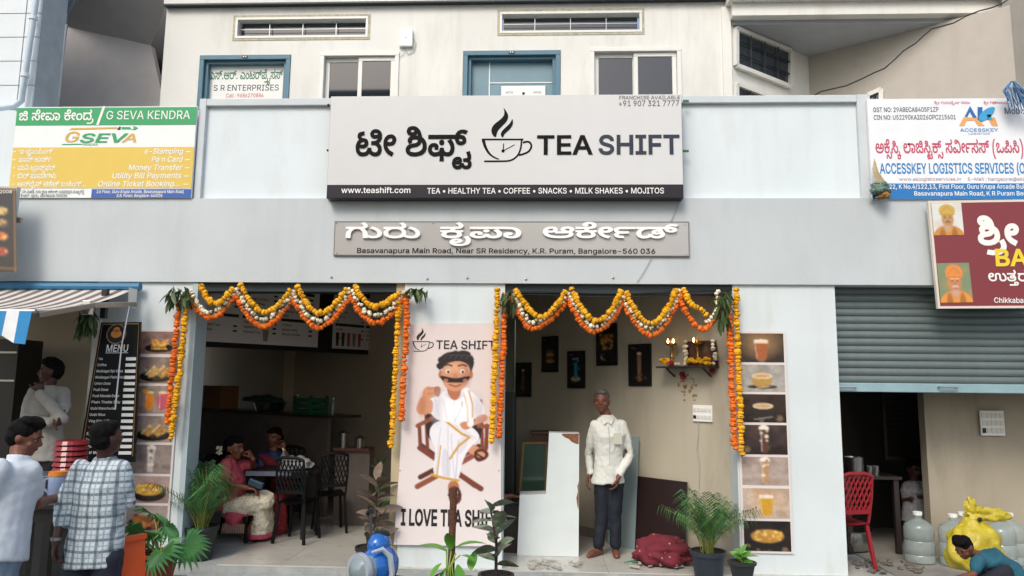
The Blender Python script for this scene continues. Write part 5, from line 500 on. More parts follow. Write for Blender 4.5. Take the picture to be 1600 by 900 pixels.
M_steel = mat('dark_steel', '#2b363c', .45, metal=.2, var=.1)
M_blue = mat('blue_frame_paint', '#4f7688', .5, var=.08)
M_upvc = mat('white_window_frame', '#dcdcd6', .35, var=.04)
M_glass = mat('dark_glass', '#2c363c', .06, var=.05, spec=.9)
M_glassb = mat('bluish_glass', '#46606e', .05, var=.05, spec=.9)
M_black = mat('black_paint', '#15171a', .4, var=.1)
M_dark = mat('dark_brown_board', '#2c2220', .45, var=.15)
M_alu = mat('aluminium', '#a8acae', .35, metal=.8, var=.05)
M_silver = mat('steel', '#b8b9b8', .22, metal=1., var=.05)
M_red = mat('red_plastic', '#8e1d26', .35, var=.08)
M_bplas = mat('black_plastic', '#0d0e10', .6, var=.06, spec=.2)
M_cable = mat('cable_black', '#1c1c1e', .6, var=0)
M_cablew = mat('cable_grey', '#a9aaa6', .6, var=0)

FL = .135
ZB, ZF, ZP = 2.765, 3.60, 4.64
# ---- ground
mb = MB().use(M_road); mb.grid(lambda u, v: (-60 + 120 * u, -60 + 100 * v, 0), 4, 4); struct('ground', mb)
mb = MB().use(M_conc); mb.box((-9, -1.6, .001), (9, -.06, .06)); struct('pavement', mb)

def wall_holes(mb, x0, x1, z0, z1, Y, th, holes):
    xs = sorted({x0, x1} | {h[0] for h in holes} | {h[1] for h in holes}); zs = sorted({z0, z1} | {h[2] for h in holes} | {h[3] for h in holes})
    for a, b in zip(xs, xs[1:]):
        for c, d in zip(zs, zs[1:]):
            cx, cz = (a + b) / 2, (c + d) / 2
            if any(h[0] < cx < h[1] and h[2] < cz < h[3] for h in holes): continue
            mb.add([(a, Y, c), (b, Y, c), (b, Y, d), (a, Y, d)], [(0, 1, 2, 3)]); mb.add([(a, Y + th, c), (b, Y + th, c), (b, Y + th, d), (a, Y + th, d)], [(3, 2, 1, 0)])
    for h in holes + [(x0, x1, z0, z1)]:
        a, b, c, d = h
        mb.add([(a, Y, c), (b, Y, c), (b, Y, d), (a, Y, d), (a, Y + th, c), (b, Y + th, c), (b, Y + th, d), (a, Y + th, d)], [(0, 1, 5, 4), (1, 2, 6, 5), (2, 3, 7, 6), (3, 0, 4, 7)])

arc = thing('arcade_building', 'long white two-storey shop building with a grey fascia band over the open shop fronts', 'building', (0, 0, 0))
# ---- fascia, parapet
mb = MB().use(M_fas); mb.box((-9, -.03, ZB), (9, .30, ZF - .001)); part('fascia', mb, arc)
XL, XR = P(308, 230).x, P(1357, 230).x
mb = MB().use(M_par); mb.box((XL + .07, .035, ZF), (XR - .09, .18, ZP - .075)); mb.box((-9, .05, ZF), (XL, .18, ZP - .1)); mb.box((XR + .02, .05, ZF), (9, .18, ZP - .1)); part('parapet', mb, arc)
mb = MB().use(M_border)
mb.box((XL, -.012, ZF), (XL + .07, .20, ZP)); mb.box((XR - .09, -.012, ZF), (XR + .02, .20, ZP)); mb.box((XL + .07, -.008, ZP - .075), (XR - .09, .20, ZP - .002))
part('parapet_border', mb, arc, bevel=.006)
# ---- piers
xA0, xA1 = P(140, 600).x, P(289, 640).x
xB0, xB1 = P(627, 640).x, P(787, 640).x
xC0, xC1 = P(1150, 640).x, P(1313, 640).x
for a, b in ((xA0, xA1), (xB0, xB1), (xC0, xC1)): part('pier', MB().use(M_white).box((a, 0, 0), (b, .24, ZB - .001)), arc)
mb = MB().use(mat('reveal_blue', '#a9b9bd', .6, var=.06)); mb.box((xA1 + .001, -.012, FL), (xA1 + .055, .23, ZB - .002)); part('reveal_strip', mb, arc)
mb = MB().use(mat('reveal_cream', '#b7a98a', .7, var=.06)); mb.box((xB0 - .085, .02, FL), (xB0 - .001, .23, ZB - .002)); part('reveal_strip', mb, arc)
mb = MB().use(M_steel)
mb.box((xA1 + .06, .03, ZB - .085), (xB0 - .09, .2, ZB - .003)); mb.box((xB1 + .003, .03, ZB - .085), (xC0 - .003, .2, ZB - .003)); mb.box((-7, .0, ZB - .09), (xA0 - .003, .16, ZB - .003))
part('lintel', mb, arc, bevel=.004)
# ---- plinth, floors of tiles
mb = MB().use(M_conc); mb.box((-9, -.055, 0), (9, 8, FL - .014)); part('plinth', mb, arc)
tile = MB().use(M_tile); s = .597; tile.box((-s / 2, -s / 2, -.012), (s / 2, s / 2, 0)); tme = tile.mesh('tile')
grout = 0
for i in range(-5, 7):
    for j in range(0, 6):
        x = .3 + i * .6; y = .245 + j * .6
        if x > xC1 + .3 or x < -3.4: continue
        o = inst('tile', tme, (x, y, FL), None, arc)
mb = MB().use(mat('cement_floor', '#8e8a82', .6, var=.2, dirt='#6a665e', dirt_s=2)); mb.box((xC1 + .45, -.05, FL - .013), (9, 6, FL - .002)); part('cement_floor', mb, arc)
# ---- slab and ceilings
mb = MB().use(M_ceil); mb.box((-9, .302, 3.12), (9, 8, 3.4)); mb.box((-9, .21, 3.40), (9, 1.34, 3.55)); part('slab', mb, arc)
# ---- room walls
def dirv(az): return Vector((math.sin(rad(az)), math.cos(rad(az)), 0))
def wallrun(mb, p, q, z0, z1, th=.1):
    p = Vector((p[0], p[1], 0)); q = Vector((q[0], q[1], 0)); n = (q - p).normalized(); n = Vector((-n.y, n.x, 0)) * th
    v = [p, q, q + n, p + n]; mb.hexa([(*a.xy, z0) for a in v] + [(*a.xy, z1) for a in v])
RW0 = Vector((xC0 + .01, .24, 0)); RWD = dirv(-45); RW1 = RW0 + RWD * 3.05       # right wall of the pooja room
mb = MB().use(M_in); wallrun(mb, RW1, RW0, FL, 3.12); part('room_wall', mb, arc)
mb = MB().use(mat('room_wall_green', '#7d8474', .8, var=.08)); wallrun(mb, RW1 + dirv(-135) * 1.6, RW1 - Vector((.002, 0, 0)), FL, 3.12); part('room_wall', mb, arc)
mb = MB().use(mat('skirting', '#8a8174', .4, var=.1)); a = RW0 + dirv(-135) * .012; wallrun(mb, a + RWD * 3.0, a, FL, FL + .1, -.012); part('skirting', mb, arc)
mb = MB().use(M_in); mb.box((xB0 + .02, .24, FL), (xB0 + .12, 3.2, 3.12)); part('partition_wall', mb, arc)
BW = Vector((-2.24, 3.03, 0)); BD = dirv(-52.3)
mb = MB().use(M_inL); wallrun(mb, BW + BD * 6.5, BW - BD * 1.4, FL, 3.12); part('room_wall', mb, arc)
mb = MB().use(M_inL); p = Q(452, 600, BW, -52.3); p.z = 0; wallrun(mb, p + BD * .12 - dirv(37.7) * .001, p - BD * .12 - dirv(37.7) * .001, FL, 3.12, -.18); part('column', mb, arc)
mb = MB().use(M_inL); wallrun(mb, (xA1 - .1, .24), Vector((xA1 - .1, .24, 0)) + dirv(-34) * 6, FL, 3.12); part('partition_wall', mb, arc)
mb = MB().use(M_inL); wallrun(mb, (-9, 1.9), (xA0 - .1, 1.55), 0, 3.12); part('stall_wall', mb, arc)
# right shop
M_shop = mat('shop_wall', '#a79d8a', .8, var=.1, scale=1.2, dirt='#80766a', dirt_s=1.3)
SWx = P(1452, 740, .8).x
mb = MB().use(M_shop); wallrun(mb, (SWx, .82), (9, .95), 0, 3.12, .12); part('shop_wall', mb, arc)
mb = MB().use(mat('shop_wall_shaded', '#4a453f', .85)); wallrun(mb, (xC1 - .1, 2.4), (9, 2.4), 0, 3.12); wallrun(mb, (xC1 - .12, .24), (xC1 - .12, 2.4), 0, 3.12); part('shop_back_wall', mb, arc)  # gloom at the shop back put into a darker wall colour
# shop louvre panel in the dark
a = P(1378, 617, 1.5); b = P(1447, 617, 1.5); z0 = P(1400, 719, 1.5).z; lt = thing('louvre_shutter', 'dark slatted louvre panel in the gloom behind the red chair', 'shutter', (a.x, 1.5, z0))
mb = MB().use(M_dark); mb.box((a.x, 1.5, z0), (a.x + .03, 1.54, 2.6)); mb.box((b.x - .03, 1.5, z0), (b.x, 1.54, 2.6)); mb.box((a.x + .031, 1.5, z0), (b.x - .031, 1.54, z0 + .04)); part('frame', mb, lt)
sm = MB().use(M_dark); sm.obox((0, 0, 0), (b.x - a.x - .064, .008, .06), V=(0, 1, .6), W=(0, -.6, 1)); sme = sm.mesh('slat')
z = z0 + .08
while z < 2.55: inst('slat', sme, ((a.x + b.x) / 2, 1.52, z), None, lt); z += .062
# ---- upper wall with openings
YU = 1.36
def R4(px0, py0, px1, py1, Y=YU):
    a = P(px0, py0, Y); b = P(px1, py1, Y); c = P(px0, py1, Y); d = P(px1, py0, Y)
    return ((a.x + c.x) / 2, (b.x + d.x) / 2, (b.z + c.z) / 2, (a.z + d.z) / 2)   # x0 x1 z0 z1
xU0, xU1 = P(255, 90, YU).x, P(1142, 90, YU).x
zt = P(800, -30, YU).z + .3
door1 = R4(307, 86, 451, 250); door2 = R4(722, 79, 876, 250); win1 = R4(500, 84, 619, 250); win2 = R4(925, 77, 1063, 250)
ven1 = R4(367, 26, 576, 60); ven2 = R4(780, 17, 1004, 52)
door1 = door1[:2] + (3.56,) + door1[3:]; door2 = door2[:2] + (3.56,) + door2[3:]; win1 = win1[:2] + (4.3,) + win1[3:]; win2 = win2[:2] + (4.3,) + win2[3:]
mb = MB().use(M_upper); wall_holes(mb, xU0, xU1, 3.5, zt, YU, .2, [door1, door2, win1, win2, ven1, ven2]); part('upper_wall', mb, arc)
mb = MB().use(M_steel); zc = P(600, 4, 1.28).z; mb.box((xU0, 1.28, zc), (xU1 - .05, YU - .002, zc + .02)); mb.use(M_upper); mb.box((xU0, 1.282, zc + .02), (xU1 - .05, YU - .002, zc + .3)); part('sunshade', mb, arc)  # dark bottom layer paints in the shade under the slab
def frame(mb, h, Y, w, d, sides='lrtb'):
    x0, x1, z0, z1 = h
    if 't' in sides: mb.box((x0, Y, z1 - w), (x1, Y + d, z1))
    if 'b' in sides: mb.box((x0, Y, z0), (x1, Y + d, z0 + w))
    if 'l' in sides: mb.box((x0, Y + .002, z0 + w), (x0 + w, Y + d - .002, z1 - w))
    if 'r' in sides: mb.box((x1 - w, Y + .002, z0 + w), (x1, Y + d - .002, z1 - w))
def shrink(h, e): return (h[0] + e, h[1] - e, h[2] + e, h[3] - e)
M_blueglass = mat('frosted_blue_door', '#6d8c99', .35, var=.06)
M_num = mat('number_plate', '#20262a', .5, var=0); M_ink = mat('black_ink', '#1d1b1c', .5, var=0); M_wht = mat('white_print', '#e9e9e4', .5, var=0)
def door(h, white):
    dr = part('door', MB().use(M_blueglass if not white else mat('door_panel', '#b9bec0', .5, var=.05)).box((h[0] + .09, YU + .11, h[2]), (h[1] - .09, YU + .14, h[3] - .1)), arc, label='grey door leaf behind the shop notice' if white else 'pale blue door with thin white strips')
    m2 = MB().use(M_blue); frame(m2, shrink(h, .004), YU - .015, .055, .11, 'lrt'); frame(m2, shrink(h, .062), YU + .03, .035, .09, 'lrt'); part('frame', m2, dr, bevel=.003)
    cx = (h[0] + h[1]) / 2; m3 = MB().use(M_num); m3.box((cx - .035, YU - .022, h[3] - .045), (cx + .035, YU - .016, h[3] - .018)); m3.use(M_wht); m3.ell((cx - .015, YU - .024, h[3] - .031), (.009, .003, .008), 8, 6); m3.ell((cx + .012, YU - .024, h[3] - .031), (.009, .003, .008), 8, 6); part('number_plate', m3, dr)
    return dr
door(door1, True); d2 = door(door2, False)
mb = MB().use(M_wht); a = P(764, 120, YU + .1).x; mb.box((a, YU + .102, 3.6), (a + .012, YU + .109, door2[3] - .1)); zz = P(800, 130, YU + .1).z; mb.box((a + .013, YU + .102, zz), (door2[1] - .1, YU + .109, zz + .012)); part('door_strip', mb, d2)
mb = MB().use(M_wht); q = R4(783, 134, 852, 172, YU + .09); mb.box((q[0], YU + .09, q[2]), (q[1], YU + .093, q[3]))
mb.use(M_ink); T(mb, 'NOTICE', 790, 146, 802, 3, YU + .0895); T(mb, 'OFFICE', 833, 146, 846, 3, YU + .0895); mb.lathe([(.018, 0), (.018, .001)], P(818, 146, YU + .088), 12, ax=(0, -1, 0))
t = solo('paper_notice', mb, 'white paper notice stuck on the pale blue upstairs door', 'notice')

M_refl1 = mat('window_glass', '#12171b', .03, var=0, spec=1.)
def slider(h, open_left):
    win = part('window', MB().use(M_upvc).box((h[0] + .03, YU + .13, h[2] + .02), (h[1] - .03, YU + .16, h[2] + .05)), arc)
    m2 = MB().use(M_upvc); frame(m2, shrink(h, -.02), YU - .02, .05, .13); part('frame', m2, win, bevel=.004)
    x0, x1, z0, z1 = shrink(h, .03); mid = (x0 + x1) / 2
    for k, (a, b, y) in enumerate(((x0 + .004, mid + .02, YU + .05), (mid - .02, x1 - .004, YU + .015))):
        m3 = MB().use(M_upvc); frame(m3, (a, b, z0 + .004, z1 - .004), y, .05, .03); part('sash', m3, win, bevel=.003)
        m4 = MB().use(M_refl1); m4.box((a + .045, y + .012, z0 + .045), (b - .045, y + .018, z1 - .045)); part('pane', m4, win)
    return win
slider(win1, 0); slider(win2, 1)
M_masonry = mat('rough_plaster', '#b8b39c', .9, var=.3, scale=20)
for h in (ven1, ven2):
    win = part('vent_window', MB().use(M_glass).box((h[0] + .05, YU + .1, h[2] + .04), (h[1] - .05, YU + .106, h[3] - .04)), arc)
    m2 = MB().use(M_upvc); frame(m2, shrink(h, .006), YU - .01, .03, .1); part('frame', m2, win, bevel=.002)
    m3 = MB().use(M_masonry); frame(m3, shrink(h, -.022), YU - .006, .026, .02); part('plaster_edge', m3, win)
    for k in range(1, 4):
        bx = h[0] + (h[1] - h[0]) * k / 4; part('bar', MB().use(M_alu).box((bx - .004, YU + .05, h[2] + .04), (bx + .004, YU + .058, h[3] - .04)), win)
    part('bar', MB().use(M_alu).box((h[0] + .04, YU + .048, (h[2] + h[3]) / 2), (h[1] - .04, YU + .054, (h[2] + h[3]) / 2 + .006)), win)
# left return of the upper wall, corner beam
mb = MB().use(mat('side_wall_shaded', '#b5b2ae', .85, var=.06)); wallrun(mb, (xU0 - .001, YU), Vector((xU0, YU, 0)) + dirv(-22) * 2.6, 3.5, zt, -.12); part('side_wall', mb, arc)  # greyer than the upper wall: shade on this side is put into the colour
# right recess
A0 = Vector((xU1, YU, 0)); A1 = A0 + dirv(54) * 1.52; A2 = A1 + dirv(126) * 3.2
czc = Q(1270, 92, A1, 54).z
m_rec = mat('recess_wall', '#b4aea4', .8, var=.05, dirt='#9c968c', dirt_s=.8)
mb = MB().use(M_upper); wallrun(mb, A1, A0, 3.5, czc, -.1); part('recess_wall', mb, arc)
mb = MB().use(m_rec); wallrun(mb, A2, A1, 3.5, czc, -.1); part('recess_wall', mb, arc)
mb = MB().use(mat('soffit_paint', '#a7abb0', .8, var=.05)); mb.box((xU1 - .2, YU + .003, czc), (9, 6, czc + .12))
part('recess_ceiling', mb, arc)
mb = MB().use(M_upper); zb = P(1300, 24, YU - .1).z; mb.box((xU1 + .002, YU - .12, zb), (9, YU + .05, zb + .16)); mb.box((xU1 - .05, YU - .2, zb + .16), (9, YU + .05, zb + .9)); part('recess_beam', mb, arc, bevel=.004)
mb = MB().use(M_upper); a = P(1145, 100, YU).x; mb.box((xU1 - .1, YU - .03, 3.5), (xU1 + .001, YU - .001, zb + .16)); part('corner_pier', mb, arc)
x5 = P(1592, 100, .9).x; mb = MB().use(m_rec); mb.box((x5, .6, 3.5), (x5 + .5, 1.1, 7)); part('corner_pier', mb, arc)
# angled window on recess wall 1, and the one under it
def qwin(c, pt, az, cols=4, rows=3, label=None):
    n = dirv(az + 90) * .012
    v = [Q(x, y, pt, az) + n * 1.6 for x, y in c]   # TL TR BR BL
    win = part('window', MB().use(M_glass).slab(v, -n * .6), arc, label=label)
    m = MB().use(M_upvc)
    for i in range(4): m.bar(v[i] + n, v[(i + 1) % 4] + n, .05, .05, up=n)
    part('frame', m, win)
    for k in range(1, cols):
        t = k / cols; a = v[0].lerp(v[1], t) + n * 2; b = v[3].lerp(v[2], t) + n * 2; part('bar', MB().use(M_black).bar(a, b, .01), win)
    for k in range(1, rows):
        t = k / rows; a = v[0].lerp(v[3], t) + n * 2; b = v[1].lerp(v[2], t) + n * 2; part('bar', MB().use(M_black).bar(a, b, .01), win)
    return win
qwin([(1147, 46), (1232, 81), (1231, 137), (1147, 104)], A0, 54)
qwin([(1147, 133), (1190, 149), (1190, 190), (1147, 190)], A0, 54, 2, 2)
qwin([(1357, 150), (1378, 141), (1378, 175), (1357, 175)], A1, 126, 2, 2)
# small fittings on the upper wall
b = R4(624, 47, 645, 73, YU - .03); t = thing('router_box', 'small white box on the upper wall beside the left window', 'router', (b[0], YU, b[2]))
part('box', MB().use(M_wht).box((b[0], YU - .05, b[2]), (b[1], YU - .001, b[3])), t, bevel=.008)
part('mark', MB().use(M_ink).box(((b[0] + b[1]) / 2 - .012, YU - .0515, (b[2] + b[3]) / 2), ((b[0] + b[1]) / 2 + .015, YU - .051, (b[2] + b[3]) / 2 + .004)), t)
cp = [P(x, y, YU - .012) for x, y in ((646, 60), (650, 68), (647, 80), (638, 85), (633, 78), (633, 74))]
part('cable', MB().use(M_cablew).tube(cp, .004, 6), t)
part('cable', MB().use(M_cablew).tube([P(x, y, YU - .012) for x, y in ((633, 82), (626, 88), (620, 91))], .003, 6), t)
b = P(1240, 28, YU + .2); t = thing('ceiling_lamp', 'tiny white lamp holder under the concrete beam top right', 'lamp', b)
part('holder', MB().use(M_wht).lathe([(.02, 0), (.03, .02), (.03, .05)], b - Vector((0, 0, .05)), 12), t); part('bulb', MB().use(M_ink).ell(b - Vector((0, 0, .055)), .018, 8, 6), t)
pts = [(1270, 150), (1283, 143), (1300, 139), (1322, 134), (1345, 124), (1365, 114), (1382, 107), (1398, 93), (1412, 79), (1430, 68), (1444, 55), (1456, 45), (1472, 41), (1490, 36), (1510, 25), (1530, 17), (1550, 12), (1565, 6), (1580, -4)]
cp = [P(x, y, .5 - .5 * i / len(pts)) for i, (x, y) in enumerate(pts)]
solo('power_cable', MB().use(M_cable).tube(cp, .007, 6), 'thin black cable sagging down across the top right recess', 'cable')
pts = [(995, 441), (1004, 428), (1022, 396), (1040, 362), (1052, 338), (1062, 314)]
solo('wire', MB().use(mat('wire_grey', '#8a8d90', .5, var=0)).tube([P(x, y, -.045) for x, y in pts], .003, 5), 'thin grey wire slanting down from the big signboard over the nameplate', 'wire')

# ---- neighbour on the left
nb = thing('neighbour_building', 'tall white building with tiled cladding at the left edge', 'building', (-6.2, .2, 0))
M_clad = mat('white_cladding', '#d4dcdf', .5, var=.04); M_pipe = mat('pvc_pipe', '#c2d0da', .4, var=.05)
nx = P(62, 20, .2).x
part('wall', MB().use(mat('groove_grey', '#9fa8ae', .8)).box((-9, .215, 3.35), (nx + .02, .6, 7.5)), nb)
pm = MB().use(M_clad); pm.box((0, 0, 0), (.52, .025, .258)); pme = pm.mesh('cladding_panel'); prow = 0
z = 4.35
while z < 6.6:
    for k in range(5): inst('cladding_panel', pme, (nx - .14 - .53 * (k + 1) + .002, .19, z), None, nb)
    inst('cladding_panel', pme, (nx - .135, .19, z), None, nb, scale=(.29, 1, 1)); z += .268
mb = MB().use(M_pipe); a = P(62, -40, .12); b = P(33, 160, .12); c = P(-20, 172, .12)
xm = (P(58, 0, .12).x + P(35, 150, .12).x) / 2
a = P(62, -40, .12); b = P(33, 158, .12); mb.tube([a, a.lerp(b, .5), b, b + Vector((-.06, 0, -.05)), c], .032, 12); part('pipe', mb, nb, smooth=True)
for t in (.35, .8): p = a.lerp(b, t); part('pipe_clip', MB().use(M_clad).lathe([(.042, -.02), (.042, .02)], p, 12), nb)
gp = thing('gap_structure', 'dark brown corrugated sheet and grey slab in the gap above the green signboard', 'building', (-4.6, 1.2, 3.5))
mc = mat('maroon_sheet', '#3c2a2e', .6, var=.15)
x0, x1 = P(30, 60, .9).x, P(92, 60, .9).x; n = 14
for k in range(n):
    a = x0 + (x1 - x0) * k / n; b = x0 + (x1 - x0) * (k + 1) / n
    part('sheet_rib', MB().use(mc).slab([(a, .9, 3.5), (a + (b - a) * .35, .87, 3.5), (a + (b - a) * .65, .87, 3.5), (b, .9, 3.5)], (0, 0, 3.4)), gp)
part('pole', MB().use(M_alu).tube([P(103, 38, .6), P(90, 165, .6)], .016, 8), gp)
part('brace', MB().use(mat('grey_angle', '#5e6672', .5)).bar(P(110, 2, .62), P(90, 44, .62), .025).bar(P(118, 0, .62), P(94, 40, .62), .02), gp)
mg = mat('gap_grey', '#c9c4c0', .85, var=.06); mg2 = mat('gap_grey_dark', '#b5b2b0', .85, var=.06)
g0 = Vector((P(92, 60, 1.9).x, 1.9, 0))
part('back_wall', MB().use(mg).slab([P(88, 180, 1.9), P(262, 190, 1.9), P(236, 71, 1.9), P(106, 42, 1.9)], (0, .1, 0)), gp)
part('soffit', MB().use(mg2).slab([P(106, 42, 1.9), P(236, 71, 1.9), P(275, -40, 1.2), P(100, -60, 1.2)], (0, 0, .06)), gp)
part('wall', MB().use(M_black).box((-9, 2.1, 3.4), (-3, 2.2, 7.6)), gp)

# ---- houses across the street, seen only as reflections in the panes
op = thing('opposite_building', 'yellow house across the street, seen in the window reflections', 'building', (-2, -24, 0)); m_o = mat('ochre_wall', '#b89a5a', .85, var=.1)
part('wall', MB().use(m_o).box((-15, -26, 0), (-1, -24, 15.5)), op)
for k in range(6):
    for z_ in (1.2, 4.2, 7.4, 10.6, 13): part('window', MB().use(M_glass).box((-14 + 2.2 * k, -24, z_), (-12.8 + 2.2 * k, -23.97, z_ + 1.5)), op)
part('balcony', MB().use(M_white).box((-15, -24, 9.4), (-1, -23.2, 9.9)), op); part('roof', MB().use(M_white).box((-15.3, -26.3, 15.5), (-.7, -23.7, 15.8)), op)
# ================================================================ SIGNS
def kwords(key):
    ws = [[]]
    for g in KT[key]:
        if g == 3: ws.append([])
        else: ws[-1].append(g)
    for i, x in enumerate(ws): KT[key + str(i) + 'w'] = x
    return ['@' + key + str(i) + 'w' for i in range(len(ws))]
for _k in ('tea', 'guru'): kwords(_k)
def flat(name, col, rough=.5, **k): return mat(name, col, rough, var=.03, **k)
def Rb(px0, py0, px1, py1, Y):                      # rectangle on the plane Y from two picture corners (averaged edges)
    return R4(px0, py0, px1, py1, Y)
def band(mb, px0, py0, px1, py1, Y, m, t=.002):
    r = R4(px0, py0, px1, py1, Y); mb.use(m).box((r[0], Y - t, r[2]), (r[1], Y, r[3])); return r
def ribbon(mb, pts, wd, fn):                        # a flat stroke of varying width in drawing units, mapped by fn
    n = len(pts); L = []; Rr = []; wd = wd if isinstance(wd, (list, tuple)) else [wd] * n
    for i in range(n):
        a = Vector(pts[max(i - 1, 0)]); b = Vector(pts[min(i + 1, n - 1)]); d = (b - a).normalized(); q = Vector((-d.y, d.x)) * wd[i] / 2; p = Vector(pts[i])
        L.append(fn(*(p + q))); Rr.append(fn(*(p - q)))
    mb.add(L + Rr, [(i, i + 1, n + i + 1, n + i) for i in range(n - 1)])
def smoothp(pts, it=2, closed=False):
    for _ in range(it):
        q = []
        n = len(pts)
        for i in range(n if closed else n - 1):
            a, b = pts[i], pts[(i + 1) % n]; q += [(a[0] * .75 + b[0] * .25, a[1] * .75 + b[1] * .25), (a[0] * .25 + b[0] * .75, a[1] * .25 + b[1] * .75)]
        pts = q if closed else [pts[0]] + q + [pts[-1]]
    return pts
def fillp(mb, pts, fn):
    vs = [Vector(p) for p in pts]; n = len(vs); V, E_, F_, *_r = delaunay_2d_cdt(vs, [(i, (i + 1) % n) for i in range(n)], [], 1, 1e-4)
    mb.add([fn(*v) for v in V], [tuple(f) for f in F_])
def teacup(mb, fn):
    ribbon(mb, [(674, 581), (848, 581)], 7, fn)
    ribbon(mb, smoothp([(680, 582), (688, 612), (704, 640), (725, 656), (747, 664)]), [14] + [12] * 0 + list(np.linspace(14, 3, len(smoothp([(0, 0)] * 5)) - 1)), fn)
    ribbon(mb, smoothp([(840, 582), (838, 615), (826, 648), (796, 671), (740, 672), (684, 672)]), 7, fn)
    ribbon(mb, smoothp([(845, 594), (870, 588), (884, 606), (872, 632), (842, 644), (828, 646)]), 8, fn)
    ribbon(mb, [(765, 598), (764, 628)], 4, fn); ribbon(mb, [(764, 628), (811, 603)], 3, fn)
    fillp(mb, [(763 + 7 * math.cos(a), 629 + 7 * math.sin(a)) for a in np.linspace(0, 6, 12)], fn)
    fillp(mb, smoothp([(765, 448), (786, 478), (782, 502), (760, 525), (738, 546), (734, 576), (716, 560), (713, 538), (726, 516), (752, 498), (770, 478), (765, 448)], 2, True), fn)
    fillp(mb, smoothp([(802, 490), (806, 518), (788, 543), (768, 558), (762, 576), (752, 564), (757, 546), (776, 528), (794, 512)], 2, True), fn)

# ---- the big signboard
YS = -.16
r = R4(514, 149, 1066, 309, YS); sb = thing('signboard', 'large pale grey shop signboard with a steaming teacup logo above the doorways', 'sign', ((r[0] + r[1]) / 2, YS, r[2]))
M_sgn = mat('sign_face', '#cfd0cf', .3, var=.02, spec=.5); M_sink = mat('sign_ink', '#0f0d0f', .75, var=0, spec=.2); M_strip = mat('sign_strip', '#242029', .5, var=.05, spec=.3)
part('case', MB().use(M_black).box((r[0] - .004, YS + .003, r[2] - .004), (r[1] + .004, -.035, r[3])), sb, bevel=.004)
zs = P(800, 288.5, YS).z
part('face', MB().use(M_sgn).box((r[0], YS - .002, zs), (r[1], YS + .002, r[3] - .001)), sb)
part('lower_band', MB().use(M_strip).box((r[0], YS - .002, r[2]), (r[1], YS + .002, zs - .001)), sb)
for k, (s, x0, x1, y, c) in enumerate((('@tea0w', 554, 619, 243, 36), ('@tea1w', 633, 736, 243, 36))):
    mb = MB().use(M_sink); T(mb, s, x0, y, x1, c, YS - .003, bold=17, depth=.004); part('lettering', mb, sb)
mb = MB().use(M_sink); T(mb, 'TEA', 838, 241, 926, 28.5, YS - .003, bold=24, depth=.004); part('lettering', mb, sb)
mb = MB().use(flat('sign_ink_sheen', '#252e40', .7)); T(mb, 'SHIFT', 934, 240.5, 1063, 28.5, YS - .003, bold=24, depth=.004); part('lettering', mb, sb)  # gloss on the panel painted in: these letters get a bluish sheen colour
def mp(x, y): p = P(500 + x / 2.667, y / 2.667, YS - .0045); return p
mb = MB().use(M_sink); teacup(mb, mp); part('cup_logo', mb, sb)
mb = MB().use(flat('sign_ink_grey', '#4c4a4e')); T(mb, 'FRANCHISE AVAILABLE', 967, 155.5, 1063, 5.4, YS - .003, bold=6); T(mb, '+91 907 321 7777', 966, 166, 1062, 8.5, YS - .003, bold=6); part('small_print', mb, sb)
mb = MB().use(M_wht); T(mb, 'www.teashift.com', 533, 301.5, 642, 8.6, YS - .003, bold=14); T(mb, 'TEA • HEALTHY TEA • COFFEE • SNACKS • MILK SHAKES • MOJITOS', 667, 302.5, 1038, 8.6, YS - .003, bold=12); part('small_print', mb, sb)
for x, y in ((1071, 158), (1071, 236)):
    part('bracket', MB().use(flat('green_tape', '#1f6b45')).box(P(x - 4, y + 1.5, -.06), P(x + 5, y - 1.5, -.05)), sb)
for x, y in ((513, 164), (512, 235), (512, 309)): part('bolt', MB().use(M_black).ell(P(x, y, -.06), .012, 8, 6), sb)

# ---- steel name plate
YN = -.05
r = R4(522, 346, 1077, 400, YN); npd = thing('nameplate', 'brushed steel nameplate with raised white letters on the grey fascia', 'sign', ((r[0] + r[1]) / 2, YN, r[2]))
M_plate = mat('brushed_plate', '#aeaca9', .38, metal=.35, var=.06, scale=2)
xm_ = P(797, 370, YN).x
part('plate', MB().use(M_plate).box((r[0] + .008, YN, r[2] + .008), (xm_ - .001, YN + .017, r[3] - .008)), npd)
part('plate', MB().use(M_plate).box((xm_ + .001, YN, r[2] + .008), (r[1] - .008, YN + .017, r[3] - .008)), npd)
mb = MB().use(flat('plate_edge', '#6f6863')); frame(mb, r, YN - .003, .008, .02); part('rim', mb, npd)
M_let = mat('raised_letter_white', '#f0f0ee', .3, var=0)
for s, x0, x1 in (('@guru0w', 539, 658), ('@guru1w', 687, 816), ('@guru2w', 847, 1058)):
    for m in T(None, s, x0, 372, x1, 19, YN - .002, bold=20, depth=.022, split=M_let): part('letter', m, npd)
mb = MB().use(M_sink); T(mb, 'Basavanapura Main Road, Near SR Residency, K.R. Puram, Bangalore-560 036', 557, 395.2, 1025, 7.6, YN - .002, bold=14); part('small_print', mb, npd)
for x, y in ((526, 349), (677, 349), (1070, 351), (526, 396), (1072, 397)): part('screw', MB().use(M_silver).ell(P(x, y, YN - .004), .006, 8, 6), npd)
an = MB().use(M_silver)
an.ell((0, 0, 0), (.012, .008, .012), 8, 6); anm = an.mesh('anchor_bolt')
labs = iter(['bolt stub on the fascia under the left end of the nameplate', 'bolt stub on the fascia below the word Main', 'dark bolt stub on the fascia below Near SR', 'bolt stub on the fascia below Puram', 'bolt stub on the fascia below the nameplate digits'])
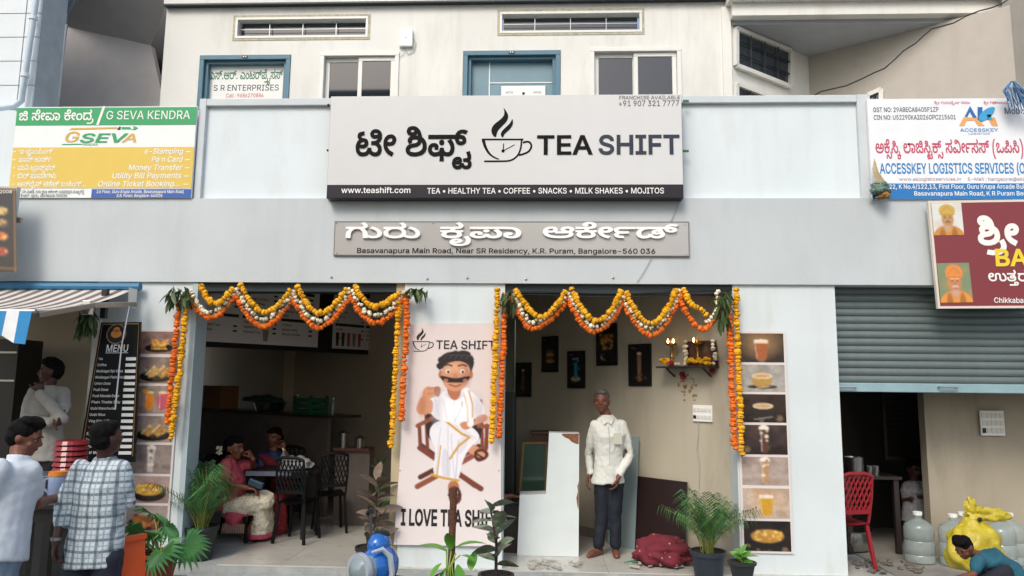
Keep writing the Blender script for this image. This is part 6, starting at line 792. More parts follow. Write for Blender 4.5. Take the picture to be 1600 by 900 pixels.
for x, y in ((518, 433), (668, 435.5), (730, 434), (822, 436), (958, 434)):
    p = P(x, y, -.035); o = bpy.data.objects.new('anchor_bolt', anm); COL.objects.link(o); o.location = p; o['label'] = next(labs); o['category'] = 'bolt'; o['group'] = 'bolt stubs under the nameplate'

# ---- green, white and yellow banner on the left
YG = -.05
gs = thing('signboard', 'green, white and yellow signboard listing stamping and ticket services, upper left', 'sign', (P(158, 240, YG).x, YG, P(158, 309, YG).z))
GR = R4(20, 168, 303, 309, YG); part('board', MB().use(flat('banner_white', '#e3e8e6', .4)).box((GR[0], YG + .001, GR[2]), (GR[1], YG + .03, GR[3] + .01)), gs)
# the head of this board rises to the right in the photograph: the sheet follows perspective only
def gband(y0, y1, m, x0=20, x1=303, lift=0.):
    r = R4(x0, y0, x1, y1, YG); xa = GR[0] if x0 == 20 else r[0]; xb = GR[1] if x1 == 303 else r[1]; return MB().use(m).box((xa, YG - .002 - lift, r[2]), (xb, YG, r[3]))
M_gr = flat('banner_green', '#1d9a5c', .4); M_yl = flat('banner_yellow', '#d9bb52', .4); M_bl = flat('banner_blue', '#2f5aa8', .4); M_gold = flat('logo_gold', '#cfa545', .4)
part('green_band', gband(168, 195.5, M_gr), gs); part('yellow_band', gband(230, 294, M_yl), gs); part('blue_band', gband(295.5, 309, M_bl, 143, 303), gs)
mb = MB().use(M_wht); T(mb, '@seva', 29, 188, 146, 13, YG - .003, bold=16); T(mb, 'G SEVA KENDRA', 165, 186.5, 297, 13, YG - .003, bold=2)
mb.add([P(x, y, YG - .004) for x, y in ((150, 195.5), (154, 195.5), (165, 165.5), (161, 165.5))], [(0, 1, 2, 3)])
service_lines = [('e-Stamping', 225, 286, 240.5), ('Pa n Card', 236, 285, 253),
    ('Money Transfer', 200, 284, 265.8), ('Utility Bill Payments', 174, 283, 278.5),
    ('Online Ticket Booking...', 152, 281, 291.3)]
for i, (s, a, b, y) in enumerate(service_lines):
    T(mb, s, a, y, b, 8.3, YG - .003, bold=16, slant=.18)
    q = R4(291 - i, y - 4, 298 - i, y - 2.6, YG); mb.box((q[0], YG - .004, q[2]), (q[1], YG - .003, q[3])); q = R4(12.5 + 8, y - 4, 20 - i * .5 + 5, y - 2.6, YG); mb.box((q[0], YG - .004, q[2]), (q[1], YG - .003, q[3]))
for s, a, b, y in (('@g1', 30, 82, 240.5), ('@g2', 29, 80, 253), ('@g3', 28, 86, 265.8), ('@g4', 27, 88, 278.5), ('@g5', 27, 135, 291.3)): T(mb, s, a, y, b, 7, YG - .003, bold=12)
T(mb, '1st Floor, Guru Krupa Arcade, Basavanapura Main Road,', 150, 301.8, 288, 4.8, YG - .003, bold=16, slant=.15); T(mb, 'K.R. Puram, Bangalore-560036', 182, 308, 254, 4.8, YG - .003, bold=16, slant=.15)
part('lettering', mb, gs)
mb = MB().use(M_ink); T(mb, '@g6', 33, 302, 132, 4.4, YG - .001); T(mb, '@g7', 32, 308, 105, 4.4, YG - .001); part('lettering', mb, gs)
mb = MB().use(M_gold); T(mb, 'G', 98, 222, 122, 16, YG - .001, bold=20, slant=.2); T(mb, 'A', 190, 222, 213, 13, YG - .001, bold=20, slant=.2)
mb.slab([P(x, y, YG - .001) for x, y in ((108, 203), (184, 201), (183, 198.5), (112, 200))], (0, -.001, 0)); part('logo', mb, gs)
mb = MB().use(M_gr); T(mb, 'SEV', 122, 222.5, 194, 13.5, YG - .002, bold=26, slant=.2); T(mb, 'KENDRA', 129, 227.5, 153, 3.4, YG - .002, bold=6)
mb.slab([P(x, y, YG - .001) for x, y in ((190, 202), (206, 202), (203, 198.5), (190, 198.5))], (0, -.001, 0)); mb.slab([P(x, y, YG - .001) for x, y in ((206, 203), (211, 203), (216, 200), (211, 197.5), (207, 197.5), (210, 200))], (0, -.001, 0))
mb.slab([P(x, y, YG - .001) for x, y in ((97, 226.5), (128, 226), (128, 224.5), (97, 225))], (0, -.001, 0)); part('logo', mb, gs)
mb = MB().use(M_ink); mb.slab([P(x, y, YG - .001) for x, y in ((183, 203), (188, 203), (189, 198), (186, 198))], (0, -.001, 0)); part('logo', mb, gs)

# ---- white and blue logistics board on the right
YA = -.05
ar = R4(1359, 153.5, 1720, 311, YA); ak = thing('signboard', 'white and blue logistics company signboard, upper right beside the parapet', 'sign', ((ar[0] + ar[1]) / 2, YA, ar[2]))
part('board', MB().use(flat('board_white', '#e6e9ec', .4)).box((ar[0], YA + .001, ar[2]), (ar[1], YA + .03, ar[3])), ak)
q = R4(1362, 286.5, 1720, 311, YA); part('blue_band', MB().use(flat('board_blue', '#1f74b8', .4)).box((ar[0], YA - .002, ar[2] + .001), (ar[1], YA, q[3])), ak)
mb = MB().use(flat('grey_print', '#5b6168')); T(mb, 'GST NO: 29ABECA8405F1ZP', 1364, 175, 1467, 7, YA, bold=14); T(mb, 'CIN NO: U52290KA2026OPC215601', 1365, 187, 1494, 7, YA, bold=14); T(mb, 'Mob : 9', 1569, 178, 1612, 9.5, YA, bold=14); part('lettering', mb, ak)
mb = MB().use(flat('pink_print', '#c24a66')); T(mb, '@ak', 1368, 239, 1625, 17, YA, bold=14); T(mb, '@a0', 1460, 162.5, 1516, 3.6, YA); T(mb, '@a1', 1537, 162.5, 1592, 3.6, YA); part('lettering', mb, ak)
mb = MB().use(flat('blue_print', '#2c7fbd')); T(mb, 'ACCESSKEY LOGISTICS SERVICES (OPC) PVT', 1375, 271, 1652, 15.5, YA, bold=22); T(mb, 'ACCESSKEY', 1500, 205.8, 1560, 5, YA, bold=10); T(mb, 'LOGISTICS', 1513, 210.3, 1547, 2.8, YA, bold=4); part('lettering', mb, ak)
mb = MB().use(flat('mauve_print', '#a48a9c')); T(mb, 'www.aklogisticservices.in', 1405, 282.3, 1502, 5, YA, bold=4); T(mb, 'E-Mail : bangalore@aklogistic', 1512, 282.3, 1625, 5, YA, bold=4); part('lettering', mb, ak)
mb = MB().use(M_wht); T(mb, '22, K No.4/122,13, First Floor, Guru Krupa Arcade Building,', 1389, 295, 1622, 6.6, YA - .003, bold=16); T(mb, 'Basavanapura Main Road, K R Puram Bengaluru-36', 1428, 305.5, 1650, 6.4, YA - .003, bold=16); part('lettering', mb, ak)
def am(x, y): return P(1340 + x / 2.369, 120 + y / 2.369, YA - .002)
mb = MB().use(flat('logo_orange', '#e2a45c')); fillp(mb, [(376, 182), (392, 150), (440, 150), (470, 182), (448, 182), (432, 162), (404, 162), (394, 182)], am); fillp(mb, [(470, 150), (508, 150), (520, 182), (498, 182), (486, 160)], am); part('logo', mb, ak)
am0 = am
def am(x, y): return am0(x, y) - Vector((0, .001, 0))
mb = MB().use(flat('logo_blue', '#2367ae')); fillp(mb, [(396, 148), (416, 108), (442, 152), (428, 152), (416, 130), (406, 148)], am); fillp(mb, [(444, 112), (462, 112), (462, 168), (444, 160)], am); part('logo', mb, ak)
am_ = am
def am(x, y): return am_(x, y) - Vector((0, .002, 0))
mb = MB().use(flat('logo_cyan', '#3f9fd0')); fillp(mb, smoothp([(446, 165), (452, 135), (486, 112), (512, 112), (500, 140), (476, 162)], 2, True), am); fillp(mb, [(476, 140), (492, 140), (500, 160), (480, 158)], am); part('logo', mb, ak)

# ---- maroon board, lower right, with two painted portraits
ms = thing('signboard', 'maroon signboard with two framed turbaned portraits, right edge under the logistics board', 'sign', P(1530, 482, -.14))
YM = -.14
v = [P(1450, 314, YM), P(1640, 311, YM), P(1640, 481, YM), P(1466, 482, YM)]
part('frame', MB().use(flat('cream_trim', '#d8d0c2')).slab(v, (0, .035, 0)), ms)
v2 = [P(1454, 317.5, YM), P(1640, 314.5, YM), P(1640, 477, YM), P(1469, 478, YM)]
part('face', MB().use(flat('maroon_print', '#7e3238', .4)).slab([a - Vector((0, .003, 0)) for a in v2], (0, .002, 0)), ms)
def mm(x, y): return P(1340 + x / 2.369, 120 + y / 2.369, YM - .006)
rng = np.random.default_rng(3)
def portrait(tl, tr, bl, bg, turb, skin, hair, robe, beard, label):
    c = Canvas(44, 46, bg, 2)
    c.ell(.5, 1.05, .52, .36, robe); c.ell(.3, 1.05, .1, .3, '#7d4a20', .3, .6); c.ell(.7, 1.05, .1, .3, '#7d4a20', .3, .6)
    c.ell(.5, .72, .13, .16, skin); c.ell(.5, .5, .2, .27, skin, .06)
    c.ell(.5, .24, .27, .2, turb, .06); c.ell(.5, .34, .26, .07, turb, .1); c.line([(.28, .3), (.5, .12), (.72, .3)], .02, '#8a5a20', .5); c.line([(.3, .36), (.7, .36)], .025, '#8a5a20', .6)
    for s_ in (-.08, .08): c.ell(.5 + s_, .45, .035, .02, '#2a1a14'); c.line([(.5 + s_ - .05, .4), (.5 + s_ + .05, .4)], .02, hair, .8)
    c.ell(.5, .54, .03, .05, '#8a5c40', .5, .5); c.line([(.42, .6), (.5, .585), (.58, .6)], .035, hair); c.line([(.45, .66), (.55, .66)], .02, '#7a3a34')
    if beard: c.ell(.5, .76, .12, .1, '#c9c2b8', .3, .4)
    c.blobs(10, 0, 0, 1, 1, .12, [bg, robe], rng, .9, .15)
    c.sheet('portrait', tl, tr, bl, PRINT, ms, label)
portrait(mm(272, 468), mm(383, 466), mm(283, 587), '#d6d9d2', '#c9a64a', '#b98f66', '#2a1c14', '#c98a3c', False, 'framed portrait of a young man in a gold turban')
portrait(mm(293, 690), mm(412, 688), mm(308, 836), '#7a8a68', '#e08a3a', '#c08058', '#d8d0c4', '#e0913c', True, 'framed portrait of an old man in an orange turban')
mb = MB().use(M_wht); T(mb, '@sri', 1529, 381, 1593, 34, YM - .005, bold=40); T(mb, '@utt', 1544, 439, 1606, 14, YM - .005, bold=20); T(mb, 'Chikkabana', 1553, 473, 1612, 8, YM - .005, bold=14); part('lettering', mb, ms)
mb = MB().use(flat('yellow_print', '#e3c930')); T(mb, 'BA', 1554, 415, 1606, 25, YM - .0075, bold=34); part('lettering', mb, ms)

# ---- dark menu board cut by the left edge
lm = thing('menu_board', 'dark hanging food menu board cut off by the left edge of the view', 'menu board', P(5, 418, -.3))
YL = -.30
v = [P(-90, 287, YL), P(27, 292, YL), P(12, 417, YL), P(-90, 424, YL)]
part('panel', MB().use(flat('pale_edge', '#b8bdbe')).slab(v, (0, .05, 0)), lm)
v = [P(-90, 290, YL - .004), P(25, 294, YL - .004), P(10, 415, YL - .004), P(-90, 421, YL - .004)]
c = Canvas(60, 70, '#1d1513', 2); c.rect(.0, .0, 1, .03, '#8a6a4a'); c.rect(.965, 0, .985, 1, '#8a6238'); c.rect(0, .95, 1, .965, '#8a6238')
for cy, col in ((.28, '#c9a86a'), (.42, '#7a5a3a'), (.58, '#d0702c'), (.76, '#a83a22')):
    c.ell(.8, cy, .1, .065, '#3a2c26'); c.ell(.8, cy, .075, .045, col); c.blobs(14, .75, cy - .03, .86, cy + .03, .012, [col, '#e8c070', '#5a3018'], rng)
    c.ell(.45, cy, .1, .065, '#3a2c26'); c.ell(.45, cy, .075, .045, col)
c.sheet('print', v[0], v[1], v[3], PRINT_GLOSS, lm)
mb = MB().use(M_wht); T(mb, '9980362008', -30, 302, 19, 4.5, YL - .007, bold=12); part('lettering', mb, lm)
part('bracket', MB().use(flat('rusty_bracket', '#8a7a6a')).box(P(24, 348, -.26), P(36, 340, -.25)), lm, bevel=.003)

# ---- notice behind the first upstairs door
er = R4(321, 100, 447, 200, YU + .1)
es = thing('signboard', 'white office sign in green and black lettering inside the upstairs doorway', 'sign', ((er[0] + er[1]) / 2, YU + .1, 3.62))
part('board', MB().use(flat('panel_white', '#dfe3e0', .4)).box((er[0], YU + .1, 3.62), (er[1], YU + .108, er[3])), es)
mb = MB().use(flat('dark_green_print', '#12663e')); T(mb, '@sr', 327, 124, 441, 12, YU + .1, bold=12); part('lettering', mb, es)
mb = MB().use(M_ink); T(mb, 'S R ENTERPRISES', 333, 142, 436, 9, YU + .1, bold=6); part('lettering', mb, es)
mb = MB().use(flat('red_print', '#c2403a')); T(mb, 'Call : 9686270884', 353, 152.3, 412, 6, YU + .1, bold=8); part('lettering', mb, es)

# ---- the tall banner between the doorways
BT = [(641, 506), (783, 505), (783, 853), (615, 851)]
YB = -.035
bn = thing('banner', 'tall pink banner of a seated moustached man in white with a tea glass', 'banner', P(700, 852, YB))
bv = [P(x, y, YB) for x, y in BT]
part('board', MB().use(flat('banner_back', '#cfc7c4')).slab([p + Vector((0, .003, 0)) for p in bv], (0, .02, 0)), bn)
# one rectangle of print; drawing units are the photograph's pixels
bx0 = (bv[0].x + bv[3].x) / 2; bx1 = bv[1].x
def bu(cx, cy):
    px = 600 + cx / 2.145; py = 480 + cy / 2.145; v = (py - 506) / 345.5; l = 641 - 26 * v; return ((px - l) / (783 - l), v)
cv = Canvas(150, 330, '#dfd3cf', 3); cv.grad('#d9cbc6', '#e3d9d6')
def bp(pts, col, al=1., sm=2): cv.poly(smoothp([bu(*p) for p in pts], sm, True) if sm else [bu(*p) for p in pts], col, al)
def bl_(pts, wd, col, al=1.): cv.line([bu(*p) for p in pts], wd / 330, col, al)
def be(cx, cy, rx, ry, col, soft=.06, al=1., rot=0.): u, v = bu(cx, cy); cv.ell(u, v, rx / 330, ry / 741, col, soft, al, rot)
W1, W2, W3 = '#7a3d2c', '#8f4c36', '#5a2a20'
# folding chair
bl_([(125, 470), (305, 600)], 17, W3); bl_([(318, 470), (122, 575)], 17, W3); bl_([(120, 478), (325, 610)], 18, W1); bl_([(340, 478), (112, 606)], 18, W2)
bl_([(118, 400), (122, 475)], 13, W1); bl_([(345, 400), (343, 475)], 13, W1); bl_([(140, 345), (146, 480)], 12, W1); bl_([(325, 318), (330, 470)], 12, W1)
bp([(135, 372), (160, 352), (180, 380), (330, 370), (332, 390), (320, 470), (150, 472)], '#2b211f'); bl_([(112, 404), (158, 380)], 14, W2); bl_([(318, 402), (352, 404)], 14, W2)
# legs and cloth
SK, SK2 = '#d0926e', '#b4704e'
bp([(268, 450), (300, 462), (340, 490), (330, 512), (300, 500), (262, 478)], SK); bp([(300, 488), (322, 474), (350, 486), (352, 506), (322, 524), (304, 516)], W3); be(325, 498, 14, 10, SK); bl_([(305, 492), (338, 512)], 6, '#3a1e18')
bp([(212, 585), (254, 585), (252, 650), (218, 650)], SK2); bp([(214, 612), (236, 600), (258, 612), (262, 650), (240, 668), (218, 655)], W3); be(238, 628, 10, 14, SK); bl_([(216, 632), (258, 630)], 6, '#3a1e18')
bp([(158, 400), (200, 380), (285, 396), (330, 440), (290, 470), (262, 520), (250, 588), (205, 584), (160, 568), (176, 480), (150, 440)], '#e9e6ea')
bp([(205, 470), (226, 520), (222, 585), (196, 580), (192, 500)], '#c9c6d2', .6); bp([(262, 430), (290, 440), (262, 500), (240, 490)], '#d0cdd6', .6); bl_([(250, 450), (240, 585)], 3, '#bdbac6')
bl_([(206, 386), (262, 430), (288, 440)], 8, '#cf9f3c'); bl_([(288, 440), (250, 470), (222, 512)], 8, '#cf9f3c'); bl_([(160, 566), (205, 578), (250, 584)], 8, '#cf9f3c'); bl_([(190, 470), (178, 566)], 5, '#cf9f3c')
# trunk and arms
bp([(178, 300), (205, 285), (240, 292), (280, 280), (312, 300), (345, 352), (318, 380), (300, 392), (210, 392), (170, 380), (158, 360), (132, 355), (148, 320)], '#edeaec')
bp([(128, 300), (150, 300), (152, 340), (148, 368), (112, 366), (106, 340)], SK); bp([(132, 278), (150, 268), (166, 280), (166, 306), (146, 318), (128, 306)], SK)
bp([(128, 318), (165, 312), (164, 356), (150, 368), (118, 338)], SK)
for k in range(4): bl_([(148, 278 + 9 * k), (168, 276 + 9 * k)], 8, SK if k % 2 else '#c4845f')
bp([(166, 270), (192, 270), (188, 306), (170, 306)], '#a6623a'); bl_([(165, 268), (193, 268)], 4, '#e8d8cc')
bp([(318, 365), (346, 362), (348, 385), (300, 400), (280, 416), (250, 402), (262, 390), (300, 385)], SK); bp([(252, 392), (280, 386), (296, 398), (284, 416), (262, 414)], '#c98963'); be(297, 383, 9, 7, '#3a2e28'); be(297, 383, 5, 4, '#d8c8a0')
bl_([(276, 284), (290, 330), (290, 395)], 22, '#f1eeef'); bl_([(284, 284), (297, 330), (297, 372)], 5, '#cf9f3c'); bl_([(270, 300), (280, 340), (282, 392)], 3, '#cf9f3c')
bl_([(235, 300), (238, 390)], 2, '#bdb8bd'); bp([(205, 285), (236, 312), (226, 318), (202, 300)], '#d8d4d8', .9, 1); bp([(268, 283), (238, 312), (250, 316), (272, 298)], '#d8d4d8', .9, 1); bl_([(262, 322), (262, 340)], 3, '#5a4a6a')
be(128, 335, 12, 40, '#a86a48', .9, .5); be(330, 380, 20, 12, '#a86a48', .9, .4); be(180, 340, 18, 50, '#b9b3bd', 1.2, .5); be(316, 340, 20, 40, '#b9b3bd', 1.2, .5); be(240, 350, 40, 30, '#ffffff', 1.2, .5)
for a_, b_ in (((190, 410), (172, 560)), ((215, 400), (214, 570)), ((240, 400), (300, 450)), ((225, 430), (236, 575)), ((260, 410), (310, 446))): bl_([a_, b_], 3, '#b4b0bf', .55)
for a_, b_ in (((170, 310), (186, 372)), ((200, 320), (212, 380)), ((258, 345), (240, 385)), ((330, 320), (322, 372))): bl_([a_, b_], 2.5, '#c2bdc6', .7)
# head: a plain friendly face
bu_ = bu
def bu(cx, cy): return bu_(240 + (cx - 240) * 1.16, 250 + (cy - 250) * 1.14)
bp([(214, 262), (258, 262), (254, 298), (238, 312), (218, 296)], SK2); be(197, 232, 8, 14, SK2); be(284, 232, 8, 14, SK2); be(240, 232, 49, 57, SK)
bp([(192, 226), (190, 190), (205, 168), (240, 160), (275, 166), (296, 190), (290, 214), (284, 228), (276, 200), (250, 190), (222, 196), (204, 206)], '#241c1e'); be(262, 172, 28, 15, '#241c1e')
for a_, b_ in ((200, 188), (218, 176), (240, 170), (262, 172), (282, 186), (196, 206)): be(a_, b_, 14, 12, '#241c1e', .1)
for a_ in range(5): bl_([(206 + 16 * a_, 186), (216 + 16 * a_, 172), (230 + 15 * a_, 176)], 2.5, '#4a3c3c')
be(272, 236, 16, 34, '#a86a48', .9, .5); be(232, 212, 26, 14, '#e2ae8c', .9, .5)
for s_ in (218, 260): be(s_, 223, 8.5, 7.5, '#e8e0d8'); be(s_ + 1, 224, 5, 5.5, '#3a2218'); bl_([(s_ - 12, 206), (s_, 202), (s_ + 12, 206)], 5, '#241c1e')
be(239, 238, 9, 11, '#c08060', .3); bp([(192, 234), (214, 238), (239, 244), (264, 238), (286, 234), (274, 256), (240, 256), (204, 256)], '#1f1719'); bl_([(222, 262), (240, 268), (256, 262)], 4, '#7a2c2a'); be(212, 250, 8, 6, '#dc9a7c', .5, .5); be(268, 250, 8, 6, '#dc9a7c', .5, .5)
sheet = cv.sheet('print', Vector((bv[0].x, YB, bv[0].z)), Vector((bv[1].x, YB, bv[0].z)), Vector((bv[0].x, YB, bv[3].z)), PRINT, bn)
for vv in sheet.data.vertices:                       # the sheet is a little wider at its foot, as it hangs in the photograph
    t = (bv[0].z - (vv.co.z + ORG[bn].z)) / (bv[0].z - bv[3].z); xw = vv.co.x + ORG[bn].x; k = (xw - bv[0].x) / (bv[1].x - bv[0].x); l = bv[0].x + (bv[3].x - bv[0].x) * t; rr = bv[1].x + (bv[2].x - bv[1].x) * t
    vv.co.x = l + (rr - l) * k - ORG[bn].x
YT = YB - .001
mb = MB().use(M_ink); T(mb, 'TEA SHIFT', 681, 545, 774, 13, YT, bold=18); T(mb, 'I LOVE TEA SHIFT', 626, 820, 779, 24, YT, bold=40); teacup(mb, lambda x, y: P(600 + ((x - 673) / 2.95 + 95) / 2.145, 480 + ((y - 448) / 2.82 + 68) / 2.145, YT - .001)); part('lettering', mb, bn)
for x, y in ((625, 735), (619, 846), (779, 735), (778, 848)): part('screw', MB().use(M_silver).ell(P(x, y, YB - .004), .006, 8, 6), bn)

# ---- photo strips on the outer piers
def glass_pic(c, bg1, bg2, body, kind, rng, dark):
    c.grad(bg1, bg2); c.blobs(16, 0, 0, 1, .55, .1, [bg1, bg2, dark], rng, .8, .5); c.rect(0, .74, 1, 1, dark, .35); c.blobs(10, 0, .72, 1, 1, .06, [bg2, dark, '#a08468'], rng, .7, .5)
    if kind == 'glass': c.ell(.5, .35, .3, .35, '#e8b070', 1.6, .35); c.poly([(.34, .25), (.66, .25), (.61, .9), (.39, .9)], body); c.poly([(.34, .25), (.66, .25), (.65, .34), (.35, .34)], '#e8d8c0', .8); c.line([(.36, .28), (.41, .86)], .012, '#fff4e0', .5); c.ell(.5, .25, .16, .04, '#ead9bd')
    if kind == 'cup': c.ell(.5, .82, .33, .08, '#2a2220'); c.ell(.5, .56, .22, .3, body); c.ell(.5, .42, .22, .1, '#e9d8bb'); c.ell(.5, .42, .19, .07, '#c79a6a'); c.line([(.3, .9), (.7, .8)], .012, '#c8c0b8', .8)
    if kind == 'tall': c.ell(.5, .12, .11, .12, '#e6dccd'); c.poly([(.4, .16), (.6, .16), (.56, .94), (.44, .94)], body); c.line([(.43, .2), (.455, .9)], .012, '#ffffff', .5); c.blobs(6, .42, .1, .58, .9, .03, ['#f0e4d0', '#4a2a1c'], rng)
    if kind == 'bowl':
        c.ell(.5, .68, .42, .28, '#1c1816'); c.ell(.5, .52, .4, .26, '#2c2623'); c.ell(.5, .5, .35, .22, body); c.blobs(90, .2, .33, .8, .64, .022, [body, '#f0cf7c', '#a8742c', '#e0b050'], rng, .4, .9)
    if kind == 'plate':
        c.ell(.5, .74, .44, .22, '#191614'); c.ell(.5, .71, .38, .16, '#2a2523'); c.poly([(.2, .66), (.42, .3), (.6, .56), (.4, .78)], body); c.poly([(.46, .62), (.66, .26), (.84, .62), (.62, .8)], '#b98544'); c.line([(.22, .66), (.42, .36)], .03, '#f1e2bd'); c.line([(.48, .64), (.66, .34)], .03, '#e8d4a8'); c.blobs(30, .2, .4, .82, .76, .02, ['#e9c98c', '#6a3a1c', '#8a9a4a', '#d8a860'], rng)
    if kind == 'fries':
        c.ell(.5, .74, .36, .2, '#2a2220')
        for k in range(26): x = .25 + .5 * rng.random(); c.line([(x, .3 + .25 * rng.random()), (.3 + .4 * rng.random(), .78)], .03, ['#e3a94a', '#c98a34', '#f0c46c'][k % 3])
        c.line([(.18, .66), (.82, .66)], .015, '#14100f'); c.line([(.2, .72), (.8, .72)], .015, '#14100f')
    if kind == 'juice':
        for x, b in ((.35, '#e58a2c'), (.68, '#c9506a')): c.ell(x, .55, .13, .34, b); c.ell(x, .24, .12, .05, '#f0d0a0'); c.line([(x - .07, .3), (x - .06, .8)], .015, '#fff0e0', .6)
        c.ell(.24, .2, .08, .08, '#f0a030')
    if kind != 'x': c.a *= np.kron(1 + .06 * rng.standard_normal((c.H // 4, c.W // 4, 1)), np.ones((4, 4, 1))).clip(.5, 1.6)
    if kind == 'nuggets': c.ell(.5, .66, .44, .28, '#1c1816'); c.blobs(26, .2, .4, .8, .72, .075, ['#9a5a30', '#b8743c', '#7a4020'], rng, .4, 1)
def strip(x0, x1, y0, y1, pics, ys, lab, Y, seed):
    st = thing('photo_strip', lab, 'poster', ((x0 + x1) / 2, Y, y1)); g = np.random.default_rng(seed)
    part('sheet', MB().use(flat('strip_paper', '#d9cfcb', .4)).box((x0 - .02, Y, y1 - .02), (x1 + .02, Y + .008, y0 + .02)), st)
    for (a, b), (kind, b1, b2, body, dark) in zip(ys, pics):
        c = Canvas(46, 32, b1, 2); glass_pic(c, b1, b2, body, kind, g, dark); c.sheet('photo', (x0, Y - .002, a), (x1, Y - .002, a), (x0, Y - .002, b), PRINT_GLOSS, st)
Y0 = -.016
xx0 = P(1158, 690, Y0).x; xx1 = P(1230, 690, Y0).x
ys = [(P(1190, a, Y0).z, P(1190, b, Y0).z) for a, b in ((521, 566), (570, 612), (616, 660), (664, 710), (714, 758), (763, 810), (814, 861))]
strip(xx0, xx1, ys[0][0], ys[-1][1], [('glass', '#3c2a22', '#2a1d18', '#a0552c', '#1c1411'), ('cup', '#8e8a84', '#b8b2aa', '#b08c4a', '#8a8680'), ('cup', '#3a2a26', '#241a18', '#2a2422', '#17110f'), ('tall', '#4a3a36', '#2e2422', '#5c3a2c', '#1e1614'),
    ('tall', '#a08c80', '#b4a69c', '#b48c64', '#8c7c74'), ('glass', '#b0957a', '#c4b4a6', '#c8962e', '#a08c80'), ('bowl', '#2c2422', '#1e1816', '#b8883a', '#141010')], ys, 'tall strip of seven drink photographs on the pier right of the garlands', Y0, 5)
xx0 = P(207, 680, Y0).x; xx1 = P(270, 680, Y0).x
ys = [(P(240, a, Y0).z, P(240, b, Y0).z) for a, b in ((518, 553), (558, 599), (603, 646), (650, 691), (695, 740), (744, 786), (790, 832))]
strip(xx0, xx1, ys[0][0], ys[-1][1], [('fries', '#8a6c64', '#9c8078', '#d8a040', '#6a4c46'), ('plate', '#7a6a62', '#a4928a', '#d0a060', '#74625c'), ('juice', '#8c7c70', '#b09c90', '#d08030', '#7c6c64'), ('plate', '#8c7c74', '#b4a098', '#c89454', '#84746c'),
    ('tall', '#8a7c74', '#a09088', '#c4bab0', '#6c605a'), ('bowl', '#b09890', '#a88c84', '#c8983c', '#8c746c'), ('nuggets', '#9c8c84', '#b0a098', '#9a5a30', '#8c7c74')], ys, 'tall strip of seven snack photographs on the pier behind the checked shirt man', Y0, 9)

# ---- black menu board on the left pier
mq = [P(158, 504, -.22), P(220, 503, -.14), P(211, 722, -.16)]
_n = (mq[1] - mq[0]).cross(mq[2] - mq[0]); _r = ray(121, 722); mq.append(CAM + _r * ((mq[0] - CAM).dot(_n) / _r.dot(_n)))
mn = thing('menu_board', 'tall black menu board with white price boxes leaning at the left stall', 'menu board', (mq[0] + mq[2]) / 2 * 1.0)
def mq_(u, v, l=.0): a = mq[0].lerp(mq[1], u); b = mq[3].lerp(mq[2], u); return a.lerp(b, v) + Vector((0, -l, 0))
part('panel', MB().use(mat('menu_black', '#111418', .25, var=.05)).slab(mq, (0, .02, 0)), mn)
def mbt(mb, s, u0, u1, v, cap, bold=10):
    a = mq_(u0, v, .004); b = mq_(u1, v, .004); d = b - a; up = (mq_(u0, v - cap, .004) - a); letters(mb, s, a, d.length, up.length, U=d.normalized(), V=up.normalized(), bold=bold, lift=0)
def mrect(mb, u0, v0, u1, v1, l=.003): mb.add([mq_(u0, v0, l), mq_(u0, v1, l), mq_(u1, v1, l), mq_(u1, v0, l)], [(0, 1, 2, 3)])
mb = MB().use(flat('gold_line', '#a07a46')); mrect(mb, .04, .01, .05, .96); mrect(mb, .95, .01, .96, .96); mrect(mb, .04, .01, .96, .016); 
def disc(mb, cu, cv_, ru, rv, l): mb.add([mq_(cu + ru * math.cos(a), cv_ + rv * math.sin(a), l) for a in np.linspace(0, 2 * math.pi, 24, endpoint=False)], [tuple(range(24))[::-1]])
disc(mb, .42, .085, .24, .075, .003); part('gold_line', mb, mn)
mb = MB().use(M_black); disc(mb, .42, .085, .215, .067, .004); part('emblem_ground', mb, mn)
mb = MB().use(flat('emblem_orange', '#d8853a')); disc(mb, .42, .085, .13, .03, .005); disc(mb, .42, .055, .08, .02, .005); part('emblem', mb, mn)
mb = MB().use(M_wht); mbt(mb, 'MENU', .22, .74, .215, .05, 18); mrect(mb, .22, .222, .74, .226)
items = ['Tea', 'Coffee', 'Mulbagal Spl Dosa', 'Mulbagal Plain Dosa', 'Onion Dosa', 'Pudi Dosa', 'Pudi Masala Dosa', 'Plain Thatte Idly', 'Gobi Manchurian', 'Gobi Rice', 'Veg Fried Rice', 'Veg       8', 'Egg Rice', 'Egg Noodles', 'Omlette', 'Half Boil']
for i, s in enumerate(items):
    v = .275 + i * .0445
    if s.startswith('Veg  '): continue
    mbt(mb, s, .08, .08 + .034 * len(s), v, .018)
part('lettering', mb, mn)
for i in range(16): part('price_box', (lambda m: (mrect(m, .70, .257 + i * .0445, .93, .28 + i * .0445), m)[1])(MB().use(M_wht)), mn)
mb = MB().use(flat('red_letter', '#c04038')); mbt(mb, 'Veg', .08, .2, .275 + 11 * .0445, .018); mbt(mb, '8', .5, .535, .275 + 11 * .0445, .018); part('lettering', mb, mn)
part('post', MB().use(M_wht).slab([P(147, 500, -.02), P(158, 500, -.02), P(138, 760, -.2), P(122, 760, -.2)], (0, .03, 0)), mn)
